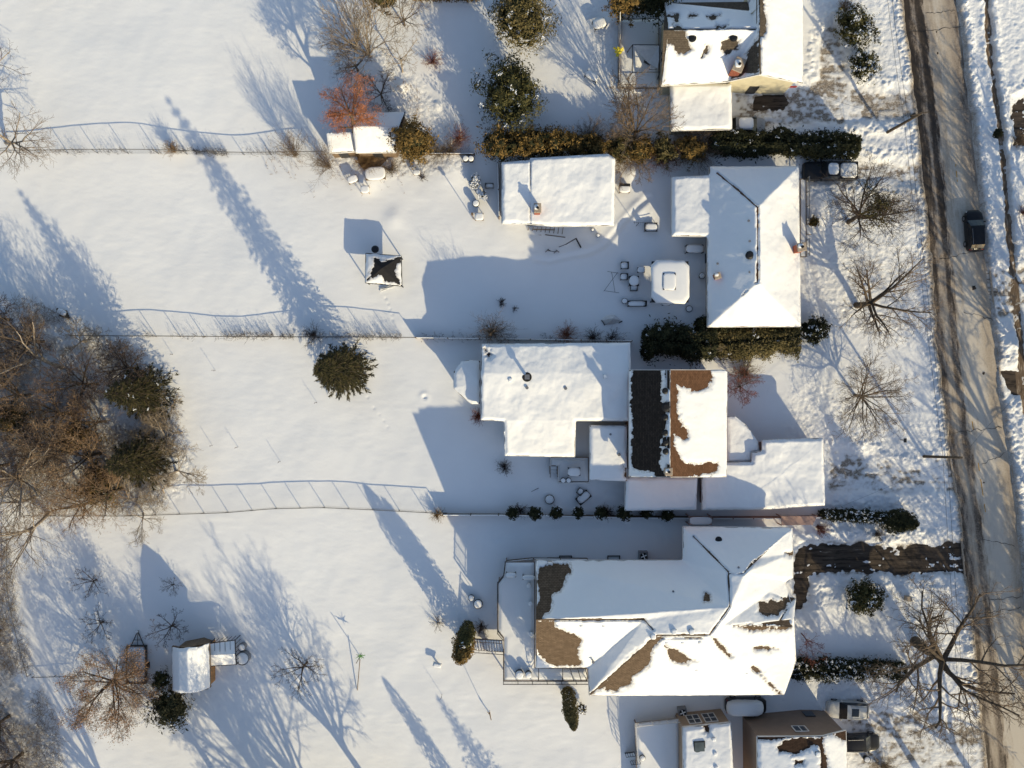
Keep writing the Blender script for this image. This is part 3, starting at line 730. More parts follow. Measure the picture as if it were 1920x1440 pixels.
# --- house A, top right: cream siding, cross gable
out = [(1240, 160), (1362, 153), (1424, 139), (1505, 156), (1505, -60), (1418, -60), (1418, 3), (1247, 5)]
cx, cy = centre(out); hA = thing('house', 'cream sided house at the top with cross gables, leaning brick chimney and patchy snow', 'house', (cx, cy, 0))
fac = [[(1244, 57, 7.8), (1240, 160, 4.8), (1362, 153, 4.8), (1418, 57, 7.8)], [(1247, 5, 5.0), (1244, 57, 7.8), (1418, 57, 7.8), (1418, 3, 5.0)],
       [(1424, 139, 8.3), (1418, 57, 7.8), (1362, 153, 4.8)], [(1424, 139, 8.3), (1426, -60, 8.3), (1418, -60, 7.7), (1418, 57, 7.8)], [(1426, -60, 8.3), (1424, 139, 8.3), (1505, 156, 4.8), (1505, -60, 4.8)]]
tA = roof(hA, fac, out, 'sh_grey', bare=[[(1252, 59), (1284, 60), (1297, 92), (1273, 101), (1262, 85), (1252, 82)], [(1321, 84), (1330, 84), (1325, 100), (1315, 108)],
     [(1354, 76), (1371, 72), (1387, 76), (1386, 92), (1373, 98), (1362, 102), (1354, 92)], [(1420, 72), (1423, 137), (1398, 140), (1372, 146), (1398, 112), (1408, 92)],
     [(1249, 28), (1272, 28), (1273, 44), (1265, 42), (1262, 33), (1250, 31)], [(1290, 27), (1306, 29), (1305, 31), (1290, 31)], [(1320, 29), (1350, 29), (1340, 34), (1326, 34)],
     [(1263, 49), (1277, 49), (1278, 54), (1263, 54)], [(1344, 48), (1362, 48), (1362, 54), (1344, 54)], [(1421, -30), (1432, -30), (1436, 60), (1426, 70), (1424, 40)]],
     lines=[[(1246, 55), (1418, 55), 1.6], [(1424, 60), (1426, 138), 1.5]], depth=.2)
bA = base_from([(1240, 160), (1362, 153), (1505, 156), (1505, -60), (1418, -60), (1418, 3), (1247, 5)], tA, .5)
walls(hA, bA, tA, 'cream', storeys=1, trim='white', door_edge=1)
chimney(hA, tA, 1379, 131, .9, 1.3, 1.3, rot=-.4); 
for a, b in ((1297, 74), (1374, 73)): roof_vent(hA, tA, a, b, .3, .35, 'turbine')
# a red, white and blue strip of bunting under the gable
bb = MB(); p = P(1464, 163, 1.2); b = MB()
out = [(1257, 159), (1371, 158), (1372, 242), (1259, 244)]; cx, cy = centre(out)
cA = thing('garage', 'flat snowy garage joined to the south side of the cream house', 'garage', (cx, cy, 0))
t = roof(cA, [[(1257, 159, 3.3), (1371, 158, 3.3), (1372, 242, 3.0), (1259, 244, 3.0)]], out, 'sh_grey', depth=.26)
walls(cA, base_from(out, t, .3), t, 'cream', storeys=1)
for k in range(7):
    x, y, _ = P(1449+k*7, 162.5, 1.6); bb.box(x, y, 1.35, 1.75, .36, .05)
bo = bb.build('bunting', M['flag_red'], None); tag(bo, 'red striped bunting along the foot of the cream gable wall', 'bunting')

# --- garage between top hedge and garden
out = [(941, 305), (995, 301), (995, 297), (1140, 289), (1153, 298), (1151, 423), (1040, 424), (995, 420), (941, 419)]; cx, cy = centre(out)
gG = thing('garage', 'long low detached garage south of the golden cedar row with small brick chimney', 'garage', (cx, cy, 0))
t = roof(gG, [[(995, 420, 3.2), (995, 301, 3.8), (941, 305, 3.7), (941, 419, 3.1)], [(995, 297, 3.85), (1140, 289, 3.9), (1153, 298, 3.85), (1151, 423, 3.25), (1040, 424, 3.25), (995, 420, 3.2)]], out, 'sh_umber', lines=[[(994, 300), (994, 420), .5]], depth=.28)
walls(gG, base_from([(941, 305), (1153, 298), (1151, 423), (941, 419)], t, .45), t, 'greysid', door_edge=2)
chimney(gG, t, 1007, 396, .62, .85, 1.5)

# --- house B, hip roof with brown ridge
out = [(1260, 332), (1330, 329), (1331, 313), (1497, 312), (1501, 612), (1327, 613), (1327, 443), (1260, 442)]; cx, cy = centre(out)
hB = thing('house', 'bungalow with snow covered hip roof split by a thin brown ridge', 'house', (cx, cy, 0))
fac = [[(1330, 313, 3.4), (1345, 325, 3.9), (1420, 390, 6.3), (1497, 312, 3.4)], [(1327, 613, 3.4), (1420, 530, 6.3), (1420, 390, 6.3), (1345, 325, 3.9), (1330, 313, 3.4), (1327, 443, 3.4)],
       [(1420, 530, 6.3), (1501, 612, 3.4), (1497, 312, 3.4), (1420, 390, 6.3)], [(1420, 530, 6.3), (1327, 613, 3.4), (1501, 612, 3.4)], [(1330, 329, 3.4), (1260, 332, 3.05), (1260, 442, 3.05), (1329, 443, 3.4)]]
tB = roof(hB, fac, out, 'sh_rust', bare=[], lines=[[(1345, 325), (1385, 357), (1420, 389), (1420, 530), 2.0], [(1415, 531), (1425, 531), 1.0], [(1400, 545), (1391, 554), .6]], depth=.26)
walls(hB, base_from(out, tB, .5), tB, 'tan', door_edge=5)
chimney(hB, tB, 1491, 469, .8, .75, 1.9, rot=.2, ground=False); chimney(hB, tB, 1342, 519, .55, .5, .7, rot=.3, pot=False)
roof_vent(hB, tB, 1403, 480, .33, .55, 'turbine')
for a, b in ((1402, 415), (1404, 453), (1404, 511), (1344, 495)): roof_vent(hB, tB, a, b, .12, .3)
# front walk of house B
pb = deck('porch', 'narrow grey front porch with steps along the east wall of the hip roofed bungalow', [(1500, 335), (1512, 335), (1512, 482), (1500, 482)], .7, [[(1512, 335), (1512, 420)], [(1512, 450), (1512, 482)]], railmat='grey', snow=.05)
stairs(pb, (1513, 430), (1526, 430), .15, .68, 1.1, 'tan', rails=False)

# --- house C: low house, additions, brown roofed two-storey part
out = [(903, 645), (1181, 643), (1181, 789), (1079, 789), (1078, 857), (947, 854), (945, 789), (902, 787)]; cx, cy = centre(out)
hC = thing('house', 'wide low pitched white roofed house wing west of the brown roof', 'house', (cx, cy, 0))
fac = [[(903, 645, 4.6), (902, 700, 4.95), (1181, 700, 4.95), (1181, 643, 4.6)], [(902, 700, 4.95), (902, 787, 4.3), (945, 789, 4.3), (1079, 789, 4.3), (1181, 789, 4.3), (1181, 700, 4.95)],
       [(1079, 789, 4.28), (945, 789, 4.28), (947, 854, 3.3), (1078, 857, 3.3)]]
tC = roof(hC, fac, out, 'sh_umber', bare=[[(906, 652), (910, 651), (921, 664), (918, 668)]], depth=.3)
walls(hC, base_from(out, tC, .45), tC, 'white_s', storeys=1, door_edge=3)
x, y, z = rz(tC, 988, 707); b = MB(); b.lathe(x, y, [(z-.2, .42), (z+.3, .42), (z+.34, .5)], 14); v = b.build('flue_base', M['fabric'], hC)
b = MB(); b.lathe(x, y, [(z+.3, .16), (z+1.25, .16)], 10); b.box(x, y, z+1.25, z+1.4, .5, .5); b.build('flue', M['grey'], v)
for a, b in ((957, 712), (1134, 706), (1060, 728), (988, 727)): roof_vent(hC, tC, a, b, .17, .4, 'box' if b != 727 and b != 728 else 'vent')
out = [(851, 697), (866, 678), (884, 675), (900, 677), (900, 757), (884, 757), (868, 745), (851, 728)]; cx, cy = centre(out)
by = thing('sunroom', 'eight sided sunroom with snowy roof on the west wall of the low white house', 'sunroom', (cx, cy, 0))
c0 = (900, 716, 3.5)
e_ = [(a, b, 2.9) for a, b in out]; fac = [[c0, e_[i], e_[(i+1) % 8]] for i in range(8) if i != 3]
t = roof(by, fac, out, 'sh_umber', depth=.24); walls(by, base_from([p for p in out], t, .25), t, 'white_s')
out = [(1106, 798), (1175, 799), (1175, 902), (1106, 899)]; cx, cy = centre(out)
tk = thing('house_annex', 'square snowy annex between the low white house and the brown roofed house', 'annex', (cx, cy, 0))
t = roof(tk, [[(1106, 798, 3.9), (1106, 899, 3.6), (1175, 902, 3.6), (1175, 799, 3.9)]], out, 'sh_rust', bare=[[(1169, 875), (1177, 875), (1177, 896), (1171, 893)]], depth=.24)
walls(tk, base_from(out, t, .3), t, 'greysid'); roof_vent(tk, t, 1144, 814, .12, .3); roof_vent(tk, t, 1160, 852, .16, .3)
out = [(1180, 694), (1363, 694), (1362, 894), (1180, 894)]; cx, cy = centre(out)
hD = thing('house', 'two storey house with bare rust brown shingles and a row of black turbine vents', 'house', (cx, cy, 0))
fac = [[(1257, 694, 9.6), (1180, 694, 6.0), (1180, 894, 6.0), (1257, 894, 9.6)]]
tDb = roof(hD, fac, [(1180, 694), (1257, 694), (1257, 894), (1180, 894)], 'sh_rust_shade', bare=[[(1185, 688), (1236, 688), (1240, 705), (1238, 740), (1243, 770), (1249, 795), (1246, 815), (1237, 832), (1241, 850), (1236, 870), (1244, 885), (1250, 897), (1232, 897), (1224, 886), (1186, 877)],
    [(1245, 755), (1258, 755), (1258, 770), (1244, 770)], [(1244, 820), (1258, 820), (1258, 838), (1242, 836)], [(1246, 690), (1257, 690), (1257, 728), (1250, 720)], [(1250, 870), (1258, 868), (1258, 898), (1244, 898)]], depth=.10, speck=0)
fac2 = [[(1257, 694, 9.6), (1257, 894, 9.6), (1362, 894, 6.0), (1363, 694, 6.0)]]
tDe = roof(hD, fac2, [(1257, 694), (1363, 694), (1362, 894), (1257, 894)], 'sh_rust', bare=[[(1250, 685), (1328, 685), (1334, 706), (1328, 721), (1312, 732), (1296, 731), (1285, 724), (1268, 720), (1268, 735), (1266, 757), (1271, 785), (1277, 800), (1287, 806), (1289, 822), (1283, 826), (1272, 818), (1262, 812), (1263, 830), (1270, 850), (1282, 868), (1295, 873), (1318, 873), (1330, 868), (1343, 869), (1343, 880), (1335, 886), (1318, 886), (1310, 893), (1303, 889), (1290, 890), (1286, 900), (1250, 900)]], depth=.14)
wv = base_from([(1180, 694), (1363, 694), (1362, 894), (1180, 894)], tDb+tDe, .4)
walls(hD, wv, tDb+tDe, 'rose', storeys=2)
for a, b in ((1246, 733), (1248, 763), (1246, 782), (1246, 811), (1247, 829), (1247, 846)): roof_vent(hD, tDb, a, b, .24 if b != 763 else .36, .35, 'turbine')
chimney(hD, tDb, 1251, 883, .6, .6, .7, 'tan')
out = [(1363, 781), (1378, 780), (1398, 797), (1421, 829), (1424, 848), (1410, 848), (1410, 866), (1363, 866)]; cx, cy = centre(out)
pr = thing('porch', 'low porch roof with cut corner in the nook east of the brown roof', 'porch', (cx, cy, 0))
t = roof(pr, [[(1363, 866, 2.9), (1410, 866, 2.7), (1410, 848, 2.7), (1424, 848, 2.7), (1421, 829, 2.7), (1398, 797, 2.7), (1378, 780, 2.8), (1363, 781, 2.9)]], out, 'sh_rust', depth=.2)
walls(pr, base_from(out, t, .3), t, 'rose', wins=False)
out = [(1317, 870), (1345, 867), (1410, 867), (1410, 849), (1430, 846), (1430, 825), (1543, 822), (1546, 947), (1430, 955), (1317, 956)]; cx, cy = centre(out)
gC = thing('garage', 'L shaped snowy front garage of the rust brown roofed house', 'garage', (cx, cy, 0))
t = roof(gC, [[(1317, 870, 3.3), (1317, 956, 3.2), (1430, 955, 3.2), (1410, 867, 3.35)], [(1430, 955, 3.2), (1430, 846, 3.35), (1410, 849, 3.35), (1410, 867, 3.35)], [(1430, 955, 3.2), (1546, 947, 3.2), (1543, 822, 3.35), (1430, 825, 3.35), (1430, 846, 3.35)]], out, 'sh_rust', depth=.3)
walls(gC, base_from([(1317, 870), (1410, 867), (1430, 846), (1430, 825), (1543, 822), (1546, 947), (1430, 955), (1317, 956)], t, .4), t, 'rose', door_edge=4)
out = [(1173, 896), (1307, 895), (1305, 955), (1172, 957)]; cx, cy = centre(out)
lC = thing('lean_to', 'flat white lean-to south of the rust brown roofed house', 'lean-to', (cx, cy, 0))
t = roof(lC, [[(1173, 896, 3.2), (1172, 957, 2.9), (1305, 955, 2.9), (1307, 895, 3.2)]], out, 'sh_rust', depth=.26); walls(lC, base_from(out, t, .35), t, 'rose')
deck('deck', 'small sunken deck with white railing beside the square annex', [(1032, 857), (1104, 857), (1104, 904), (1046, 904), (1046, 874), (1032, 874)], 1.0, [[(1032, 857), (1032, 874)], [(1046, 874), (1046, 904), (1104, 904)]], snow=.12)

# --- house D: the big one
out = [(1005, 1051), (1281, 1051), (1281, 988), (1485, 990), (1487, 1035), (1487, 1082), (1472, 1090), (1480, 1128), (1492, 1122), (1488, 1160), (1492, 1240), (1470, 1302), (1105, 1304), (1103, 1251), (1005, 1252)]; cx, cy = centre(out)
hE = thing('house', 'largest house, complex hip roof with tan bare patches and a west gable', 'house', (cx, cy, 0))
E = 5.3
R1 = (1005, 1162, 9.7); R2 = (1207, 1161, 9.7); R3 = (1232, 1190, 10.0); R4 = (1330, 1190, 10.0); R5 = (1368, 1137, 10.0); R6 = (1366, 1074, 9.0); R7 = (1395, 1074, 9.0)
Gq = (1417, 1047, 7.6); K = (1440, 1110, 6.9); T1 = (1355, 1172, 9.7); T2 = (1484, 1176, 7.6); Q1 = (1370, 1232, 8.2); Q2 = (1410, 1255, 7.2)
a1 = (1005, 1051, E); a2 = (1281, 1051, E); a3 = (1281, 988, E); a4 = (1485, 990, E); a5 = (1487, 1035, E); a6 = (1487, 1082, E); a7 = (1472, 1090, 5.6); a8 = (1480, 1128, 5.5); a9 = (1492, 1122, 5.3)
b1 = (1488, 1160, 6.8); b2 = (1492, 1240, E); b3 = (1470, 1302, E); b4 = (1105, 1304, E); b5 = (1103, 1251, E); b6 = (1005, 1252, E)
fac = [[R5, a2, a1, R1, R2], [R5, R2, R3, R4], [R6, a3, a2, R5], [R7, Gq, a4, a3, R6], [Gq, a5, a4], [R7, R6, R5, K, a7, a6], [R7, a6, a5, Gq], [K, R5, T1, T2, b1, a9, a8, a7], [T1, R5, R4],
       [T1, R4, Q1, Q2, b2, b1, T2], [Q1, R4, R3, b4, b3, Q2], [Q2, b3, b2], [R2, b5, b4, R3], [R2, R1, b6, b5]]
tE = roof(hE, fac, out, 'sh_brown', bare=[[(1012, 1062), (1030, 1058), (1068, 1056), (1069, 1070), (1058, 1090), (1050, 1108), (1036, 1118), (1030, 1145), (1014, 1160), (1004, 1161), (1012, 1120), (1010, 1085)],
     [(1002, 1163), (1040, 1164), (1042, 1176), (1065, 1184), (1080, 1192), (1092, 1200), (1090, 1208), (1083, 1213), (1085, 1228), (1090, 1240), (1085, 1249), (1045, 1248), (1025, 1240), (1012, 1225), (1002, 1210)],
     [(1226, 1193), (1240, 1194), (1228, 1210), (1222, 1225), (1220, 1243), (1200, 1256), (1188, 1266), (1180, 1282), (1158, 1295), (1138, 1295), (1132, 1287), (1110, 1303), (1140, 1272), (1190, 1226)],
     [(1247, 1211), (1256, 1214), (1280, 1224), (1301, 1237), (1288, 1241), (1272, 1242), (1258, 1233)], [(1330, 1191), (1344, 1201), (1357, 1215), (1369, 1233), (1345, 1208)], [(1422, 1128), (1448, 1126), (1479, 1126), (1468, 1145), (1458, 1154), (1434, 1152), (1424, 1146)],
     [(1376, 1173), (1484, 1174), (1470, 1181), (1400, 1180)], [(1413, 1214), (1440, 1212), (1459, 1216), (1440, 1219)], [(1408, 1250), (1418, 1250), (1440, 1275), (1462, 1301), (1440, 1282)], [(1322, 1110), (1332, 1118), (1333, 1128), (1321, 1127)], [(1490, 1035), (1470, 1036), (1488, 1041)]],
     lines=[[(1005, 1162), (1207, 1161), 2.2], [(1207, 1161), (1224, 1180), 1.8], [(1108, 1301), (1232, 1191), 2.2], [(1232, 1191), (1330, 1190), 2.0], [(1330, 1190), (1367, 1138), 2.2], [(1368, 1137), (1366, 1076), 2.2], [(1300, 1006), (1366, 1072), 2.2], [(1367, 1075), (1394, 1075), 1.3], [(1396, 1073), (1415, 1049), 1.3], [(1458, 1170), (1484, 1130), .8], [(1240, 1196), (1325, 1196), .9]], depth=.22)
walls(hE, base_from([(1005, 1051), (1281, 1051), (1281, 988), (1485, 990), (1487, 1082), (1488, 1160), (1492, 1240), (1470, 1302), (1105, 1304), (1103, 1251), (1005, 1252)], tE, .95), tE, 'greysid', storeys=2, door_edge=5)
for a, b in ((1346, 1011), (1383, 1062), (1261, 1107)): roof_vent(hE, tE, a, b, .26 if b == 1011 else .1, .35, 'turbine' if b == 1011 else 'vent')
for a, b in ((1263, 1183), (1296, 1183), (1224, 1192)): roof_vent(hE, tE, a, b, .22, .3, 'box')
for a, b in ((1047, 1172), (1090, 1172), (1132, 1172), (1250, 1203), (1280, 1203), (1312, 1203), (1400, 1260), (1306, 1254)): roof_vent(hE, tE, a, b, .15, .16, 'box')
roof_vent(hE, tE, 1111, 1237, .16, .7)
# --- decks around it
dk = deck('deck', 'long L shaped raised deck wrapping the west end of the largest house', [(947, 1053), (1003, 1053), (1003, 1252), (1102, 1253), (1102, 1277), (944, 1277), (944, 1196), (933, 1183), (933, 1092), (944, 1078)], 2.7,
     [[(947, 1053), (944, 1078), (933, 1092), (933, 1183), (944, 1196)], [(944, 1218), (944, 1277), (1102, 1277)]], railmat='dark', snow=.16)
stairs(dk, (943, 1212), (882, 1208), .3, 2.6, 1.2, 'deckwood')
# --- house E and F at the bottom
out = [(1280, 1364), (1370, 1355), (1378, 1520), (1283, 1520)]; cx, cy = centre(out)
h5 = thing('house', 'narrow beige house at the bottom edge with a square skylight', 'house', (cx, cy, 0))
t = roof(h5, [[(1280, 1364, 4.0), (1283, 1520, 4.6), (1378, 1520, 4.6), (1370, 1355, 4.0)]], out, 'sh_umber', bare=[[(1323, 1358), (1329, 1358), (1329, 1367), (1326, 1375), (1323, 1368)]], depth=.22)
w5 = base_from(out, t, .06); walls(h5, w5, t, 'beige', wins=False)
for cx_ in (1298, 1328):
    a = P(cx_+3, 1346, 2.3); x = a[0]; y = w5[0][1]+(w5[1][1]-w5[0][1])*(x-w5[0][0])/(w5[1][0]-w5[0][0]); rot = math.atan2(w5[1][1]-w5[0][1], w5[1][0]-w5[0][0])
    b = MB(); b.box(x, y+.03, 1.2, 3.2, 1.25, .05, rot); wo = b.build('window', M['glass'], h5); f = MB()
    for dx in (-.65, 0, .65): f.box(x+dx*math.cos(rot), y+dx*math.sin(rot)+.05, 1.15, 3.25, .09, .09, rot)
    for z in (1.1, 2.2, 3.2): f.box(x, y+.05, z, z+.09, 1.38, .085, rot)
    f.build('window_frame', M['white'], wo)
x, y, z = rz(t, 1310.5, 1398); b = MB(); b.box(x, y, z-.05, z+.30, 1.2, 1.15, .05); s_ = b.build('skylight', M['black'], h5); b = MB(); b.box(x, y, z+.30, z+.33, 1.02, .97, .05); b.build('skylight_pane', M['skyglass'], s_)
for a, b in ((1337, 1384), (1340, 1411), (1342, 1437)): roof_vent(h5, t, a, b, .16, .3, 'box')
d5 = deck('deck', 'square raised deck with pale railing west of the skylight house', [(1190, 1356), (1274, 1347), (1276, 1520), (1196, 1520)], 1.4, [[(1276, 1347), (1190, 1356), (1195, 1425)]], snow=.17)
stairs(d5, (1194, 1418), (1177, 1420), .35, 1.35, 1.0, 'dark')
out = [(1420, 1382), (1543, 1381), (1586, 1370), (1591, 1530), (1422, 1530)]; cx, cy = centre(out)
h6 = thing('house', 'taupe house in the bottom right corner with half bare dark roof', 'house', (cx, cy, 0))
tF = roof(h6, [[(1420, 1382, 5.8), (1422, 1530, 5.8), (1546, 1530, 7.0), (1541, 1381, 7.0)], [(1541, 1381, 7.0), (1546, 1530, 7.0), (1591, 1530, 6.0), (1586, 1370, 6.0)]], out, 'sh_umber',
     bare=[[(1470, 1386), (1543, 1383), (1548, 1440), (1540, 1440), (1536, 1400), (1525, 1398), (1512, 1406), (1497, 1412), (1480, 1412), (1462, 1408), (1460, 1400)], [(1490, 1425), (1508, 1424), (1506, 1434), (1490, 1433)], [(1556, 1378), (1586, 1368), (1588, 1388)], [(1420, 1380), (1470, 1380), (1490, 1386), (1420, 1387)]], depth=.16)
wb = base_from([(1420, 1382), (1543, 1379), (1586, 1372), (1591, 1530), (1422, 1530)], tF, .06); walls(h6, wb, tF, 'taupe', storeys=2, wins=False)
a = P(1501, 1376, 5); y = wb[0][1]+(wb[1][1]-wb[0][1])*(a[0]-wb[0][0])/(wb[1][0]-wb[0][0]); b = MB(); b.box(a[0], y+.03, 4.3, 5.5, 1.3, .05); wo = b.build('window', M['glass'], h6); f = MB()
for dx in (-.68, 0, .68): f.box(a[0]+dx, y+.05, 4.25, 5.55, .09, .09)
for z in (4.2, 5.5): f.box(a[0], y+.05, z, z+.09, 1.45, .085)
f.build('window_frame', M['white'], wo)
a = P(1519, 1340, 2); y = wb[0][1]+(wb[1][1]-wb[0][1])*(a[0]-wb[0][0])/(wb[1][0]-wb[0][0]); b = MB(); b.box(a[0], y+.03, .9, 2.2, 1.1, .06); b.build('window', M['glass'], h6)
roof_vent(h6, tF, 1532, 1412, .2, .25, 'box')

# --- sheds up left
out = [(666, 212), (760, 210), (742, 285), (667, 286)]; cx, cy = centre(out)
s1 = thing('shed', 'larger snowy roofed shed under the orange tree', 'shed', (cx, cy, 0))
t = roof(s1, [[(666, 238, 4.4), (667, 286, 3.0), (742, 285, 3.0), (754, 238, 4.4)], [(666, 212, 3.2), (666, 238, 4.4), (754, 238, 4.4), (760, 210, 3.2)]], out, 'sh_umber', depth=.2)
walls(s1, base_from(out, t, .15), t, 'wood', door_edge=2)
out = [(612, 250), (662, 247), (664, 284), (617, 287)]; cx, cy = centre(out)
s2 = thing('shed', 'smaller snowy shed left of the dark trunk', 'shed', (cx, cy, 0))
t = roof(s2, [[(612, 250, 3.4), (617, 287, 2.7), (664, 284, 2.7), (662, 247, 3.4)]], out, 'sh_umber', depth=.16); walls(s2, base_from(out, t, .12), t, 'wood', door_edge=2)
# --- barn shed lower left
out = [(323, 1212), (352, 1214), (389, 1209), (391, 1292), (354, 1299), (324, 1294)]; cx, cy = centre(out)
s3 = thing('shed', 'white roofed barn shed with golden plank side in the lower left garden', 'shed', (cx, cy, 0))
fac = [[(323, 1212, 3.1), (324, 1294, 3.1), (338, 1298, 4.4), (336, 1213, 4.4)], [(336, 1213, 4.4), (338, 1298, 4.4), (354, 1299, 5.0), (352, 1214, 5.0)], [(352, 1214, 5.0), (354, 1299, 5.0), (374, 1296, 4.5), (372, 1211, 4.5)], [(372, 1211, 4.5), (374, 1296, 4.5), (391, 1292, 3.3), (389, 1209, 3.3)]]
t = roof(s3, fac, out, 'sh_umber', depth=.18, fascia='wood')
walls(s3, base_from(out, t, .35), t, 'wood', door_edge=2, wins=False)  # dark wood puts the north side's shade into the colour; east boards golden
b = MB(); x, y, z = rz(t, 393, 1250); b.box(x-.2, y, .1, 3.0, .1, 4.4); b.build('plank_door', M['woodgold'], s3)
# ------------------------------------------------------------------ vegetation
def tubes_np(p0, p1, r0, r1, n):
    p0 = np.asarray(p0, float); p1 = np.asarray(p1, float); r0 = np.asarray(r0, float); r1 = np.asarray(r1, float)
    d = p1-p0; d /= np.linalg.norm(d, axis=1, keepdims=True)+1e-9
    up = np.where(np.abs(d[:, 2:3]) > .9, np.array([[1., 0, 0]]), np.array([[0, 0, 1.]]))
    u = np.cross(d, up); u /= np.linalg.norm(u, axis=1, keepdims=True)+1e-9; w = np.cross(d, u)
    N_ = len(p0); V = np.zeros((N_, 2*n, 3))
    for i in range(n):
        a = 2*math.pi*i/n; o = u*math.cos(a)+w*math.sin(a)
        V[:, i] = p0+o*r0[:, None]; V[:, n+i] = p1+o*r1[:, None]
    f = np.array([[i, (i+1) % n, n+(i+1) % n, n+i] for i in range(n)])
    F = (f[None]+(np.arange(N_)*2*n)[:, None, None]).reshape(-1, 4)
    return V.reshape(-1, 3), F
def quads_np(c, nrm, size, asp=1.6, rs=None):
    """leaf quads at c with a random spin; nrm Nx3 facing"""
    rs = rs or nr; n = len(c); nrm = nrm/(np.linalg.norm(nrm, axis=1, keepdims=True)+1e-9)
    t = rs.normal(size=(n, 3)); u = np.cross(nrm, t); u /= np.linalg.norm(u, axis=1, keepdims=True)+1e-9; w = np.cross(nrm, u)
    s = np.asarray(size).reshape(-1, 1)*np.ones((n, 1))
    V = np.stack([c-u*s*asp, c-w*s*.5+u*s*.1, c+u*s*asp, c+w*s*.5-u*s*.1], 1)
    return V.reshape(-1, 3), np.arange(4*n).reshape(n, 4)
def rot_dir(d, ang, az):
    d = d.normalized(); u = d.orthogonal().normalized(); w = d.cross(u)
    return (d*math.cos(ang)+(u*math.cos(az)+w*math.sin(az))*math.sin(ang)).normalized()
def grow_tree(rg, h, rad, lean, tr, nl, kids, tfrac=.35, curl=.18, up=.12, ratio=.52, ang=(28, 55), elev=(.35, .95), twig_r=.011):
    segs = [[], [], [], [], []]; tips = []
    def branch(p, d, L, r, lvl):
        n = (5, 5, 4, 3, 2)[lvl]; pts = [Vector(p)]; dirs = []
        rend = max(twig_r*.8, r*(.3 if lvl else .55))
        for i in range(n):
            d = (d+Vector((rg.gauss(0, curl), rg.gauss(0, curl), rg.gauss(0, curl)+up*(.5 if lvl < 2 else .25)))*.55).normalized()
            q = pts[-1]+d*(L/n); ra = r+(rend-r)*i/n; rb = r+(rend-r)*(i+1)/n
            segs[lvl].append((tuple(pts[-1]), tuple(q), ra, rb)); pts.append(q); dirs.append(d)
        if lvl-1 < len(kids) and lvl >= 1:
            k = kids[lvl-1]; k = max(1, int(round(k*rg.uniform(.75, 1.25)))); az = rg.uniform(0, 6.28)
            for j in range(k):
                t = .22+.78*(j+.5)/k; x = t*n; i = min(n-1, int(x)); pp = pts[i].lerp(pts[i+1], x-i); az += 2.4+rg.uniform(-.5, .5)
                nd = rot_dir(dirs[i], R(rg.uniform(*ang)), az)
                branch(pp, nd, L*ratio*(1.15-.5*t)*rg.uniform(.7, 1.2), max(twig_r, (r+(rend-r)*t)*.6), lvl+1)
        if lvl >= 2: tips.append(tuple(pts[-1])); 
    # trunk
    p = Vector((0, 0, -.2)); L = h*tfrac; d = Vector((lean[0], lean[1], 1)).normalized(); pts = [p]
    for i in range(5):
        d2 = (d+Vector((rg.gauss(0, .05), rg.gauss(0, .05), 0))).normalized(); q = pts[-1]+d2*(L/5); ra = tr*(1.15 if i == 0 else 1-.06*i); rb = tr*(1-.06*(i+1))
        segs[0].append((tuple(pts[-1]), tuple(q), ra, rb)); pts.append(q)
    az = rg.uniform(0, 6.28); top = pts[-1]; rest = h-L
    for j in range(nl):
        az += 2.4+rg.uniform(-.35, .35); e = rg.uniform(*elev); rr = rad*rg.uniform(.75, 1.05)*(1-.55*max(0, e-.6))
        dv = Vector((math.cos(az)*rr+lean[0]*rest*.6, math.sin(az)*rr+lean[1]*rest*.6, rest*e)); LL = dv.length
        i = 4 if j < nl*.6 else 3; st = pts[i].lerp(pts[i+1], rg.uniform(.2, 1))
        branch(st, dv.normalized(), LL*.86, tr*rg.uniform(.38, .6), 1)
    return segs, tips
PXN = {}
def bare_tree(label, base, h, rad, top=None, tr=.2, nl=7, kids=(6, 5, 4), bark='bark', twig='twig', leaf=None, nleaf=0, lsize=.07, group=None, name='bare_tree', seed=None, cat='tree', **kw):
    rg = random.Random(seed if seed is not None else hash_s(base)); gx, gy, gzv = G(*base)
    lean = (0, 0)
    if top:
        t = P(top[0], top[1], h*.75); lean = ((t[0]-gx)/(h*.75), (t[1]-gy)/(h*.75))
    root = thing(name, label, cat, (gx, gy, gzv), group)
    segs, tips = grow_tree(rg, h, rad, lean, tr, nl, kids, **kw)
    def mk(lv, n, nm, m):
        s = [x for l in lv for x in segs[l]]
        if not s: return
        V, F = tubes_np([a[0] for a in s], [a[1] for a in s], [a[2] for a in s], [a[3] for a in s], n)
        V = V+np.array([gx, gy, gzv]); meshobj(nm, V, F, M[m], root, n > 5)
    mk((0,), 9, 'trunk', bark); mk((1,), 6, 'limb', bark); mk((2, 3, 4), 3, 'twigs', twig)
    if leaf:
        tp = np.array(tips); rs = np.random.default_rng(rg.randint(0, 9999)); k = rs.integers(0, len(tp), nleaf)
        c = tp[k]+rs.normal(size=(nleaf, 3))*.22+np.array([gx, gy, gzv]); V, F = quads_np(c, rs.normal(size=(nleaf, 3)), rs.uniform(lsize*.6, lsize*1.3, nleaf), 1.3, rs)
        meshobj('dry_leaves', V, F, M[leaf], root)
    return root
def hash_s(b): return int(b[0]*73+b[1]*131) & 0xffff
def copy_tree(src, base, label, rz_=0, sc=1, group=None):
    gx, gy, g_ = G(*base); c = ccopy(src); c.location = (gx, gy, g_); c.rotation_euler = (0, 0, rz_); c.scale = (sc, sc, sc); c['label'] = label
    if group: c['group'] = group
    return c
def foliage(root, pts, nrm, size, m, rs, nm='foliage', asp=1.5):
    V, F = quads_np(pts, nrm, size, asp, rs); return meshobj(nm, V, F, M[m], root)
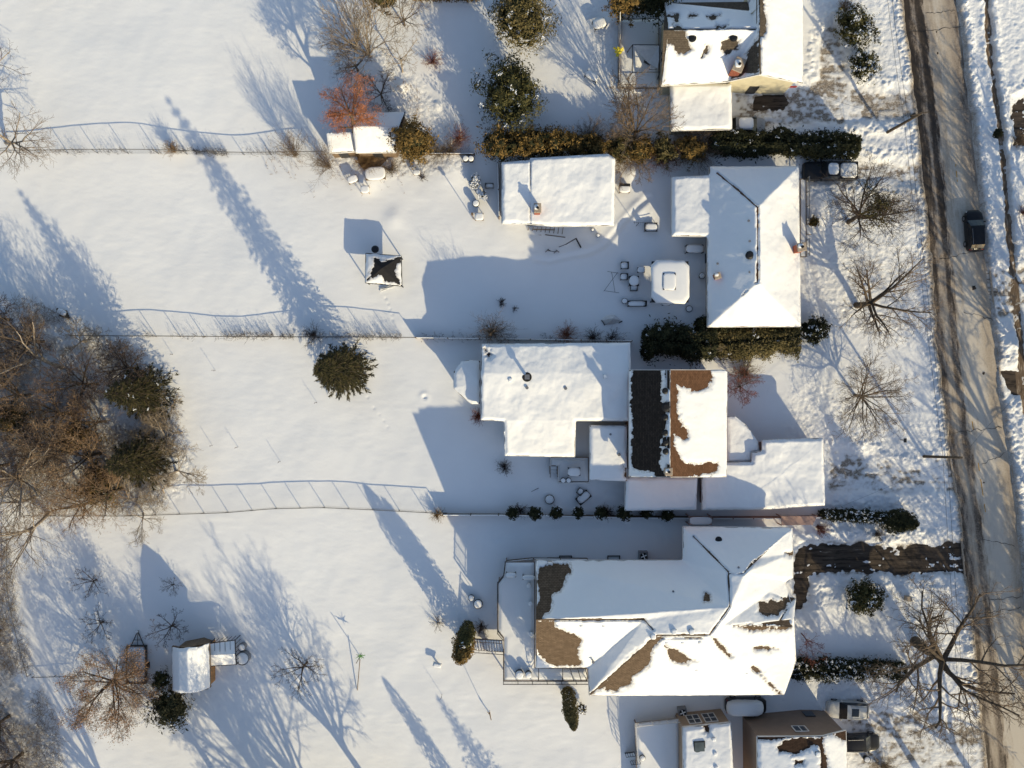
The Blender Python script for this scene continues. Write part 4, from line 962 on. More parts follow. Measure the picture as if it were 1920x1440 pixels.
def lumpy_points(rs, n, c, r3, lump=.28, fill=.35, flat=False, seed=1):
    """points on/under a lumpy ellipsoid's surface"""
    d = rs.normal(size=(n, 3)); d /= np.linalg.norm(d, axis=1, keepdims=True); d[:, 2] = np.where(d[:, 2] < -.35, -d[:, 2], d[:, 2])
    az = np.arctan2(d[:, 1], d[:, 0]); k = 1+lump*(fbm(d[:, 0]*2+seed, d[:, 1]*2+d[:, 2]*1.7, 1.6, seed % 90+3, 3)*2.0)
    rr = k*(1-fill*rs.random(n)**2.2)
    return np.array(c)+d*rr[:, None]*np.array(r3), d
def shrub_tree(label, base, h, rad, leafs='leaf_green', n=5200, size=.11, name='evergreen_tree', top=None, snow=0, cat='tree', group=None, lump=.35, cyl=False, z0=.3, seed=None):
    gx, gy, g_ = G(*base); sd_ = seed if seed is not None else hash_s(base); rs = np.random.default_rng(sd_)
    root = thing(name, label, cat, (gx, gy, g_), group)
    b = MB(); b.tube((gx, gy, g_-.2), (gx, gy, g_+h*.7), max(.05, rad*.06), .03, 8); b.build('trunk', M['bark'], root)
    hz = (h-z0)/2
    if not cyl:
        p, d = lumpy_points(rs, n, (gx, gy, g_+z0+hz*.9), (rad, rad, hz), lump, .55, seed=sd_)
        # clumps: pull the points towards sprays
        k = max(30, n//45); pc, dc = lumpy_points(rs, k, (gx, gy, g_+z0+hz*.9), (rad, rad, hz), lump, .25, seed=sd_)
        idx = rs.integers(0, k, n//2); off = rs.normal(size=(n//2, 3))*rad*.085
        p2 = pc[idx]+off+dc[idx]*rs.uniform(-.05, .16, (n//2, 1))*rad; p = np.concatenate([p[:n//2], p2]); d = np.concatenate([d[:n//2], dc[idx]])
    else:
        z = rs.random(n); a = rs.random(n)*6.283; prof = np.where(z < .12, .7+z*2.5, np.where(z > .6, np.sqrt(np.clip((1-z)/.4, 0, 1)), 1))*(1+.55*vnoise(a*1.3, z*h*1.1, 1, sd_ % 50)+.35*vnoise(a*3, z*h*3, 1, sd_ % 40))
        rr = rad*prof*(1-.5*rs.random(n)**2.5); p = np.stack([gx+rr*np.cos(a), gy+rr*np.sin(a), g_+.1+z*(h-.1)], 1); d = np.stack([np.cos(a), np.sin(a), .5*np.ones(n)], 1)
    foliage(root, p, d+rs.normal(size=d.shape)*.55, size*(.35+1.1*rs.random(len(p))**1.6), leafs, rs)
    # dark inner mass so that light does not fall straight through
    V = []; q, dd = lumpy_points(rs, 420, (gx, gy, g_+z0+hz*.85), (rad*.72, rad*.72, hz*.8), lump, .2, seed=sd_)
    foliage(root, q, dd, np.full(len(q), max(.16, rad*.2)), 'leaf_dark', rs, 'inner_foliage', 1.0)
    if snow:
        u = p[(d[:, 2] > .35) & (rs.random(len(p)) < .5)]; 
        if cyl: u = p[rs.random(len(p)) < .1]
        kk = rs.integers(0, len(u), max(4, snow//9)); c = u[np.repeat(kk, 9)]+rs.normal(size=(len(kk)*9, 3))*np.array([.12, .12, .05])+np.array([0, 0, .06])
        foliage(root, c, np.array([[0, 0, 1.]])+rs.normal(size=c.shape)*.3, rs.uniform(.05, .13, len(c)), 'snow', rs, 'snow_clumps', 1.1)
    return root
def spruce(label, base, h, rad, leafs='leaf_green', whorls=26, per=13, name='spruce_tree', snow=0, group=None, droop=.25, dens=1.0, lean=(0, 0), m_tr='bark'):
    gx, gy, g_ = G(*base); rs = np.random.default_rng(hash_s(base)); root = thing(name, label, 'tree', (gx, gy, g_), group)
    P0 = []; P1 = []; r0 = []; r1 = []; C = []; D = []; SZ = []; SN = []
    for w in range(whorls):
        t = (w+.5)/whorls; z = .6+(h-.7)*t; Rw = rad*((1-t)**.8)*rs.uniform(.82, 1.12)+.12; k = max(4, int(per*(1-.45*t)))
        cx = gx+lean[0]*z/h; cy = gy+lean[1]*z/h
        for j in range(k):
            a = 6.283*(j+rs.random()*.7)/k+w*1.1; L = Rw*rs.uniform(.82, 1.08); e = np.array([math.cos(a)*L, math.sin(a)*L, -droop*L*(1-t)+.18*L*t]); p0 = np.array([cx, cy, g_+z])
            P0.append(p0); P1.append(p0+e); r0.append(.03); r1.append(.01)
            nn = max(4, int(L*9*dens)); s = rs.uniform(.18, 1.03, nn); side = np.cross(e/np.linalg.norm(e), [0, 0, 1.])
            wd = rs.normal(size=nn)*.11*L*(1.1-s)+rs.normal(size=nn)*.04
            c = p0+e*s[:, None]+side*wd[:, None]+np.stack([np.zeros(nn), np.zeros(nn), rs.normal(size=nn)*.05+.03-.10*L*s*s], 1)
            C.append(c); dd = np.cross(e/np.linalg.norm(e)+side*np.sign(wd)[:, None]*.8, rs.normal(size=(nn, 3))); en = e/np.linalg.norm(e); uu = en[None]*1.0+side[None]*np.sign(wd)[:, None]*rs.uniform(.3, .9, (nn, 1))+rs.normal(size=(nn, 3))*.18; D.append(uu/np.linalg.norm(uu, axis=1, keepdims=True)); SZ.append(rs.uniform(.12, .26, nn))
    C = np.concatenate(C); D = np.concatenate(D); SZ = np.concatenate(SZ)
    V, F = tubes_np([(gx, gy, g_-.2), (gx+lean[0]*.5, gy+lean[1]*.5, g_+h*.5)]+P0, [(gx+lean[0]*.5, gy+lean[1]*.5, g_+h*.5), (gx+lean[0], gy+lean[1], g_+h)]+P1, [.05*rad+.08, .03*rad+.05]+r0, [.03*rad+.05, .02]+r1, 6); meshobj('trunk', V, F, M['twigd'], root)
    wq = np.cross(D, np.array([[0, 0, 1.]])+rs.normal(size=D.shape)*.35); wq /= np.linalg.norm(wq, axis=1, keepdims=True); s_ = SZ[:, None]
    Vn = np.stack([C-D*s_*.8, C-wq*s_*.22, C+D*s_*1.3, C+wq*s_*.22], 1).reshape(-1, 3); meshobj('needles', Vn, np.arange(len(Vn)).reshape(-1, 4), M[leafs], root)
    if snow:
        k = rs.integers(0, len(C), snow//6); c = C[np.repeat(k, 6)]+rs.normal(size=(len(k)*6, 3))*.07+np.array([0, 0, .09])
        foliage(root, c, np.array([[0, 0, 1.]])+rs.normal(size=c.shape)*.25, rs.uniform(.05, .12, len(c)), 'snow', rs, 'snow_clumps', 1.1)
    return root
def hedge(label, a, b, w, h, leafs='leaf_dark', n=9000, size=.11, snow=0, name='hedge', tops=None, group=None, seed=1, w1=None):
    A = G(*a); B = G(*b); L = math.hypot(B[0]-A[0], B[1]-A[1]); rs = np.random.default_rng(seed); c0 = ((A[0]+B[0])/2, (A[1]+B[1])/2, (A[2]+B[2])/2)
    root = thing(name, label, 'hedge', c0, group); ux, uy = (B[0]-A[0])/L, (B[1]-A[1])/L
    st = MB()
    for i in range(int(L/.8)+1):
        t = i*.8; st.tube((A[0]+ux*t, A[1]+uy*t, c0[2]-.2), (A[0]+ux*t+rng.uniform(-.1, .1), A[1]+uy*t, c0[2]+h*.75), .05, .03, 6)
    st.build('stems', M['bark'], root)
    s = rs.random(n)*L; side = rs.random(n); ww = w if w1 is None else w+(w1-w)*(s/L)
    ths = rs.random(n)*math.pi
    sgn_ = np.sign(np.cos(ths)); lump = 1+.42*2*vnoise(s, sgn_, .55, seed+3)+.26*2*vnoise(s, sgn_, 1.7, seed+8)+.2*rs.normal(size=n)**2*.5
    prof = np.abs(np.cos(ths))**.55*np.sign(np.cos(ths)); pz = np.sin(ths)**.6
    inn = 1-.4*rs.random(n)**2
    hh = h*(1+.14*2*vnoise(s, side*2, .7, seed+11)+.10*2*vnoise(s*1.0, prof*2, 1.9, seed+17)); endf = np.clip(np.minimum(s, L-s)/.7+.35, 0, 1)
    y = prof*ww/2*lump*inn*endf**.5; z = np.where(ths < 0, 0, .1+(hh-.1)*pz*inn*endf**.4); low = rs.random(n) < .2; z = np.where(low, z*rs.random(n), z)
    pts = np.stack([A[0]+ux*s-uy*y, A[1]+uy*s+ux*y, c0[2]+z], 1); d = np.stack([-uy*prof, ux*prof, pz+.2], 1)
    foliage(root, pts, d+rs.normal(size=d.shape)*.55, rs.uniform(size*.55, size*1.3, n), leafs, rs)
    m = n//12; s = rs.random(m)*L; y = (rs.random(m)-.5)*w*.6; z = rs.random(m)**.6*h*.8
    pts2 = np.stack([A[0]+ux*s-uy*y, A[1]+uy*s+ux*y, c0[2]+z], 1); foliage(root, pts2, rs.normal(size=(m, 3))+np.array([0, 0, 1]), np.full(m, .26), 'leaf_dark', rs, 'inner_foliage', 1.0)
    if snow:
        u = pts[z_ok(pts, c0[2]+h*.72)]; k = rs.integers(0, len(u), snow//7); c = u[np.repeat(k, 7)]+rs.normal(size=(len(k)*7, 3))*np.array([.09, .09, .03])+np.array([0, 0, .08])
        foliage(root, c, np.array([[0, 0, 1.]])+rs.normal(size=c.shape)*.3, rs.uniform(.04, .10, len(c)), 'snow', rs, 'snow_clumps', 1.1)
    return root
def z_ok(p, z): return p[:, 2] > z
def twig_bush(label, base, h, rad, n=90, m='twig', top=None, name='shrub', group=None, fork=3, r=.012, lean=(0, 0), pt=None):
    """many stems fanning out of one root, each forking"""
    gx, gy, g_ = G(*base); rg = random.Random(hash_s(base)+5); root = thing(name, label, 'shrub', (gx, gy, g_), group); sg = []
    for i in range(n):
        a = rg.uniform(0, 6.283); e = rg.uniform(.05, 1)**.6; L = math.hypot(rad*e, h*rg.uniform(.55, 1))*.8; p = Vector((rg.gauss(0, .08*rad), rg.gauss(0, .08*rad), -.05)); d = Vector((math.cos(a)*rad*e+lean[0]*h, math.sin(a)*rad*e+lean[1]*h, h*rg.uniform(.5, 1))).normalized()
        for k in range(3):
            d = (d+Vector((rg.gauss(0, .12), rg.gauss(0, .12), rg.gauss(0, .1)+.04))).normalized(); q = p+d*L/3; sg.append((tuple(p), tuple(q), r*(1.6-.4*k), r*(1.2-.4*k)))
            if k:
                for f in range(fork):
                    dd = rot_dir(d, R(rg.uniform(18, 50)), rg.uniform(0, 6.28)); pp = p.lerp(q, rg.random()); q2 = pp+dd*L*rg.uniform(.15, .32); sg.append((tuple(pp), tuple(q2), r*.7, r*.5))
                    if fork > 2:
                        dd = rot_dir(dd, R(rg.uniform(18, 50)), rg.uniform(0, 6.28)); pp = pp.lerp(q2, .6); sg.append((tuple(pp), tuple(pp+dd*L*.14), r*.6, r*.4))
            p = q
    V, F = tubes_np([s[0] for s in sg], [s[1] for s in sg], [s[2] for s in sg], [s[3] for s in sg], 3)
    meshobj('stems', V+np.array([gx, gy, g_]), F, M[m], root); return root

# --- left woods
w0 = bare_tree('tall brown tree in the dense left wood with pale wide limbs', (40, 905), 13, 6.2, (20, 880), .28, 8, (6, 6, 5), 'barkp', 'twig', group='trees of the left wood', seed=3, ratio=.56)
w1 = bare_tree('ochre twigged tree in the middle of the left wood', (190, 850), 9, 4.2, None, .2, 8, (7, 6, 5), 'bark', 'twigm', 'leaf_tan', 1100, .05, group='trees of the left wood', seed=4)
w2 = bare_tree('grey bare tree at the upper corner of the left wood', (165, 640), 4.6, 2.7, None, .12, 9, (6, 5, 4), 'barkp', 'twigp', group='trees of the left wood', seed=5)
w3 = bare_tree('dark twigged tree beside the fence in the left wood', (85, 640), 8, 3.0, None, .15, 10, (7, 6, 5), 'bark', 'twigd', group='trees of the left wood', seed=6, twig_r=.014)
w4 = bare_tree('pale spreading tree at the east tip of the left wood', (330, 885), 4.8, 3.4, (345, 880), .13, 7, (6, 5, 4), 'barkp', 'twigp', group='trees of the left wood', seed=8)
for src, b, lb, rz_, sc in [
    (w1, (140, 775), 'rust brown tree north of the pale limbed tree in the wood', 1, .95), (w1, (232, 915), 'ochre tree at the south fence in the left wood', 2.2, .9), (w1, (60, 740), 'ochre tree low on the left edge of the wood', 3.1, .9), (w1, (175, 940), 'ochre bushy tree leaning over the rail fence', 4.2, .8),
    (w0, (120, 690), 'tall brown tree in the north of the left wood', 1.9, .8), (w0, (-20, 800), 'large brown tree cut by the left edge halfway down', 2.5, .95), (w0, (95, 960), 'broad brown tree over the southern fence of the wood', 3.9, .75),
    (w3, (20, 600), 'dark tree at the left edge above the wood fence', 2, 1.1), (w3, (260, 690), 'dark small tree behind the two dark spruces', 1, 1), (w3, (20, 690), 'dark twiggy tree just below the fence at the left edge', 4, 1.1), (w3, (185, 720), 'dark twiggy tree inside the shaded north of the wood', 5, 1.15),
    (w4, (330, 835), 'pale thin tree above the east tip of the wood', 2, .95), (w4, (300, 790), 'pale thin tree right of the dark spruces', 4, .9), (w4, (310, 925), 'small pale tree by the snow bank at the rail fence', 1, .7), (w2, (75, 850), 'grey tree in the hollow of the wood', 2, 1.2), (w2, (230, 665), 'grey low tree on the snowy north east fringe', 3, .9), (w4, (345, 810), 'pale wispy tree on the open east fringe of the wood', 2.9, .8), (w2, (330, 760), 'grey wispy tree right of the upper dark spruce', 4.4, .8), (w4, (240, 940), 'pale tree at the south fence in the wood', .3, .9), (w2, (120, 880), 'grey tree near the middle of the left wood', 5.2, 1.3), (w4, (70, 930), 'pale tree near the rail fence at the left of the wood', 3.3, 1.2), (w2, (10, 760), 'grey tree at the left edge halfway down the wood', 1.3, 1.3),
    (w1, (20, 870), 'ochre tree by the left frame edge in the wood', .6, .9), (w3, (130, 830), 'dark twigged tree at the heart of the wood', 2.8, 1.2), (w1, (200, 790), 'rusty tree west of the upper dark spruce', 5, .8), (w4, (270, 960), 'pale twigged sapling on the south fence line of the wood', 5, .75)]:
    copy_tree(src, b, lb, rz_, sc)
spruce('upper dark spruce in the left wood', (290, 737), 10.5, 3.3, 'leaf_deep', 22, 14, snow=150, dens=1.7, group='spruces in the left wood')
spruce('lower dark spruce in the left wood', (284, 858), 9.5, 3.2, 'leaf_deep', 20, 14, snow=40, dens=1.7, group='spruces in the left wood')
shrub_tree('golden brown cedar thicket low in the left wood', (205, 905), 3.6, 2.1, 'leaf_gold', 2600, .10, 'cedar_tree', lump=.6); shrub_tree('golden cedar west of the spruces in the left wood', (165, 820), 4, 2.0, 'leaf_gold', 2400, .10, 'cedar_tree', lump=.6)
shrub_tree('dark golden cedar near the left edge of the wood', (55, 780), 4.5, 1.6, 'leaf_gold', 2400, .10, 'cedar_tree', lump=.6)
# left lower strip
e0 = bare_tree('twiggy tree on the left edge below the rail fence', (-5, 1010), 6, 2.6, None, .15, 8, (6, 5, 4), 'bark', 'twigd', group='trees down the left edge', seed=21)
for b, lb, rz_, sc in [((-10, 1090), 'dark twiggy tree at the left edge beside the orchard', 1, 1), ((5, 1180), 'twiggy tree at the left edge west of the trailer', 2, 1.1), ((-5, 1265), 'twiggy tree at the left edge where the wire fence ends', 3, 1), ((20, 1340), 'large dark tree in the lower left corner thicket', 4, 1.25), ((45, 1410), 'dark tree at the bottom left corner', 5, 1.3), ((-10, 1400), 'dark tree cut off by the bottom left corner', .5, 1.1), ((60, 1470), 'dark tree below the bottom left corner', 1.5, 1.2)]:
    copy_tree(e0, b, lb, rz_, sc)
# top left trees cut by the frame
bare_tree('bare tree reaching in from the left edge over the top fence', (12, 268), 8, 4.6, (45, 275), .22, 7, (6, 5, 5), 'barkp', 'twig', seed=31)
bare_tree('bare tree reaching in from the upper left corner', (-45, 165), 9, 4.4, (-40, 120), .22, 8, (6, 5, 4), 'barkp', 'twigd', seed=32)
bare_tree('twiggy tree touching the top edge above the field', (80, -22), 5, 3, None, .12, 7, (5, 5, 4), 'bark', 'twigd', seed=33)
# cluster by the sheds
bare_tree('tall many stemmed yellow grey tree fanning out above the sheds', (695, 108), 10, 3.6, (672, 60), .14, 15, (6, 5, 3), 'barkp', 'twigp', name='bare_tree', seed=41, tfrac=.08, elev=(.7, 1), ang=(12, 32))
bare_tree('second many stemmed tree just left of the fanning tree', (668, 95), 8, 3.4, None, .1, 12, (5, 5, 4), 'bark', 'twig', seed=42, tfrac=.1, elev=(.6, 1), ang=(12, 34))
bare_tree('dark tangled tree north of the orange tree', (672, 135), 5, 3.0, None, .12, 9, (6, 6, 4), 'bark', 'twigd', seed=43)
bare_tree('dark tangled tree behind the larger shed', (718, 185), 4, 2.8, None, .12, 9, (6, 6, 4), 'bark', 'twigd', seed=44)
bare_tree('orange twigged tree leaning over the sheds', (667, 288), 10, 3.1, (657, 190), .24, 11, (8, 7, 5), 'bark', 'twigr', 'leaf_orange', 4500, .05, seed=45, tfrac=.62, elev=(.1, .9))
bare_tree('small pale trunked tree right of the sheds cluster', (755, 137), 6, 2.2, (752, 95), .10, 7, (5, 4, 4), 'barkp', 'twigp', seed=46, tfrac=.5)
bare_tree('small grey tree near the top edge above the pale trunked tree', (759, 50), 7, 2.6, (757, 15), .12, 8, (5, 5, 4), 'bark', 'twig', seed=47, tfrac=.3)
twig_bush('red twigged shrub on the shadow line below the top edge', (812, 118), 1.2, 1.6, 60, 'twigred'); twig_bush('reddish shrub east of the brown cedar', (860, 262), 1.5, 1.7, 80, 'twigred'); twig_bush('brown weedy shrub on the snow bank below the cedar', (845, 285), 1.4, 1.6, 70, 'twig')
shrub_tree('golden brown cedar beside the larger shed', (783, 288), 6.5, 2.1, 'leaf_gold', 6500, .11, 'cedar_tree', lump=.4)
shrub_tree('greener evergreen at the top edge above the sheds', (728, 12), 6, 2.3, 'leaf_gold', 2500, .11, lump=.5); hedge('dark brown hedge along the top edge', (775, -6), (905, -6), 1.3, 1.6, 'leaf_gold', 3000, seed=6)
shrub_tree('round grey green evergreen near the top edge', (975, 62), 6.2, 3.05, 'leaf_olive', 9000, .11, snow=500, group='round evergreens in the top garden'); shrub_tree('round dark evergreen with snowy lower rim', (960, 196), 5.6, 3.05, 'leaf_green', 9000, .12, snow=350, group='round evergreens in the top garden', lump=.45)
shrub_tree('golden pine beside the white umbrella pole', (1164, 32), 7, 1.8, 'leaf_gold', 5000, .12, 'pine_tree'); shrub_tree('dark pine touching the top edge by the cream house', (1212, 22), 6.5, 2.6, 'leaf_dark', 5500, .13, 'pine_tree')
bare_tree('forked bare tree with grey spreading limbs left of the flat garage', (1189, 262), 8, 4.0, (1195, 195), .18, 10, (8, 6, 5), 'bark', 'twig', seed=51, tfrac=.14, elev=(.5, 1), ang=(18, 42), twig_r=.016)
# cedar row between the top gardens
for i, (x_, y_, r_, h_, lf, lb) in enumerate([(935, 287, 1.9, 4.4, 'leaf_gold', 'westmost golden cedar of the row above the long garage'), (972, 282, 1.6, 3.8, 'leaf_gold', 'second golden cedar from the west end of the row'), (1005, 280, 1.8, 4.1, 'leaf_gold', 'third golden cedar in the row above the garage roof'),
     (1042, 281, 1.6, 3.8, 'leaf_gold', 'fourth golden cedar in the row above the garage'), (1078, 284, 1.4, 3.2, 'leaf_gold', 'fifth cedar of the row, thin and brownish'), (1112, 286, 1.3, 2.8, 'leaf_gold', 'sixth cedar of the row near the garage corner'),
     (1155, 287, 1.4, 2.6, 'leaf_olive', 'low olive cedar below the forked bare tree'), (1195, 288, 1.5, 2.6, 'leaf_gold', 'low golden cedar right of the forked trunk'), (1240, 289, 1.4, 2.8, 'leaf_olive', 'low olive cedar left of the flat garage'), (1285, 289, 1.4, 2.9, 'leaf_gold', 'low golden cedar below the flat garage')]):
    shrub_tree(lb, (x_, y_), h_, r_, lf, 3000, .10, 'cedar_tree', group='cedars in the row between the top gardens', lump=.5)
twig_bush('rusty brown twiggy shrub mixed into the cedar row east of the garage', (1165, 288), 2.8, 3.8, 260, 'twigg'); twig_bush('brown twiggy shrub below the flat snowy garage', (1300, 285), 2.6, 3.4, 260, 'twig'); twig_bush('rusty shrub in the cedar row above the hip roof', (1240, 300), 2.2, 2.6, 130, 'twigr'); twig_bush('brown twigs behind the cedar row, west part', (1105, 262), 2.2, 2.8, 120, 'twig')
bare_tree('low brown tree spreading over the cedar row', (1195, 292), 4, 3.4, (1190, 300), .12, 8, (6, 5, 4), 'barkp', 'twigg', seed=52, elev=(.1, .6))
hedge('tall dark cedar hedge between the flat garage and the black pickup', (1325, 279), (1598, 280), 2.2, 2.6, 'leaf_dark', 15000, .12, snow=260, seed=3)
hedge('short dark cedar hedge above the white hip roof corner', (1440, 262), (1470, 262), 1.6, 2.0, 'leaf_dark', 1500, .12, seed=31)
# front garden top right
shrub_tree('snow dusted evergreen shrub nearer the top right street', (1592, 62), 2.6, 1.9, 'leaf_green', 5000, .11, 'evergreen_shrub', snow=500, cat='shrub', lump=.5, group='snowy shrubs in the top front garden'); shrub_tree('ragged snow covered shrub south of the larger top right shrub', (1606, 132), 2.2, 1.35, 'leaf_green', 3200, .11, 'evergreen_shrub', snow=500, cat='shrub', lump=.8, group='snowy shrubs in the top front garden')
twig_bush('ochre twiggy shrub at the top edge left of the snowy shrub', (1578, 20), 1.8, 1.2, 70, 'twigg')
# street trees
iv = bare_tree('ivy clad bare tree leaning right in the bungalow front garden', (1588, 418), 10, 5.4, (1655, 378), .26, 10, (8, 7, 6), 'bark', 'twigd', seed=61, tfrac=.3)
gx, gy, g_ = G(1588, 418); rs = np.random.default_rng(5); c = P(1643, 392, 4.6); p, d = lumpy_points(rs, 4200, c, (1.9, 1.9, 2.2), .7, .8, seed=9); foliage(iv, p, d+rs.normal(size=d.shape), rs.uniform(.05, .11, len(p)), 'leaf_olive', rs, 'ivy')
bare_tree('bare tree with two forked limbs and mossy trunk over the street verge', (1603, 573), 9.5, 5.6, (1690, 562), .34, 8, (8, 7, 6), 'bark', 'twig', seed=62, tfrac=.30, elev=(.15, .8), ratio=.55)
bare_tree('small round crowned bare tree in the middle front garden', (1600, 740), 7.5, 4.8, (1638, 750), .16, 16, (7, 6, 5), 'bark', 'twig', seed=63, tfrac=.3, elev=(.3, .85))
bare_tree('largest bare tree with long limbs reaching over the street', (1712, 1200), 14.5, 10.5, (1845, 1280), .55, 9, (9, 7, 6), 'bark', 'twig', seed=68, tfrac=.34, elev=(.05, .6), curl=.34, ratio=.5, twig_r=.014)
# front yards
hedge('dark green yew hedge below the bungalow', (1180+20, 640), (1335, 648), 3.4, 3.0, 'leaf_dark', 12000, .12, snow=90, seed=4, w1=2.6); hedge('dark olive hedge at the south wall of the bungalow', (1330, 645), (1490, 632), 3.2, 2.2, 'leaf_olive', 11000, .11, snow=60, seed=7)
hedge('dark yew hedge strip under the bungalow eave', (1300, 610), (1488, 622), 1.8, 2.0, 'leaf_dark', 7000, .11, snow=0, seed=71)
shrub_tree('round dark snow flecked shrub at the bungalow corner', (1516, 620), 2.2, 1.35, 'leaf_dark', 3500, .11, 'evergreen_shrub', snow=160, cat='shrub')
bare_tree('small bare tree spreading over the yew hedge', (1310, 655), 3.6, 2.4, (1318, 650), .1, 9, (5, 4, 4), 'barkp', 'twigp', seed=64, elev=(.3, .8))
bare_tree('rusty bare ornamental tree in front of the brown roof', (1385, 725), 4.5, 2.3, (1392, 725), .1, 10, (6, 5, 5), 'bark', 'twigred', seed=65, elev=(.3, .9)); twig_bush('grey shrub in the shaded nook east of the brown roof', (1395, 700), 1.6, 2.2, 120, 'twig')
hedge('long dark hedge beside the asphalt driveway', (1530, 962), (1700, 970), 1.1, 1.5, 'leaf_dark', 8500, .09, snow=700, seed=8)
x, y, z = P(1700, 972); shrub_tree('pointed dark cone shrub at the street end of the driveway hedge', (1672, 968), 5.2, 1.0, 'leaf_dark', 3200, .09, 'cedar_tree', cyl=True, cat='shrub'); shrub_tree('stout dark cedar beside the cone shrub', (1658, 976), 4.0, .95, 'leaf_dark', 2400, .09, 'cedar_tree', cyl=True, cat='shrub')
shrub_tree('dark green snow flecked shrub in the lowest front garden', (1608, 1113), 2.6, 1.6, 'leaf_green', 5000, .11, 'evergreen_shrub', snow=260, cat='shrub')
hedge('snow flecked clipped hedge in the lowest front garden', (1478, 1252), (1690, 1250), 1.9, 1.5, 'leaf_dark', 12000, .10, snow=1500, seed=9)
bare_tree('leaning red twigged tree beside the entrance of the largest house', (1500, 1185), 4.6, 1.6, (1530, 1225), .06, 6, (5, 5, 3), 'twigred', 'twigred', seed=67, tfrac=.35, elev=(.5, 1))
twig_bush('red twigged shrub by the driveway hedge west end', (1530, 985), 1.8, 1.2, 60, 'twigred', lean=(.4, -.4)); twig_bush('brown shrub by the asphalt driveway bank', (1640, 1000), 1.2, 1.1, 50, 'twig')
twig_bush('small shrub below the corner of the lowest front drive', (1655, 1435), 2, 1.6, 90, 'twigp')
# row of small cedars behind the fence
ps = [961, 1002, 1041, 1082, 1124, 1166, 1207, 1246]; words = ['westmost', 'second', 'third', 'fourth', 'fifth', 'sixth', 'seventh', 'eastmost']; proto = None
for i, x_ in enumerate(ps):
    lb = '%s small round cedar along the fence north of the largest house' % words[i]
    if proto is None: proto = shrub_tree(lb, (x_, 957), 2.3, .62, 'leaf_dark', 1500, .085, 'cedar_tree', snow=40, group='small cedars in a row along the fence', cat='shrub')
    else: c_ = copy_tree(proto, (x_, 957 if i < 7 else 961), lb, i*1.3, 1+.12*rng.uniform(-1, 1.5))
# columnar evergreens
shrub_tree('tall columnar cedar at the foot of the deck stairs', (872, 1192), 7.8, 1.05, 'leaf_gold', 5200, .10, 'cedar_tree', cyl=True, seed=4, group='columnar cedars west of the largest house'); shrub_tree('columnar cedar close beside the taller one by the deck stairs', (878, 1175), 6.6, .8, 'leaf_green', 3600, .10, 'cedar_tree', cyl=True, seed=5, group='columnar cedars west of the largest house', snow=60)
shrub_tree('lone slim columnar cedar below the raised deck', (1063, 1293), 10.2, .70, 'leaf_olive', 6500, .09, 'cedar_tree', cyl=True, seed=6)
twig_bush('dark branching shrub under the deck stairs', (903, 1172), 1.6, 1.0, 60, 'twigd'); twig_bush('red shrub beside the deck stairs', (915, 1205), 1.8, .9, 50, 'twigred')
shrub_tree('tiny snow flecked shrub right of the slim cedar', (1090, 1322), 1.1, .5, 'leaf_olive', 700, .08, 'shrub', cat='shrub', snow=60)
# middle
spruce('lone large spruce in the middle field', (654, 695), 14.4, 3.05, 'leaf_deep', 22, 17, droop=.30, dens=2.6)
twig_bush('big grey shrub west of the low white house at the fence', (922, 624), 5.6, 2.0, 110, 'twig'); twig_bush('dark weed clump in the shaded back garden', (940, 568), .7, .7, 40, 'twigd'); twig_bush('small weed clump beside the low house fence', (965, 580), .5, .5, 20, 'twigd')
twig_bush('rust red shrub at the wall of the low white house', (897, 780), 1.4, 1.2, 90, 'twigred'); twig_bush('dark bare shrub in the shaded middle garden', (946, 874), 1.1, 1.1, 70, 'twigd'); twig_bush('bare shrub at the fence above the flat lean-to', (1137, 958), 1.4, 1.1, 60, 'twigd'); twig_bush('flat weedy shrub behind the small cedars', (975, 955), 1.0, 1.1, 60, 'twigd')
twig_bush('reddish twiggy shrub above the low white roof', (1062, 628), 1.8, 1.8, 90, 'twigr'); twig_bush('dark climbing shrub above the low white roof', (1110, 634), 2.6, 1.4, 60, 'twigd'); twig_bush('thin shrub above the east end of the low white roof', (1145, 634), 2.4, 1.2, 40, 'twigd')
twig_bush('thin dry shrub at the fence below the big shadow', (590, 628), 2.2, 1.6, 60, 'twigd'); twig_bush('thin grey shrub on the top fence beside the fallen shadow', (330, 285), 2.2, 1.0, 60, 'twigg')
twig_bush('dry brown weeds at the rail fence corner', (822, 962), 1.2, 1.0, 80, 'twigg'); twig_bush('dry tall shrub on the top fence left of the sheds', (556, 293), 6.2, 1.5, 60, 'twig'); twig_bush('second dry tall shrub on the fence beside the smaller shed', (618, 314), 6.6, 1.7, 70, 'twig')
twig_bush('brown twiggy shrub on the mulch below the sheds', (690, 305), 1.4, 2.0, 140, 'twigg'); twig_bush('small twiggy shrub on the snowy bed', (735, 320), 1.0, 1.3, 70, 'twig'); twig_bush('small dark weed by the snow box', (792, 335), .7, .8, 30, 'twigd'); twig_bush('grey shrub under the brown cedar', (822, 290), 1.3, 1.5, 90, 'twigp')
twig_bush('thin sapling beside the leaning shadow of the cedar', (822, 1165), 1.0, 1.3, 26, 'twigd')
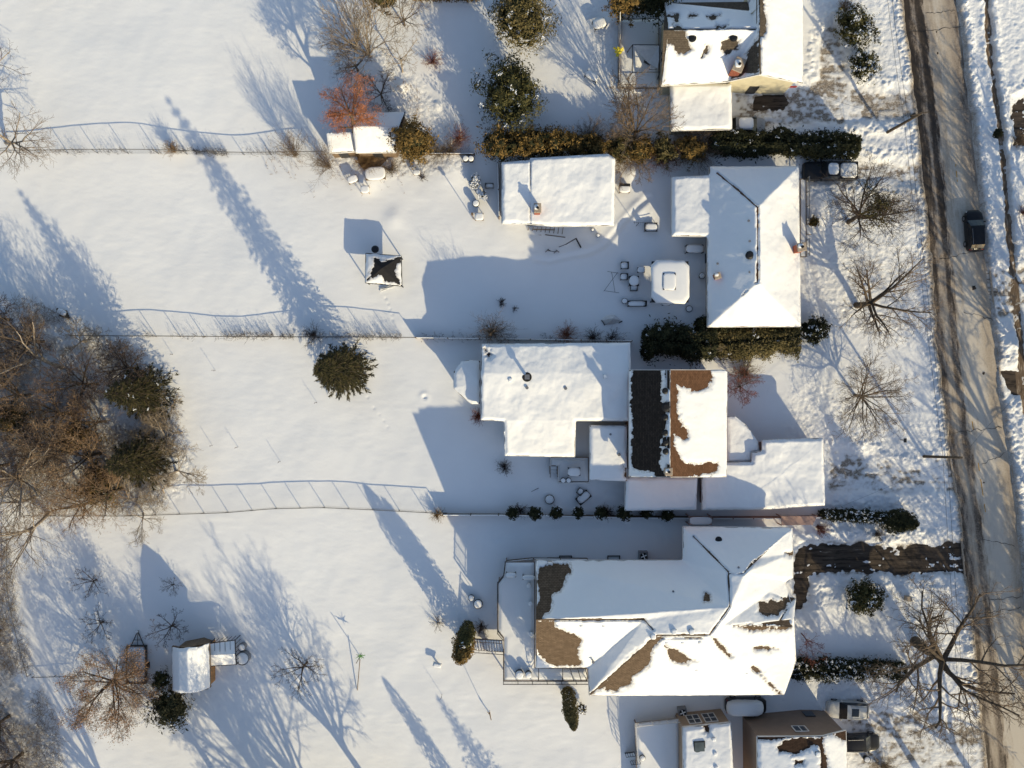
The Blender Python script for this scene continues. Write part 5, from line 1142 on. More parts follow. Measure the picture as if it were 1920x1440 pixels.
# orchard lower left
o0 = bare_tree('small orchard tree nearest the rail fence', (184, 1085), 2.9, 2.2, None, .09, 8, (5, 4, 3), 'bark', 'twigd', group='small orchard trees in the lower left garden', seed=71)
copy_tree(o0, (198, 1163), 'small orchard tree west of the trailer hitch', 2, 1.0)
copy_tree(o0, (330, 1093), 'smallest orchard tree in the tip of the barn shadow', 3, .6)
copy_tree(o0, (330, 1168), 'dense orchard tree directly above the barn shed', 4, 1.15)
bare_tree('lone bare tree in the lower middle of the snowy field', (577, 1240), 4.6, 2.9, (556, 1262), .14, 8, (6, 5, 4), 'bark', 'twigd', seed=72)
bare_tree('wide orange brown leafed tree left of the barn shed', (222, 1264), 9, 5.2, (188, 1314), .24, 11, (8, 7, 6), 'bark', 'twig', 'leaf_tan', 15000, .06, seed=73, tfrac=.22, elev=(.15, .75))
shrub_tree('olive evergreen below the barn shed', (336, 1313), 3.6, 2.0, 'leaf_olive', 3600, .11, lump=.6, snow=50); shrub_tree('small dark evergreen at the west wall of the barn shed', (318, 1262), 2.6, .85, 'leaf_green', 1500, .10, 'evergreen_shrub', cat='shrub', snow=30, lump=.6)
# trees that stand outside the frame and whose shadows fall into it
f0 = bare_tree('big bare tree beyond the bottom edge with a fork shadow', (735, 1530), 15, 6.2, None, .38, 10, (7, 6, 5), 'bark', 'twig', group='bare trees beyond the frame', seed=81, elev=(.5, 1), twig_r=.022)
f1 = bare_tree('thick trunked street tree beyond the right edge near the pole', (1990, 1010), 14, 6.0, None, .42, 9, (6, 5, 4), 'bark', 'twig', group='bare trees beyond the frame', seed=83, elev=(.5, 1), tfrac=.42, twig_r=.03)
for b, lb, rz_, sc in [((1965, 1190), 'thick trunked street tree beyond the right edge, lower', 2, .95), ((2010, 800), 'thick trunked street tree beyond the right edge, upper', 4, .95), ((1880, 1540), 'thick trunked street tree beyond the bottom right corner', 5, 1.0), ((1760, 1500), 'thick trunked tree just beyond the bottom edge left of the street', 1, .9), ((1985, 640), 'thick trunked street tree beyond the right edge below the black car', .7, .8), ((1975, 430), 'thick trunked street tree beyond the right edge beside the black car', 2.7, .8), ((1990, 1390), 'thick trunked street tree beyond the lower right edge', 3.6, 1.0)]:
    copy_tree(f1, b, lb, rz_, sc)
for b, lb, rz_, sc in [((560, 1560), 'bare tree beyond the bottom edge, next west', 1, 1), ((440, 1500), 'bare tree beyond the bottom edge above the tracks', 2, .85), ((300, 1620), 'bare tree beyond the bottom edge in the far west', 3, 1), ((620, 1640), 'bare tree far beyond the bottom edge', 4, 1.05),
                       ((680, 1640), 'bare tree beyond the bottom edge behind the fork', 5.2, 1.1), ((1640, 1640), 'bare tree beyond the bottom edge below the taupe house', 2.9, .8),  ((2080, 1330), 'bare street tree beyond the right edge, middle', 3.5, .95), ((2120, 1420), 'bare street tree beyond the right edge, lower', 4.5, 1.0), ((1990, 560), 'bare street tree beyond the right edge opposite the black car', 5.5, .8)]:
    copy_tree(f0, b, lb, rz_, sc)
spruce('spruce beyond the bottom edge near the slim shadow', (1010, 1590), 7.8, 2.6, 'leaf_green', 20, 12, group='conifers beyond the bottom edge')
shrub_tree('columnar cedar beyond the bottom edge', (920, 1572), 8.2, .9, 'leaf_dark', 2500, .10, 'cedar_tree', cyl=True, group='conifers beyond the bottom edge')

# dry weeds along the fences and brushwood on the wood floor
def weeds(name, label, lines, n, h, m, spread=10, tilt=.3):
    sg = []; rs = random.Random(9)
    for _ in range(n):
        a, b = rs.choice(lines); t = rs.random(); px = a[0]+(b[0]-a[0])*t; py = a[1]+(b[1]-a[1])*t+rs.gauss(0, spread*.35)-rs.random()*spread*.3; x, y, z = G(px, py); hh = h*rs.uniform(.3, 1.25)
        if vnoise(np.array([px]), np.array([py]), .05, 3)[0] < -.12: continue
        d = Vector((rs.gauss(0, tilt), rs.gauss(0, tilt), 1)).normalized()*hh; q = (x+d.x, y+d.y, z+d.z); sg.append(((x, y, z-.03), q, .012, .006))
        for k in range(3):
            t = rs.uniform(.4, 1); p = Vector((x, y, z))+d*t; sg.append((tuple(p), (p.x+rs.gauss(0, .1), p.y+rs.gauss(0, .1), p.z+rs.uniform(.02, .15)), .009, .006))
    V, F = tubes_np([s[0] for s in sg], [s[1] for s in sg], [s[2] for s in sg], [s[3] for s in sg], 3)
    o = meshobj(name, V, F, M[m]); tag(o, label, 'weeds', kind='stuff'); return o
weeds('dry_weeds', 'thin dry weed stalks along the field fences', [((110, 287), (520, 290)), ((330, 289), (440, 290)), ((240, 631), (780, 633)), ((560, 631), (760, 633)), ((420, 631), (560, 632)), ((780, 634), (1180, 636))], 1500, 1.0, 'twigd', 9)
weeds('bed_weeds', 'dry stalks standing in the snowy beds by the sheds', [((760, 280), (880, 270)), ((640, 320), (760, 335)), ((500, 300), (640, 320)), ((730, 130), (790, 220))], 700, .7, 'twigg', 60)
def litter(name, label, polys, n, m, h=.5):
    rs = np.random.default_rng(4); sg0 = []; sg1 = []
    for poly, k in polys:
        xs_ = [p[0] for p in poly]; ys_ = [p[1] for p in poly]; px = rs.uniform(min(xs_), max(xs_), k*2); py = rs.uniform(min(ys_), max(ys_), k*2)
        ok = inside(px, py, poly) & (fbm(px, py, .02, 14, 3) > -.18); px = px[ok][:k]; py = py[ok][:k]; x = (px-960)/S; y = (720-py)/S
        i = np.clip(np.searchsorted(xs, x)-1, 0, nx-1); j = np.clip(np.searchsorted(ys, y)-1, 0, ny-1); z = GZ[j, i]
        p0 = np.stack([x, y, z+rs.uniform(-.02, h*.7, len(x))], 1); d = rs.normal(size=(len(x), 3))*np.array([.45, .45, .28]); sg0.append(p0); sg1.append(p0+d)
    a = np.concatenate(sg0); b = np.concatenate(sg1); V, F = tubes_np(a, b, np.full(len(a), .014), np.full(len(a), .007), 3); o = meshobj(name, V, F, M[m]); tag(o, label, 'brushwood', kind='stuff'); return o
W1 = [(-60, 545), (60, 560), (140, 600), (250, 650), (320, 780), (360, 880), (320, 955), (-60, 975)]; W2 = [(-60, 975), (18, 990), (40, 1150), (80, 1280), (115, 1350), (130, 1500), (-60, 1500)]
litter('brushwood', 'tangle of dead brown twigs and brush on the wood floor', [(W1, 8500), (W2, 5000)], 0, 'twig', 1.0)
litter('undergrowth', 'ochre undergrowth and dead stems filling the left wood', [(W1, 6000), (W2, 2500)], 0, 'twigp', 1.3)
# ------------------------------------------------------------------ fences
def chain_fence(label, pts, h, sp=2.75, wobble=.15, mesh=True, name='chain_link_fence', seed=1, lean=(0, 0), amp=1.0):
    rg = random.Random(seed); w = []
    for a, b in zip(pts[:-1], pts[1:]):
        A = P(*a); B = P(*b); L = math.hypot(B[0]-A[0], B[1]-A[1]); n = max(1, round(L/sp))
        for i in range(n): w.append((A[0]+(B[0]-A[0])*i/n, A[1]+(B[1]-A[1])*i/n))
    w.append(P(*pts[-1])[:2]); root = thing(name, label, 'fence', (w[0][0], w[0][1], 0)); tops = []
    for i, (x, y) in enumerate(w):
        g0 = gz(x, y); hh = h*(1+wobble*math.sin(i*.9+seed)+wobble*.6*math.sin(i*.37+seed*2)); T = (x+lean[0]*hh, y+lean[1]*hh, g0+hh-.15); tops.append(T)
        b = MB(); b.tube((x, y, -.1), T, .038, .034, 6); b.build('post', M['galv'], root)
    r = MB(); top = []
    for i in range(len(tops)-1):
        for k in range(4):
            t = k/4; a = Vector(tops[max(i-1, 0)]); b = Vector(tops[i]); c = Vector(tops[i+1]); d = Vector(tops[min(i+2, len(tops)-1)])
            top.append(.5*((2*b)+(-a+c)*t+(2*a-5*b+4*c-d)*t*t+(-a+3*b-3*c+d)*t**3))
    top.append(Vector(tops[-1]))
    for a, b in zip(top[:-1], top[1:]): r.tube(a, b, .036, n=5)
    r.build('top_rail', M['galv'], root)
    if mesh:
        p0 = []; p1 = []
        for a, b in zip(top[:-1], top[1:]):
            L = (b-a).length; n = int(L/.17); lo = min(gz(a.x, a.y), gz(b.x, b.y))-.05
            for i in range(n):
                t = i/n; q = a.lerp(b, t); H = q.z-lo
                for s in (-1, 1):
                    e = q+(b-a).normalized()*s*H*.8; p0.append(tuple(q)); p1.append((e.x, e.y, lo))
        V, F = tubes_np(p0, p1, np.full(len(p0), .0032), np.full(len(p0), .0032), 3); meshobj('wire_mesh', V, F, M['galv'], root)
    return root
chain_fence('long chain link fence across the top field', [(-30, 288), (130, 288), (300, 290), (460, 292), (612, 292)], 1.45, 2.9, .17, seed=3)
chain_fence('long chain link fence north of the lone spruce', [(140, 630), (250, 631), (430, 632), (600, 633), (780, 634)], 1.5, 2.95, .15, seed=5)
chain_fence('leaning chain link fence between the two lower fields', [(60, 966), (250, 966), (430, 960), (520, 953), (610, 951), (700, 955), (800, 960), (830, 962)], 1.45, 2.75, .04, seed=9, lean=(0, .12))
chain_fence('low wire fence along the left edge strip', [(22, 985), (24, 1080), (30, 1130), (62, 1262)], .9, 3.4, .1, seed=4); chain_fence('low snow topped wire fence left of the orange leafed tree', [(68, 1265), (150, 1262)], .7, 3, .05, seed=6)
def board_fence(label, pts, h, m='wood', sp=2.4, name='board_fence', z0=-.05, t=.05):
    root = thing(name, label, 'fence', P(*pts[0]));
    for a, b in zip(pts[:-1], pts[1:]):
        A = P(*a); B = P(*b); L = math.hypot(B[0]-A[0], B[1]-A[1]); rot = math.atan2(B[1]-A[1], B[0]-A[0]); n = max(1, int(L/.16)); bd = MB(); ux, uy = math.cos(rot), math.sin(rot)
        for i in range(n): s = (i+.5)*L/n; bd.box(A[0]+ux*s, A[1]+uy*s, z0+.1, z0+h+rng.uniform(-.02, .02), L/n*.93, t*.5, rot)
        bd.build('boards', M[m], root); rl_ = MB()
        for zz in (.35, h-.25): rl_.tube((A[0]-uy*t, A[1]+ux*t, z0+zz), (B[0]-uy*t, B[1]+ux*t, z0+zz), .04, n=4)
        rl_.build('rail', M[m], root); k = max(1, int(L/sp))
        for i in range(k+1):
            s = i*L/k; p = MB(); p.box(A[0]+ux*s, A[1]+uy*s, z0, z0+h+.12, .11, .11, rot); p.build('post', M[m], root)
        sn = MB(); sn.tube((A[0], A[1], z0+h+.03), (B[0], B[1], z0+h+.03), .055, n=6); sn.build('snow', M['snow'], root)
    return root
board_fence('weathered board fence along the shaded garden above the low white house', [(782, 634), (900, 636), (1182, 640)], 1.3)
board_fence('weathered board fence below the shaded middle garden', [(832, 962), (935, 962), (1050, 964), (1172, 967), (1290, 968)], 1.4)
board_fence('reddish wall fence between the front garage and the largest house', [(1292, 968), (1480, 968), (1530, 966)], 1.6, 'rose', 2.2, 'wall_fence')
board_fence('dark board fence north of the long garage', [(775, 292), (890, 293)], 1.1, 'wood'); board_fence('short fence return west of the long garage', [(934, 312), (936, 412)], 1.6, 'wood')
board_fence('low retaining fence along the north wall of the largest house', [(950, 1050), (1000, 1045), (1100, 1046)], .8, 'wood')
board_fence('garden fence left of the cream house deck', [(1158, 38), (1158, 160)], 1.3, 'wood')
root = thing('wooden_panel', 'pink snowy panel roof leaning over the passage beside the largest house', 'canopy', P(1314, 976)); b = MB(); a_ = [P(1293, 969, 2.2), P(1334, 969, 2.2), P(1334, 984, 2.2), P(1293, 984, 2.2)]; b.prism([p[:2] for p in a_], 2.1, 2.2); b.build('panel', M['rose'], root)
for p in a_: q = MB(); q.box(p[0], p[1], 0, 2.1, .1, .1); q.build('post', M['rose'], root)
c_ = P(1313.5, 976.5, 2.2); snow_cap('snow', c_[0], c_[1], 2.2, 2.3, .82, .1, root)
root = thing('wooden_panel', 'longer pink snowy panel over the passage near the driveway hedge', 'canopy', P(1500, 976)); b = MB(); a_ = [P(1464, 968, 1.8), P(1532, 968, 1.8), P(1524, 984, 1.8), P(1466, 985, 1.8)]; b.prism([p[:2] for p in a_], 1.7, 1.8); b.build('panel', M['rose'], root)
for p in a_: q = MB(); q.box(p[0], p[1], 0, 1.7, .1, .1); q.build('post', M['rose'], root)
# ------------------------------------------------------------------ utility poles and wires
def upole(label, base, top, h, arm=None):
    A = G(*base); T = P(top[0], top[1], h); root = thing('utility_pole', label, 'utility pole', A, 'utility poles along the street'); b = MB()
    b.tube((A[0], A[1], -.2), T, .17, .12, 10); b.build('pole', M['bark'], root)
    d = Vector((0.25, 1, 0)).normalized()
    if arm: c = MB(); u = Vector(T)-Vector(A); p = Vector(A)+u*.97; c.tube(p-Vector((.9, .2, 0)), p+Vector((.9, .2, 0)), .06, n=4); c.build('crossarm', M['bark'], root)
    for k in (.97, .55):
        p = Vector((A[0], A[1], 0)).lerp(Vector(T), k); c = MB(); c.lathe(p.x+.16, p.y, [(p.z-.1, .05), (p.z, .07), (p.z+.1, .05)], 8); c.build('insulator', M['grey'], root)
    p = Vector((A[0], A[1], 0)).lerp(Vector(T), .78); c = MB(); c.lathe(p.x, p.y+.3, [(p.z-.35, .16), (p.z+.3, .16), (p.z+.36, .1)], 10)
    if arm: c.build('transformer', M['dark'], root)
    return Vector((A[0], A[1], 0)), Vector(T)
A1, T1_ = upole('northern wooden utility pole leaning over the street edge', (1660, 250), (1728, 212), 7.6, True); A2, T2_ = upole('southern wooden utility pole leaning over the street edge', (1729, 856), (1803, 858), 8.0)
def wire(label, pts, r=.016, sag=.35, nm='overhead_wire', m='black', group=None, n=14):
    b = MB(); 
    for a, c in zip(pts[:-1], pts[1:]):
        a = Vector(a); c = Vector(c); pr = a
        for i in range(1, n+1):
            t = i/n; q = a.lerp(c, t)+Vector((0, 0, -sag*4*t*(1-t))); b.tube(pr, q, r, n=4, caps=False); pr = q
    o = b.build(nm, M[m]); tag(o, label, 'wire', group); return o
m1 = A1.lerp(T1_, .55); m2 = A2.lerp(T2_, .55)
for i, (dx, lb) in enumerate(((0, 'left cable of the pair strung along the street'), (.42, 'right cable of the pair strung along the street'))):
    e0 = P(1658, -60, 4.2); e3 = P(1815, 1520, 4.4); o = Vector((dx, 0, .12*i)); wire(lb, [Vector(e0)+o, m1+o, m2+o, Vector(e3)+o], .017, .25, group='cables along the street')
wire('service wire from the northern pole across the street', [T1_, P(1975, 185, 6.2)], .010, .2); wire('service wire from the northern pole to the cream house', [m1+Vector((0, 0, .4)), P(1491, 163, 4.6)], .010, .3); wire('service wire from the southern pole across the street', [T2_, P(1880, 770, 6), P(1990, 660, 5.5)], .010, .2)
wire('service wire down to the north corner of the largest house', [T2_, P(1481, 992, 5.4)], .009, .4)

# ------------------------------------------------------------------ vehicles
def car(label, px, py, L, W, H, rot, paintm, kind='suv', snow=None, name='parked_car', sunroof=False, group='cars and trucks on the street and drives', z=None):
    gx, gy, _ = P(px, py, H*.7); g0 = gz(gx, gy) if z is None else z; root = thing(name, label, 'car' if kind != 'pickup' else 'truck', (gx, gy, g0), group)
    c, s = math.cos(rot), math.sin(rot)
    def W3(x, y, zz): return (gx+x*c-y*s, gy+x*s+y*c, g0+zz)
    # stations: (x fraction front=+.5, belt z, roof z or None, half width)
    bz = H*.58
    if kind == 'pickup':
        st = [(.5, .38, 0, .80), (.485, .50, 0, .92), (.44, .56, 0, .97), (.36, .60, 0, 1), (.25, .63, 0, 1), (.19, .64, 0, 1), (.12, .64, .97, 1), (.06, .64, 1, 1), (-.06, .64, 1, 1), (-.12, .64, .97, 1), (-.15, .64, 0, 1), (-.16, .64, 0, 1), (-.45, .64, 0, 1), (-.495, .62, 0, .99), (-.5, .40, 0, .96)]
    elif kind == 'sedan':
        st = [(.5, .36, 0, .70), (.485, .46, 0, .86), (.44, .53, 0, .95), (.34, .60, 0, 1), (.24, .63, 0, 1), (.19, .64, 0, 1), (.04, .66, .96, 1), (-.04, .66, 1, 1), (-.18, .66, .98, 1), (-.25, .67, .93, 1), (-.38, .67, 0, .99), (-.44, .66, 0, .95), (-.485, .60, 0, .86), (-.5, .42, 0, .76)]
    else:
        st = [(.5, .34, 0, .42), (.492, .42, 0, .60), (.472, .47, 0, .74), (.44, .52, 0, .85), (.39, .57, 0, .93), (.31, .61, 0, .98), (.24, .63, 0, 1), (.09, .66, .95, 1), (.02, .66, 1, 1), (-.15, .66, 1, .99), (-.27, .67, .98, .97), (-.37, .67, .93, .93), (-.44, .66, 0, .87), (-.472, .60, 0, .77), (-.491, .50, 0, .62), (-.5, .40, 0, .46)]
    rr2 = []
    for i in range(len(st)):
        rr2.append(st[i])
        if i+1 < len(st) and (st[i][2] > 0) == (st[i+1][2] > 0) and st[i][0]-st[i+1][0] > .012:
            for k in (1, 2):
                t = k/3; a = st[max(i-1, 0)]; b = st[i]; c_ = st[i+1]; d = st[min(i+2, len(st)-1)]
                def cr(j):
                    tt = t*t*(3-2*t) if j == 3 and False else t
                    return .5*(2*b[j]+(-a[j]+c_[j])*tt+(2*a[j]-5*b[j]+4*c_[j]-d[j])*tt**2+(-a[j]+3*b[j]-3*c_[j]+d[j])*tt**3)
                rr2.append((b[0]+(c_[0]-b[0])*t, b[1]+(c_[1]-b[1])*t, b[2]+(c_[2]-b[2])*t, min(1, cr(3))))
    st = rr2
    rows = []
    for f, b_, r_, hw in st:
        x = f*L; hw = hw*W/2; B = b_*H; low = .20
        tb = .83 if r_ else .88; T = r_*H if r_ else B+.035*(1)
        rows.append([(x, -hw*.93, low), (x, -hw, (low+B)*.5), (x, -hw*.97, B), (x, -hw*tb, (T-.03) if r_ else B+.03), (x, -hw*.4, T), (x, 0, T+.012), (x, hw*.4, T), (x, hw*tb, (T-.03) if r_ else B+.03), (x, hw*.97, B), (x, hw, (low+B)*.5), (x, hw*.93, low)])
    verts = [W3(*p) for r in rows for p in r]; K = 11; groups = {'body': [], 'windscreen': [], 'rear_window': [], 'side_window': [], 'side_window2': []}
    for i in range(len(rows)-1):
        ra, rb = st[i][2], st[i+1][2]
        for j in range(K-1):
            q = (i*K+j, (i+1)*K+j, (i+1)*K+j+1, i*K+j+1)[::-1]; key = 'body'
            if ra == 0 and rb > 0 and 3 <= j <= 6: key = 'windscreen'
            elif ra > 0 and rb == 0 and 3 <= j <= 6: key = 'rear_window'
            elif (ra > 0 or rb > 0) and j == 2: key = 'side_window'
            elif (ra > 0 or rb > 0) and j == 7: key = 'side_window2'
            groups[key].append(q)
    groups['body'].append(tuple(range(K))[::1]); groups['body'].append(tuple(range((len(rows)-1)*K, len(rows)*K))[::-1])
    for k, f in groups.items():
        if not f: continue
        used = sorted({i for q in f for i in q}); mp = {a: b for b, a in enumerate(used)}
        o = meshobj(k.replace('2', ''), [verts[i] for i in used], [tuple(mp[i] for i in q) for q in f], M[paintm] if k == 'body' else M['glass'], root, k == 'body')
        if k == 'body':
            md = o.modifiers.new('edge', 'EDGE_SPLIT'); md.split_angle = R(50)
            lw = MB()
            for fx_ in (-.3, .3): pass
    for fx_ in (.31, -.31):
        for sy in (-1, 1):
            w = MB(); p = W3(fx_*L, sy*(W/2-.10), .33); q = W3(fx_*L, sy*(W/2+.01), .33); w.tube(p, q, .33, n=18); wo = w.build('wheel', M['black'], root)
            r_ = MB(); r_.tube(W3(fx_*L, sy*(W/2+.0), .33), W3(fx_*L, sy*(W/2+.02), .33), .20, n=12); r_.build('rim', M['grey'], wo)
    for sy in (-1, 1):
        m_ = MB(); x, y, zz = W3(.19*L, sy*(W/2+.09), bz+.02*H); m_.box(x, y, zz, zz+.14, .14, .2, rot, .02); m_.build('wing_mirror', M[paintm], root)
        h_ = MB(); x, y, zz = W3(.455*L, sy*W*.33, .5*H*.86); h_.box(x, y, zz-.08, zz+.06, .16, .34, rot, .02); h_.build('headlight', M['lamp_w'], root)
        h_ = MB(); x, y, zz = W3(-.468*L, sy*W*.34, .56*H); h_.box(x, y, zz-.1, zz+.08, .1, .26, rot, .01); h_.build('tail_light', M['lamp_r'], root)
    if kind == 'suv' and paintm != 'p_grey':
        for sy in (-1, 1):
            m_ = MB(); m_.tube(W3(.02*L, sy*W*.36, H+.04), W3(-.36*L, sy*W*.35, H+.01), .025, n=5); m_.build('roof_rail', M['grey'], root)
    if sunroof:
        m_ = MB(); x, y, zz = W3(-.09*L, 0, H+.012); m_.box(x, y, zz-.03, zz+.012, L*.17, W*.46, rot, .01); m_.build('sunroof', M['glass'], root)
    if snow == 'full':
        x, y, zz = W3(-.06*L, 0, H*.66); snow_cap('snow', x, y, zz, L*.86, W*.92, H*.52, root, rot, p=5)
    elif snow == 'roof':
        x, y, zz = W3(-.10*L, 0, H-.03); snow_cap('snow', x, y, zz, L*.40, W*.70, .13, root, rot, p=6)
    elif snow == 'pickup':
        x, y, zz = W3(-.00*L, 0, H-.02); snow_cap('snow', x, y, zz, L*.19, W*.62, .08, root, rot, p=4)
        x, y, zz = W3(-.325*L, 0, H*.63); snow_cap('bed_snow', x, y, zz, L*.31, W*.80, .14, root, rot, p=7)
        for sy in (-1, 1):
            m_ = MB(); m_.tube(W3(-.155*L, sy*W*.47, H*.65), W3(-.49*L, sy*W*.46, H*.65), .06, n=6); m_.build('bed_rail', M[paintm], root)
        m_ = MB(); m_.tube(W3(-.495*L, -W*.45, H*.65), W3(-.495*L, W*.45, H*.65), .06, n=6); m_.build('tailgate', M[paintm], root)
    return root
car('black car driving near the right kerb of the street', 1830, 431, 4.5, 1.85, 1.48, R(-90+3+180), 'p_black', 'suv', name='moving_car', z=.06)
car('black pickup truck with snow in its bed and on the cab roof', 1559, 319, 5.8, 2.0, 1.85, R(180), 'p_dark', 'pickup', 'pickup', name='pickup_truck')
car('pale grey car nosed in beside the flat snowy garage', 1402, 235, 3.9, 1.7, 1.45, R(0), 'p_grey', 'suv', 'roof')
car('car buried under snow south of the largest house', 1400, 1325, 4.5, 1.8, 1.5, R(0), 'p_dark', 'suv', 'full')
car('white car with dark sunroof in the bottom right driveway', 1592, 1332, 4.6, 1.85, 1.6, R(178), 'p_white', 'suv', None, sunroof=True)
car('dark car beside the taupe house at the bottom right', 1614, 1394, 4.4, 1.8, 1.55, R(2), 'p_dark', 'suv', None)

# ------------------------------------------------------------------ garden things
def table(label, px, py, sx, sy, h, rot=0, m='dark', t=.18, name='patio_table', cat='table', group=None, p=4):
    x, y, g0 = G(px, py); root = thing(name, label, cat, (x, y, g0), group); b = MB(); b.box(x, y, g0+h-.05, g0+h, sx, sy, rot, .01); b.build('tabletop', M[m], root); c, s = math.cos(rot), math.sin(rot)
    for a, d in ((-1, -1), (1, -1), (1, 1), (-1, 1)):
        lx, ly = a*(sx/2-.06), d*(sy/2-.06); q = MB(); q.box(x+lx*c-ly*s, y+lx*s+ly*c, g0-.15, g0+h-.05, .06, .06, rot); q.build('leg', M[m], root)
    snow_cap('snow', x, y, g0+h, sx*.98, sy*.98, t, root, rot, p); return root
def chair(label, px, py, w, rot, m='dark', name='patio_chair', h=.45, cat='chair', group=None, ln=None, t=.16, back=True):
    x, y, g0 = G(px, py); ln = ln or w; root = thing(name, label, cat, (x, y, g0), group); c, s = math.cos(rot), math.sin(rot)
    b = MB(); b.box(x, y, g0+h-.05, g0+h, ln, w, rot); b.build('seat', M[m], root)
    if back: b = MB(); b.box(x-c*(ln/2), y-s*(ln/2), g0+h, g0+h+.5, .05, w, rot); b.build('backrest', M[m], root)
    for a, d in ((-1, -1), (1, -1), (1, 1), (-1, 1)):
        lx, ly = a*(ln/2-.05), d*(w/2-.05); q = MB(); q.box(x+lx*c-ly*s, y+lx*s+ly*c, g0-.15, g0+h, .05, .05, rot); q.build('leg', M[m], root)
    for d in (-1, 1):
        ly = d*w/2; q = MB(); q.box(x-ly*s, y+ly*c, g0+h+.2, g0+h+.24, ln, .06, rot); q.build('armrest', M[m], root)
    snow_cap('snow', x, y, g0+h, ln*.92, w*.9, t, root, rot); return root
def pot(label, px, py, r, h, m='dark', name='planter', cat='planter', group=None, t=.2, rim=True):
    x, y, g0 = G(px, py); root = thing(name, label, cat, (x, y, g0), group); b = MB(); b.lathe(x, y, [(g0-.1, r*.8), (g0+h*.9, r), (g0+h*.92, r*1.08), (g0+h, r*1.08), (g0+h, r*.95), (g0+h-.06, r*.9)], 20); b.build('tub', M[m], root)
    snow_cap('snow', x, y, g0+h-.04, r*1.8, r*1.8, t, root, 0, 2); return root
# black canvas gazebo in the field
gp = [(686, 475), (752, 480), (753, 536), (685, 530)]; w = [P(a, b, 2.3) for a, b in gp]; ap = P(716, 503, 3.1); cx = sum(p[0] for p in w)/4; cy = sum(p[1] for p in w)/4
gzb = thing('gazebo', 'black canvas gazebo with sagging snow patches in the upper field', 'gazebo', (cx, cy, 0))
tris = [(w[i], w[(i+1) % 4], ap) for i in range(4)]
n = 26; gxx = np.linspace(min(p[0] for p in w), max(p[0] for p in w), n); gyy = np.linspace(min(p[1] for p in w), max(p[1] for p in w), n)
fac = [[(686, 475, 2.3), (752, 480, 2.3), (716, 503, 3.0)], [(752, 480, 2.3), (753, 536, 2.3), (716, 503, 3.0)], [(753, 536, 2.3), (685, 530, 2.3), (716, 503, 3.0)], [(685, 530, 2.3), (686, 475, 2.3), (716, 503, 3.0)]]
M['fabric2'] = M['fabric']
roof(gzb, fac, gp, 'fabric2', bare=[[(699, 483), (712, 489), (722, 491), (735, 487), (752, 480), (755, 484), (750, 492), (738, 505), (746, 520), (753, 535), (745, 533), (733, 528), (722, 528), (716, 515), (706, 515), (690, 524), (700, 508), (703, 498), (700, 490)]], depth=.12, fascia='fabric')
for a, b in gp: q = P(a, b, 2.3); c = MB(); qx = cx+(q[0]-cx)*.95; qy = cy+(q[1]-cy)*.95; c.tube((qx, qy, 0), (qx, qy, 2.32), .07, n=8); c.build('post', M['dark'], gzb)
c = MB(); x, y, z = G(708, 472); c.tube((x, y, z), (x, y, z+1.5), .04); c.lathe(x, y, [(z+1.2, .3), (z+1.25, .42), (z+1.3, .3)], 12); tag(c.build('bird_table', M['dark']), 'small round bird table on a pole behind the black gazebo', 'bird table')
b = MB(); x, y, z = G(728, 541); 
for i in range(4): b.tube((x+rng.uniform(-.9, .1), y+rng.uniform(-.4, .1), z+.1), (x+rng.uniform(.3, 1.2), y+rng.uniform(0, .5), z+.2+.06*i), .05, n=5)
tag(b.build('fallen_pole', M['tarp']), 'snowy fallen gazebo poles on the ground just south of the black canvas', 'pole')
# hardtop gazebo over the patio in the shade
w = [P(a, b, 2.5) for a, b in ((1222, 490), (1291, 491), (1291, 567), (1222, 566))]; cx = sum(p[0] for p in w)/4; cy = sum(p[1] for p in w)/4
hg = thing('gazebo', 'square hardtop gazebo with deep snow and raised vent in the shaded patio', 'gazebo', (cx, cy, 0)); sx, sy = w[1][0]-w[0][0], w[0][1]-w[2][1]
b = MB(); b.box(cx, cy, 2.35, 2.5, sx, sy); b.build('roof', M['dark'], hg); snow_cap('roof_snow', cx, cy, 2.5, sx*1.02, sy*1.02, .30, hg, 0, 22)
b = MB(); b.box(cx-.15, cy, 2.7, 2.86, 1.36, 1.80); b.build('vent_cap', M['dark'], hg); snow_cap('vent_snow', cx-.15, cy, 2.85, 1.30, 1.74, .10, hg, 0, 14)
for a in (-1, 1):
    for d in (-1, 1): b = MB(); b.box(cx+a*(sx/2-.25), cy+d*(sy/2-.25), 0, 2.36, .14, .14); b.build('post', M['dark'], hg)
for a in (-1, 1): b = MB(); b.box(cx+a*(sx/2-.25), cy, 1.0, 1.08, .06, sy-.6); b.build('rail', M['dark'], hg)
G1 = 'snow covered patio things in the shade behind the bungalow'
chair('long snowy bench west of the hardtop gazebo, upper one', 1169, 500, .75, R(180), ln=.8, name='garden_chair'); chair('snowy chair directly below the upper west bench', 1168, 521, .7, R(180), ln=.75, name='garden_chair')
table('small square snowy side table between chairs and gazebo', 1200, 508, .8, .6, .5); table('round snowy patio table left of the hardtop gazebo', 1186, 529, 1.1, 1.1, .72, p=2.2, t=.24); chair('snowy chair tucked below the round patio table', 1186, 541, .75, R(90))
chair('long snow topped lounger south west of the gazebo', 1192, 571, .62, R(180), ln=2.0, name='lounger', cat='lounger'); pot('small snowy pot at the head of the long lounger', 1169, 566, .3, .5, name='planter')
table('rounded snow covered grill by the bungalow inner corner', 1298, 470, 1.9, .9, .85, name='barbecue_grill', cat='grill', t=.3); pot('snow capped pot against the bungalow west wall', 1313, 519, .32, .5); pot('snowy ring pot below the hardtop gazebo', 1290, 580, .35, .25)
table('snowy box step at the gazebo south side', 1246, 571, .8, .4, .5, name='bench', cat='bench', t=.1)
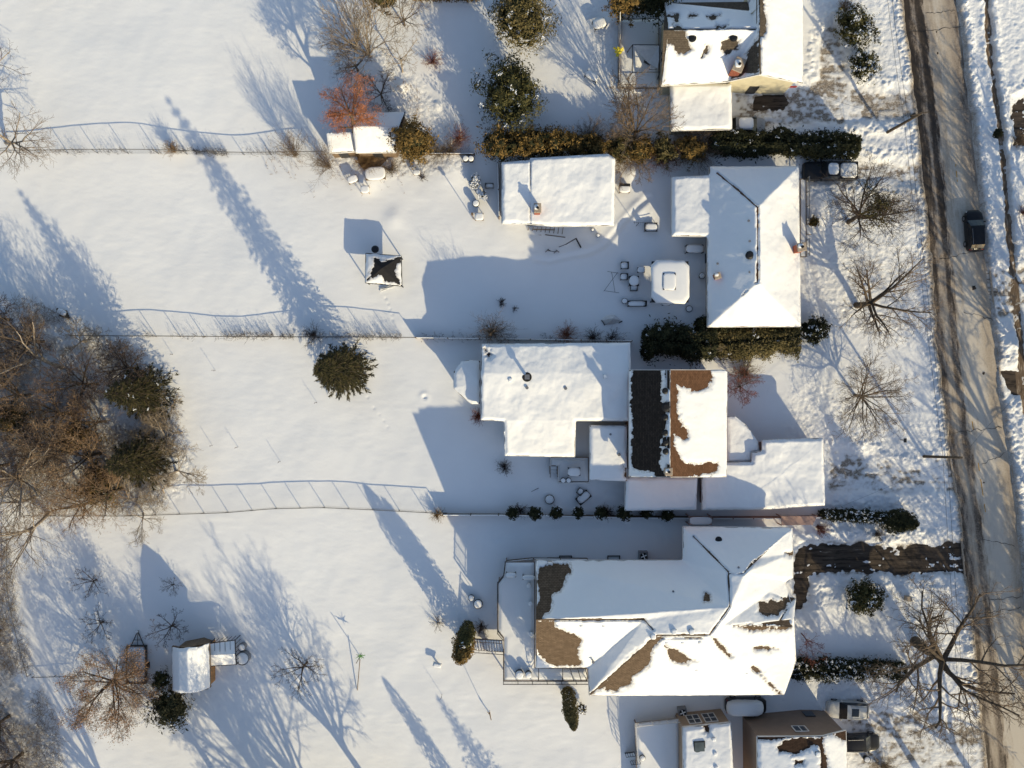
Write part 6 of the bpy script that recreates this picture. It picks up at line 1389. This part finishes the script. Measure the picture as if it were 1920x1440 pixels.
# tripod drying frame
x, y, z = G(1150, 530); b = MB()
for a, c in (((1133, 545), (1158, 511)), ((1153, 547), (1147, 511)), ((1133, 545), (1161, 549)), ((1139, 509), (1160, 512))): b.tube(P(*a, .9), P(*c, 1.0), .022, n=5)
for a in ((1133, 545), (1158, 512), (1153, 547), (1147, 511)): q = P(*a, .9); b.tube((q[0], q[1], .2), q, .02, n=5)
tag(b.build('drying_frame', M['dark']), 'thin metal drying frame standing in the shaded snow', 'frame')
x, y, z = G(1146, 599); sp_ = thing('tarp_heap', 'snowy peaked tarp heap near the yew hedge', 'tarp', (x, y, z)); b = MB()
pts = [P(a, b_, h_) for a, b_, h_ in ((1126, 601, .4), (1136, 592, .7), (1152, 590, .9), (1167, 602, .35), (1150, 608, .4), (1135, 609, .4))]; top = P(1150, 597, 1.5); b.add(pts+[top]+[(p[0], p[1], .0) for p in pts], [(i, 6, (i+1) % 6) for i in range(6)]+[(i, (i+1) % 6, 7+(i+1) % 6, 7+i) for i in range(6)]); b.build('tarp', M['tarp'], sp_)
b = MB(); b.tube(P(1128, 600, .5), P(1134, 610, .4), .05, n=5); b.tube(P(1167, 602, .5), P(1160, 606, .3), .05, n=5); b.build('weight', M['dark'], sp_)
# items south of the long garage
b = MB(); p1 = P(1061, 458, .8); p2 = P(1080, 447, 1.0); p3 = P(1089, 464, .4); b.tube(p1, p2, .06, n=5); b.tube(p2, p3, .12, n=4); b.tube(P(1048, 463, .35), p1, .04, n=5); tag(b.build('ladder', M['dark']), 'dark folded ladder propped in the snow below the long garage', 'ladder')
b = MB(); 
for a in ((1027, 470), (1043, 472)): x, y, z = G(*a); b.tube((x, y, z), (x, y, z+.7), .05, n=5); b.tube((x-.25, y-.2, z), (x, y, z+.5), .04, n=5); b.tube((x+.3, y-.1, z), (x, y, z+.5), .04, n=5)
b.tube(P(1027, 470, .9), P(1043, 472, .9), .035, n=5); tag(b.build('sawhorse', M['dark']), 'small sawhorse half buried left of the ladder', 'sawhorse')
for i, (a, c, r_) in enumerate(((1120, 443, .2), (1110, 432, .16))): pot(['tiny snowy pot beside the trodden path', 'tiny dark pot by the garage wall'][i], a, c, r_, .3)
b = MB(); z0 = .9
for i in range(9): b.tube(P(990+i*8, 432+i*.9, .3), P(990+i*8+2, 426, .8), .035, n=5)
b.tube(P(988, 438, .25), P(1015, 441, .25), .05, n=5); b.tube(P(1022, 440, .3), P(1060, 445, .3), .05, n=5); b.tube(P(1000, 430, .7), P(1040, 431, .7), .06, n=5); tag(b.build('timber_pile', M['wood']), 'loose timber and rack along the south wall of the long garage', 'timber')
b = MB(); x, y, z = G(1192, 425); b.tube((x, y, z), (x, y, z+1.9), .035, n=6)
for k in range(-2, 3): b.tube((x+.22*k, y-.35+.1*abs(k), z+1.85), (x+.22*k, y+.35-.1*abs(k), z+1.85), .015, n=4)
b.tube((x-.6, y, z+1.86), (x+.6, y, z+1.86), .02, n=4); tag(b.build('aerial', M['dark']), 'small aerial on a mast north west of the bungalow', 'aerial')
chair('snowy bench against the inner corner of the bungalow wing', 1218, 429, .9, R(0), ln=1.4, name='garden_bench', cat='bench'); table('snow topped crate table east of the long garage', 1169, 358, 1.2, .8, .55, m='wood'); b = MB()
for a in range(3): b.box(*P(1163+a*6, 351)[:2], .3, 1.1, .06, .3)
b.box(*P(1169, 351)[:2], 1.0, 1.06, 1.2, .3); tag(b.build('shelf_rack', M['dark']), 'dark metal shelf rack just above the crate table', 'shelf')
# west of the long garage: snowy pots and shrubs
for i, (a, c, r_, lb) in enumerate(((874, 303, .33, 'left of the two round barrels above the garage yard'), (884, 303, .33, 'right of the two round barrels above the garage yard'))): pot(lb, a, c, r_, .8, 'dark', 'barrel', 'barrel', 'two barrels', .16)
table('snowy square table at the south end of the pots by the garage', 899, 409, .95, .8, .5, m='wood'); pot('snowy urn in front of the garage west wall', 893, 385, .38, .7); pot('small snowy urn north of the larger one by the garage', 898, 363, .3, .6); shrub_tree('tiny snow laden shrub west of the long garage', (893, 350), 1.1, .55, 'leaf_olive', 500, .08, 'shrub', cat='shrub', snow=300); shrub_tree('second tiny snow laden shrub west of the long garage', (905, 370), .9, .45, 'leaf_olive', 400, .08, 'shrub', cat='shrub', snow=300)
shrub_tree('snow laden low shrub beside the garage corner', (893, 338), .9, .4, 'leaf_olive', 400, .08, 'shrub', cat='shrub', snow=200)
chair('small bench with snow at the garage west wall', 918, 352, .5, R(0), ln=.9, name='garden_bench', cat='bench', h=.4)
# snowy beds by the sheds
table('small snow topped hive box below the mulch', 688, 360, .95, .8, .75, m='tan', name='bee_hive', cat='hive', t=.14); table('low snow covered coop left of the hive', 664, 340, 1.1, .8, .5, R(20), m='wood', name='chicken_coop', cat='coop'); table('wide snow covered cold frame below the brown mulch', 706, 329, 2.2, 1.4, .35, R(5), m='wood', name='cold_frame', cat='cold frame', t=.14); table('small white topped box on the snow bank south of the cedar', 783, 327, .75, .5, .5, m='tan', name='storage_box', cat='box', t=.1)
q = pl([(668, 286), (742, 287), (728, 300), (712, 318), (690, 326), (676, 312)]); tag(meshobj('mulch_bed', [(a, b_, gz(a, b_)+.06) for a, b_ in q], [tuple(range(len(q)))], M['wood']), kind='structure')
for (a, c, a2, c2, h_) in ((862, 385, 862, 385, 2.4), (855, 372, 855, 372, 2.0)): pass
b = MB(); x, y, z = G(888, 412); b.tube((x, y, z), (x, y, z+2.6), .04, n=6); b.box(x, y, z+2.5, z+2.8, .25, .25); tag(b.build('bird_house', M['wood']), 'bird house on a thin post at the south end of the pots', 'bird house')
# deck and yard of the cream house
deck('deck', 'snowy fenced deck west of the cream house', [(1160, 36), (1236, 34), (1236, 166), (1158, 165)], .55, [[(1160, 36), (1158, 165), (1210, 165)]], railmat='deckwood', snow=.16)
stairs_root = thing('garden_steps', 'snowy steps down from the deck of the cream house', 'steps', P(1192, 174)); stairs(stairs_root, (1192, 166), (1192, 182), .2, .55, 2.2, 'deckwood', rails=False)
cp = thing('canopy_frame', 'collapsed canopy frame with torn snowy sheet on the deck', 'canopy', P(1211, 110, .7)); b = MB(); cz = 2.7
cor = [P(1186, 84, cz), P(1236, 84, cz), P(1237, 135, cz), P(1186, 136, cz)]
for i in range(4): b.tube(cor[i], cor[(i+1) % 4], .045, n=6)
for i, p in enumerate(cor): b.tube(p, (p[0]*.995+(-.25 if i in (0, 3) else .2), p[1], .6), .05, n=6)
b.build('frame', M['dark'], cp)
tp = [P(1187, 85, 2.75), P(1236, 86, 2.75), P(1236, 110, 2.5), P(1233, 129, 2.35), P(1215, 118, 1.9), P(1198, 98, 2.3)]; s_ = MB(); s_.add(tp, [(0, 5, 1), (5, 4, 1), (4, 2, 1), (4, 3, 2)]); s_.add([P(1190, 90, 2.0), P(1198, 100, 1.9), P(1206, 127, 1.2), P(1192, 126, 1.3)], [(3, 2, 1, 0)]); s_.build('torn_sheet', M['tarp'], cp)
chair('snowy garden chair under the torn canopy', 1212, 120, .6, R(60), m='dark'); table('snow covered low table under the canopy edge', 1222, 131, .8, .5, .4)
b = MB(); x, y, z = P(1162, 82); b.tube((x, y, .3), P(1163, 22, 4.2), .045, n=7); tag(b.build('flag_pole', M['white']), 'white leaning pole at the corner of the cream house deck', 'pole')
b = MB(); x, y, z = P(1159, 96, 1.6)
for k in range(6):
    a = k*1.047+.3; d = (math.cos(a), math.sin(a)); n_ = (-d[1]*.13, d[0]*.13); r_ = .42 if k % 2 else .62; b.add([(x+n_[0], y+n_[1], z), (x-n_[0], y-n_[1], z), (x+d[0]*r_-n_[0], y+d[1]*r_-n_[1], z-.05), (x+d[0]*r_+n_[0]*1.6, y+d[1]*r_+n_[1]*1.6, z+.2)], [(0, 1, 2, 3), (3, 2, 1, 0)])
pw = thing('pinwheel', 'bright yellow star shaped pinwheel on the deck fence', 'pinwheel', (x, y, 0)); b.build('vanes', M['yellow'], pw); c = MB(); c.tube((x, y, 0), (x, y, z), .025, n=6); c.build('stick', M['dark'], pw)
table('snow heaped wicker stool above the top garden footprints', 1122, 52, 1.4, 1.0, .4, R(20), name='stool', cat='stool', t=.3); table('snow heaped low bench in the shaded top garden', 1108, 150, 1.5, .8, .4, R(-30), name='bench', cat='bench', t=.3)
# brown house deck things
table('square snow covered table on the small sunken deck', 1074, 881, 1.35, .9, .9+.7, name='patio_table'); pot('left snowy pot on the sunken deck', 1054, 897, .27, 1.5); pot('right snowy pot on the sunken deck', 1064, 897, .27, 1.5)
st_ = thing('garden_steps', 'short stair on the west side of the sunken deck', 'steps', P(1038, 885)); stairs(st_, (1038, 874), (1038, 893), .3, 1.0, .8, 'deckwood')
pot('round fire pit ring in the shaded middle garden', 1030, 935, .5, .3, 'dark', 'fire_pit', 'fire pit', t=.15); chair('snow buried lounger askew in the shaded middle garden', 1093, 931, .9, R(40), ln=1.6, name='lounger', cat='lounger', h=.25); chair('snow buried chair beside the askew lounger', 1087, 920, .6, R(55), ln=.7, h=.25)
b = MB(); b.tube(P(996, 922, .4), P(1010, 915, .45), .03, n=5); tag(b.build('stick', M['twigd']), 'thin stick on the shaded snow west of the fire pit', 'stick')
# around the largest house
def ac_unit(label, px, py, s=.85, h=.8, z=0, rot=0):
    x, y, g0 = G(px, py); root = thing('air_conditioner', label, 'air conditioner', (x, y, g0)); b = MB(); b.box(x, y, g0-.1, g0+h, s, s, rot, .04); b.build('casing', M['grey'], root)
    b = MB(); b.lathe(x, y, [(g0+h, s*.40), (g0+h+.03, s*.40), (g0+h+.03, s*.36)], 20); b.build('fan_ring', M['black'], root); b = MB()
    for k in range(4): a = k*math.pi/2+.4; b.tube((x, y, g0+h+.05), (x+math.cos(a)*s*.34, y+math.sin(a)*s*.34, g0+h+.05), .05, .09, 4)
    b.build('fan_blades', M['snow'], root)
ac_unit('round topped air conditioner on the north wall of the largest house', 1204, 1039, .95); ac_unit('boxy air conditioner at the corner of the beige house', 1277, 1330, .9, rot=.1)
for a, lb in ((1060, 'left window well on the north wall of the largest house'), (1150, 'right window well on the north wall of the largest house')):
    x, y, z = G(a, 1041); b = MB(); b.box(x, y, z-.05, z+.18, 1.3, .08); b.box(x-.65, y-.25, z-.05, z+.18, .08, .6); b.box(x+.65, y-.25, z-.05, z+.18, .08, .6); tag(b.build('window_well', M['dark']), lb, 'window well')
x, y, z = G(898, 1130); pot('square snow capped planter west of the raised deck', 897, 1129, .5, .55, t=.2); pot('round snow capped planter left of the square one', 884, 1118, .33, .5, t=.2)
table('snow covered grill at the top corner of the raised deck', 990, 1068, 1.3, .5, 3.3, name='barbecue_grill', cat='grill'); 
for i, (a, c, lb) in enumerate(((998, 1097, 'upper snowy pot on the raised deck wall'), (1001, 1131, 'middle snowy pot on the raised deck wall'), (1002, 1188, 'lower snowy pot on the raised deck wall'))):
    x, y, z = P(a-6, c, 3.0); t_ = thing('planter', lb, 'planter', (x, y, 2.85)); b = MB(); b.lathe(x, y, [(2.85, .18), (3.2, .24)], 14); b.build('tub', M['dark'], t_); snow_cap('snow', x, y, 3.18, .5, .5, .16, t_, 0, 2)
for i, (a, c, r_, lb) in enumerate(((974, 1264, .48, 'large snow mounded tub on the south corner of the raised deck'), (991, 1264, .36, 'smaller snow mounded tub on the south corner of the raised deck'))):
    x, y, z = P(a, c, 3.2); t_ = thing('tub', lb, 'tub', (x, y, 2.85)); b = MB(); b.lathe(x, y, [(2.85, r_*.9), (3.4, r_)], 18); b.build('rim', M['dark'], t_); snow_cap('snow', x, y, 3.34, r_*1.8, r_*1.8, .28, t_, 0, 2)
table('snow covered trunk box at the north end of the raised deck', 958, 1064, 1.1, .5, 3.2, name='storage_box', cat='box')
pg = thing('pergola', 'thin dark pergola bars above the south deck strip', 'pergola', P(1050, 1262, 2.7)); b = MB()
for a in (1010, 1055, 1068, 1082, 1096): b.tube(P(a, 1251, 3.9), P(a+(0 if a < 1060 else 8), 1277, 3.7), .04, n=5)
b.tube(P(1008, 1277, 3.7), P(1102, 1277, 3.7), .04, n=5); b.build('bars', M['dark'], pg)
for a in (1010, 1055, 1100): x, y, _ = P(a, 1277, 3.7); c = MB(); c.tube((x, y, 2.7), (x, y, 3.75), .05, n=6); c.build('post', M['dark'], pg)
# field objects
x, y, z = G(821, 1242); bb_ = thing('bird_bath', 'small white square bird bath alone in the lower field', 'bird bath', (x, y, z)); b = MB(); b.lathe(x, y, [(z-.1, .2), (z+.05, .12), (z+.5, .09)], 12); b.build('stem', M['grey'], bb_); b = MB(); b.box(x, y, z+.5, z+.6, .95, .55, R(-15), .03); b.build('basin', M['white'], bb_); snow_cap('snow', x, y-.05, z+.6, .8, .4, .1, bb_, R(-15))
b = MB(); x, y, z = G(917, 1333); b.tube((x, y, z-.1), P(921, 1350, 1.2), .055, n=6); b.tube((x, y, z+.5), (x-.15, y+.3, z+.7), .04, n=5); b.tube(P(921, 1350, 1.2), P(918, 1332, 2.8), .03, n=5); tag(b.build('clothes_pole', M['wood']), 'leaning wooden clothes pole alone in the lower field', 'pole')
bp = thing('bean_pole', 'leaning pole with green leafy tuft in the lower field', 'pole', G(676, 1229)); b = MB(); b.tube(P(670, 1294, .35), P(675, 1236, 1.3), .045, n=6); x, y, z = G(676, 1229); b.tube((x, y, z-.1), (x, y, z+2.3), .04, n=6); b.build('pole', M['twig'], bp); b = MB()
for k in range(14): a = k*.45; q = P(676, 1230, 1.9); b.tube(q, (q[0]+math.cos(a)*rng.uniform(.3, .6), q[1]+math.sin(a)*.35, q[2]+rng.uniform(-.2, .3)), .05, .02, 4)
b.build('green_leaves', M['greenp'], bp)
x, y, z = G(120, 586); r_ = thing('log_pile', 'snow capped log pile in the shade north of the wood', 'logs', (x, y, z)); 
b = MB()
for k in range(4): b.tube((x-.6+.1*k, y+.35-.22*k, z+.1), (x+.5+.1*k, y+.05-.22*k, z+.12), .13, n=8)
b.build('logs', M['bark'], r_); snow_cap('snow', x, y, z+.2, 1.0, .6, .18, r_, R(-25))
x, y, z = G(797, 743); b = MB(); b.lathe(x, y, [(z-.05, .38), (z+.08, .4), (z+.1, .32), (z-.02, .25)], 18); tag(b.build('snowy_tub', M['snow']), 'snow filled round rim alone below the eight sided sunroom', 'tub')
for i, (a, c, h_, lb) in enumerate(((527, 865, 1.1, 'lone thin stake in the middle field'), (595, 755, 1.2, 'dry seed stalk southwest of the lone spruce'), (829, 1300, 1.5, 'thin stake in the lower field east'), (405, 695, 1.2, 'thin stake in the field left of the spruce'), (400, 835, 1.0, 'short stake near the east tip of the wood'), (448, 838, 1.1, 'thin stake in the field right of the wood'), (907, 1165, 1.2, 'short stake near the deck stairs'), (325, 665, .8, 'thin stalk in the field below the middle fence'))):
    x, y, z = G(a, c); b = MB(); b.tube((x, y, z-.1), (x+.04, y+.05, z+h_), .022, .012, 5)
    for k in range(4): t = .4+.15*k; b.tube((x, y, z+h_*t), (x+rng.uniform(-.15, .15), y+rng.uniform(-.12, .12), z+h_*t+.1), .012, n=4)
    tag(b.build('stake', M['twigd']), lb, 'stake')
# lower left garden: trailer, greenhouse, tanks
def tank(label, px, py, r, h): 
    x, y, g0 = G(px, py); root = thing('water_tank', label, 'tank', (x, y, g0), 'round tanks beside the greenhouse'); b = MB(); b.lathe(x, y, [(g0-.1, r), (g0+h, r), (g0+h+.03, r*1.04), (g0+h+.05, r*.98), (g0+h-.05, r*.92)], 24); b.build('tank', M['grey'], root); snow_cap('snow', x, y, g0+h-.06, r*1.75, r*1.75, .12, root, 0, 2)
tank('larger round snow filled tank at the greenhouse corner', 461, 1228, .72, .8); tank('smaller round snow filled tank at the greenhouse corner', 459, 1208, .40, .7)
x, y, z = G(262, 1245); tr = thing('utility_trailer', 'snow covered utility trailer with bare A-frame hitch', 'trailer', (x, y, z)); b = MB(); zt = .75
w = [P(a, c, zt) for a, c in ((239, 1210), (275, 1210), (275, 1280), (240, 1280))]; wx = (w[0][0]+w[1][0])/2; wy = (w[0][1]+w[2][1])/2; sx = w[1][0]-w[0][0]; sy = w[0][1]-w[3][1]
b.box(wx, wy, .55, .7, sx, sy); b.build('bed', M['dark'], tr); b = MB()
for a in (-1, 1): b.box(wx+a*sx/2, wy, .7, 1.1, .06, sy); b.box(wx, wy+a*sy/2, .7, 1.1, sx, .06)
b.build('sideboards', M['dark'], tr); snow_cap('snow', wx, wy, .72, sx*.98, sy*.98, .34, tr, 0, 9); b = MB(); tip = (wx, wy+sy/2+1.5, .6)
for a in (-1, 1): b.tube((wx+a*sx*.32, wy+sy/2, .62), tip, .05, n=6)
b.tube((wx, wy+sy/2, .62), tip, .03, n=6); b.tube((wx-.35, wy+sy/2+.55, .62), (wx+.35, wy+sy/2+.55, .62), .03, n=6); b.lathe(tip[0], tip[1], [(.55, .1), (.8, .12)], 10); b.build('hitch', M['dark'], tr); snow_cap('hitch_snow', tip[0], tip[1], .78, .28, .28, .15, tr, 0, 2)
for a in (-1, 1): b = MB(); b.tube((wx+a*(sx/2+.05), wy-.2, .38), (wx+a*(sx/2+.22), wy-.2, .38), .34, n=16); b.build('wheel', M['black'], tr)
w = [P(a, c, 2.3) for a, c in ((393, 1206), (441, 1199), (443, 1246), (394, 1249))]; cx = sum(p[0] for p in w)/4; cy = sum(p[1] for p in w)/4; gh = thing('greenhouse', 'small greenhouse with sagging snow roof against the barn shed', 'greenhouse', (cx, cy, 0))
rd = P(393, 1228, 2.75); re = P(442, 1226, 2.75); z2 = 2.0; w2 = [P(a, c, z2) for a, c in ((393, 1206), (441, 1200), (443, 1246), (394, 1249))]
b = MB()
for p in w2: b.tube((p[0], p[1], 0), p, .05, n=5)
for t in np.linspace(0, 1, 6):
    a = Vector(w2[0]).lerp(Vector(w2[1]), t); c = Vector(w2[3]).lerp(Vector(w2[2]), t); r_ = Vector(rd).lerp(Vector(re), t); b.tube(a, r_, .03, n=4); b.tube(c, r_, .03, n=4)
b.tube(rd, re, .04, n=5); b.tube(w2[0], w2[1], .05, n=5); b.tube(w2[3], w2[2], .05, n=5); b.tube(w2[1], w2[2], .05, n=5)
for t in np.linspace(0, 1, 7): a = Vector(w2[1]).lerp(Vector(w2[2]), t); b.tube((a.x, a.y, 0), a, .03, n=4); a = Vector(w2[0]).lerp(Vector(w2[1]), t); b.tube((a.x, a.y, 0), a, .03, n=4)
b.build('frame', M['dark'], gh)
def slab(nm, a, c, d, e, th, m): 
    k = 9; V = []; F_ = []
    for i in range(k):
        for j in range(k):
            u, v = i/(k-1), j/(k-1); p = Vector(a).lerp(Vector(c), u).lerp(Vector(e).lerp(Vector(d), u), v); V.append((p.x, p.y, p.z+th*(.5+.5*min(1, 4*min(u, 1-u, v, 1-v)))-.10*math.sin(v*3.14)*math.sin(u*3.14)))
    for i in range(k-1):
        for j in range(k-1): F_.append((i*k+j, (i+1)*k+j, (i+1)*k+j+1, i*k+j+1))
    meshobj(nm, V, F_, M[m], gh, True)
def sh(p, f): return (cx+(p[0]-cx)*f, cy+(p[1]-cy)*f, p[2])
slab('roof_snow', sh(w2[0], .94), sh(w2[1], .94), sh(re, .94), sh(rd, .94), .10, 'snow'); slab('roof_snow', sh(rd, .94), sh(re, .94), sh(w2[2], .96), sh(w2[3], .96), .14, 'snow')
b = MB(); b.tube(P(300, 1262, .7), P(316, 1282, .8), .06, n=5); b.tube(P(316, 1282, .8), P(320, 1287, .3), .06, n=5); tag(b.build('wheelbarrow_handles', M['grey']), 'upturned barrow handles beside the barn shed', 'wheelbarrow')
pot('snow filled round pot between trailer and barn shed', 303, 1284, .35, .4)
# front walk ramp beside barn shed
b = MB(); b.box(*P(324, 1288)[:2], .2, .5, .6, .9); tag(b.build('step_stone', M['tan']), 'pale step at the back corner of the barn shed', 'step')
# street side bits
x, y, z = G(1685, 824); mb_ = thing('mailbox', 'small dark mailbox on a post in the middle front garden', 'mailbox', (x, y, z)); b = MB(); b.tube((x, y, z-.1), (x, y, z+1), .05, n=6); b.build('post', M['wood'], mb_); b = MB(); b.box(x, y, z+1, z+1.25, .25, .45, 0, .05); b.build('box', M['dark'], mb_)
x, y, z = G(1695, 1118); ts = thing('letter_box', 'small white box on a stone post in the lowest front garden', 'letter box', (x, y, z)); b = MB(); b.box(x, y, z-.1, z+.8, .5, .5); b.build('post', M['tan'], ts); b = MB(); b.box(x+.35, y, z+.3, z+.9, .35, .4, 0, .04); b.build('box', M['white'], ts)
shrub_tree('brown evergreen shrub beside the bungalow porch steps', (1519, 420), 1.0, .55, 'leaf_gold', 700, .08, 'shrub', cat='shrub')
for i, (a, c, lb) in enumerate(((1408, 1376, 'snowy bin between the two bottom houses, upper'), (1413, 1388, 'snowy bin between the two bottom houses, lower'))): pot(lb, a-4, c-3, .34, .8, 'grey', 'dustbin', 'bin')
pot('snowy pot at the west wall of the skylight house', 1272, 1372, .25, 1.5); pot('second snowy pot at the west wall of the skylight house', 1274, 1385, .25, 1.5); pot('snow ring pot on the deck by the railing', 1200, 1408, .3, 1.5)
x, y, z = G(1620, 1419); pot('dark round pot beside the bottom right car', 1622, 1420, .35, .5, 'black', t=.08)
for i, (a, c, lb) in enumerate(((1549, 1120, 'dark lamp post stub in the shaded lowest front garden'),)):
    pass
# east side of the street: trees across the way and a lamp
shrub_tree('small dark evergreen across the street by the upper driveway', (1856, 258), 1.6, .45, 'leaf_dark', 900, .09, 'evergreen_shrub', cat='shrub'); twig_bush('brown shrub across the street at the right edge, upper', (1905, 265), 1.2, 1.3, 70, 'twig'); twig_bush('thin twiggy shrub at the right frame edge below the long driveway', (1915, 400), 1.6, 1.3, 60, 'twigred')
# ------------------------------------------------------------------ camera, light, sky
cam = bpy.data.cameras.new('camera'); co = bpy.data.objects.new('camera', cam); COL.objects.link(co)
co.location = (0, 0, HC); cam.sensor_width = 36; cam.sensor_fit = 'HORIZONTAL'; cam.lens = 36*S*HC/1920; cam.clip_end = 5000; cam.clip_start = .5
SC.camera = co
EL = R(21.3); sx_, sy_ = .554, -.833
sun = bpy.data.lights.new('sun', 'SUN'); so = bpy.data.objects.new('sun', sun); COL.objects.link(so)
sun.energy = 4.8; sun.angle = R(.5); sun.color = (1, .85, .545)
d = Vector((sx_*math.cos(EL), sy_*math.cos(EL), math.sin(EL))); so.rotation_euler = d.to_track_quat('Z', 'Y').to_euler(); so.location = (0, 0, 60)
w = bpy.data.worlds.new('World'); SC.world = w; w.use_nodes = True; nt = w.node_tree
sk = nt.nodes.new('ShaderNodeTexSky'); sk.sky_type = 'NISHITA'; sk.sun_disc = False; sk.sun_elevation = EL; sk.sun_rotation = math.atan2(sx_, sy_)
sk.dust_density = .8
nt.links.new(sk.outputs[0], nt.nodes['Background'].inputs[0]); nt.nodes['Background'].inputs[1].default_value = .16
SC.view_settings.view_transform = 'Standard'; SC.view_settings.look = 'None'; SC.view_settings.exposure = 0; SC.view_settings.gamma = 1
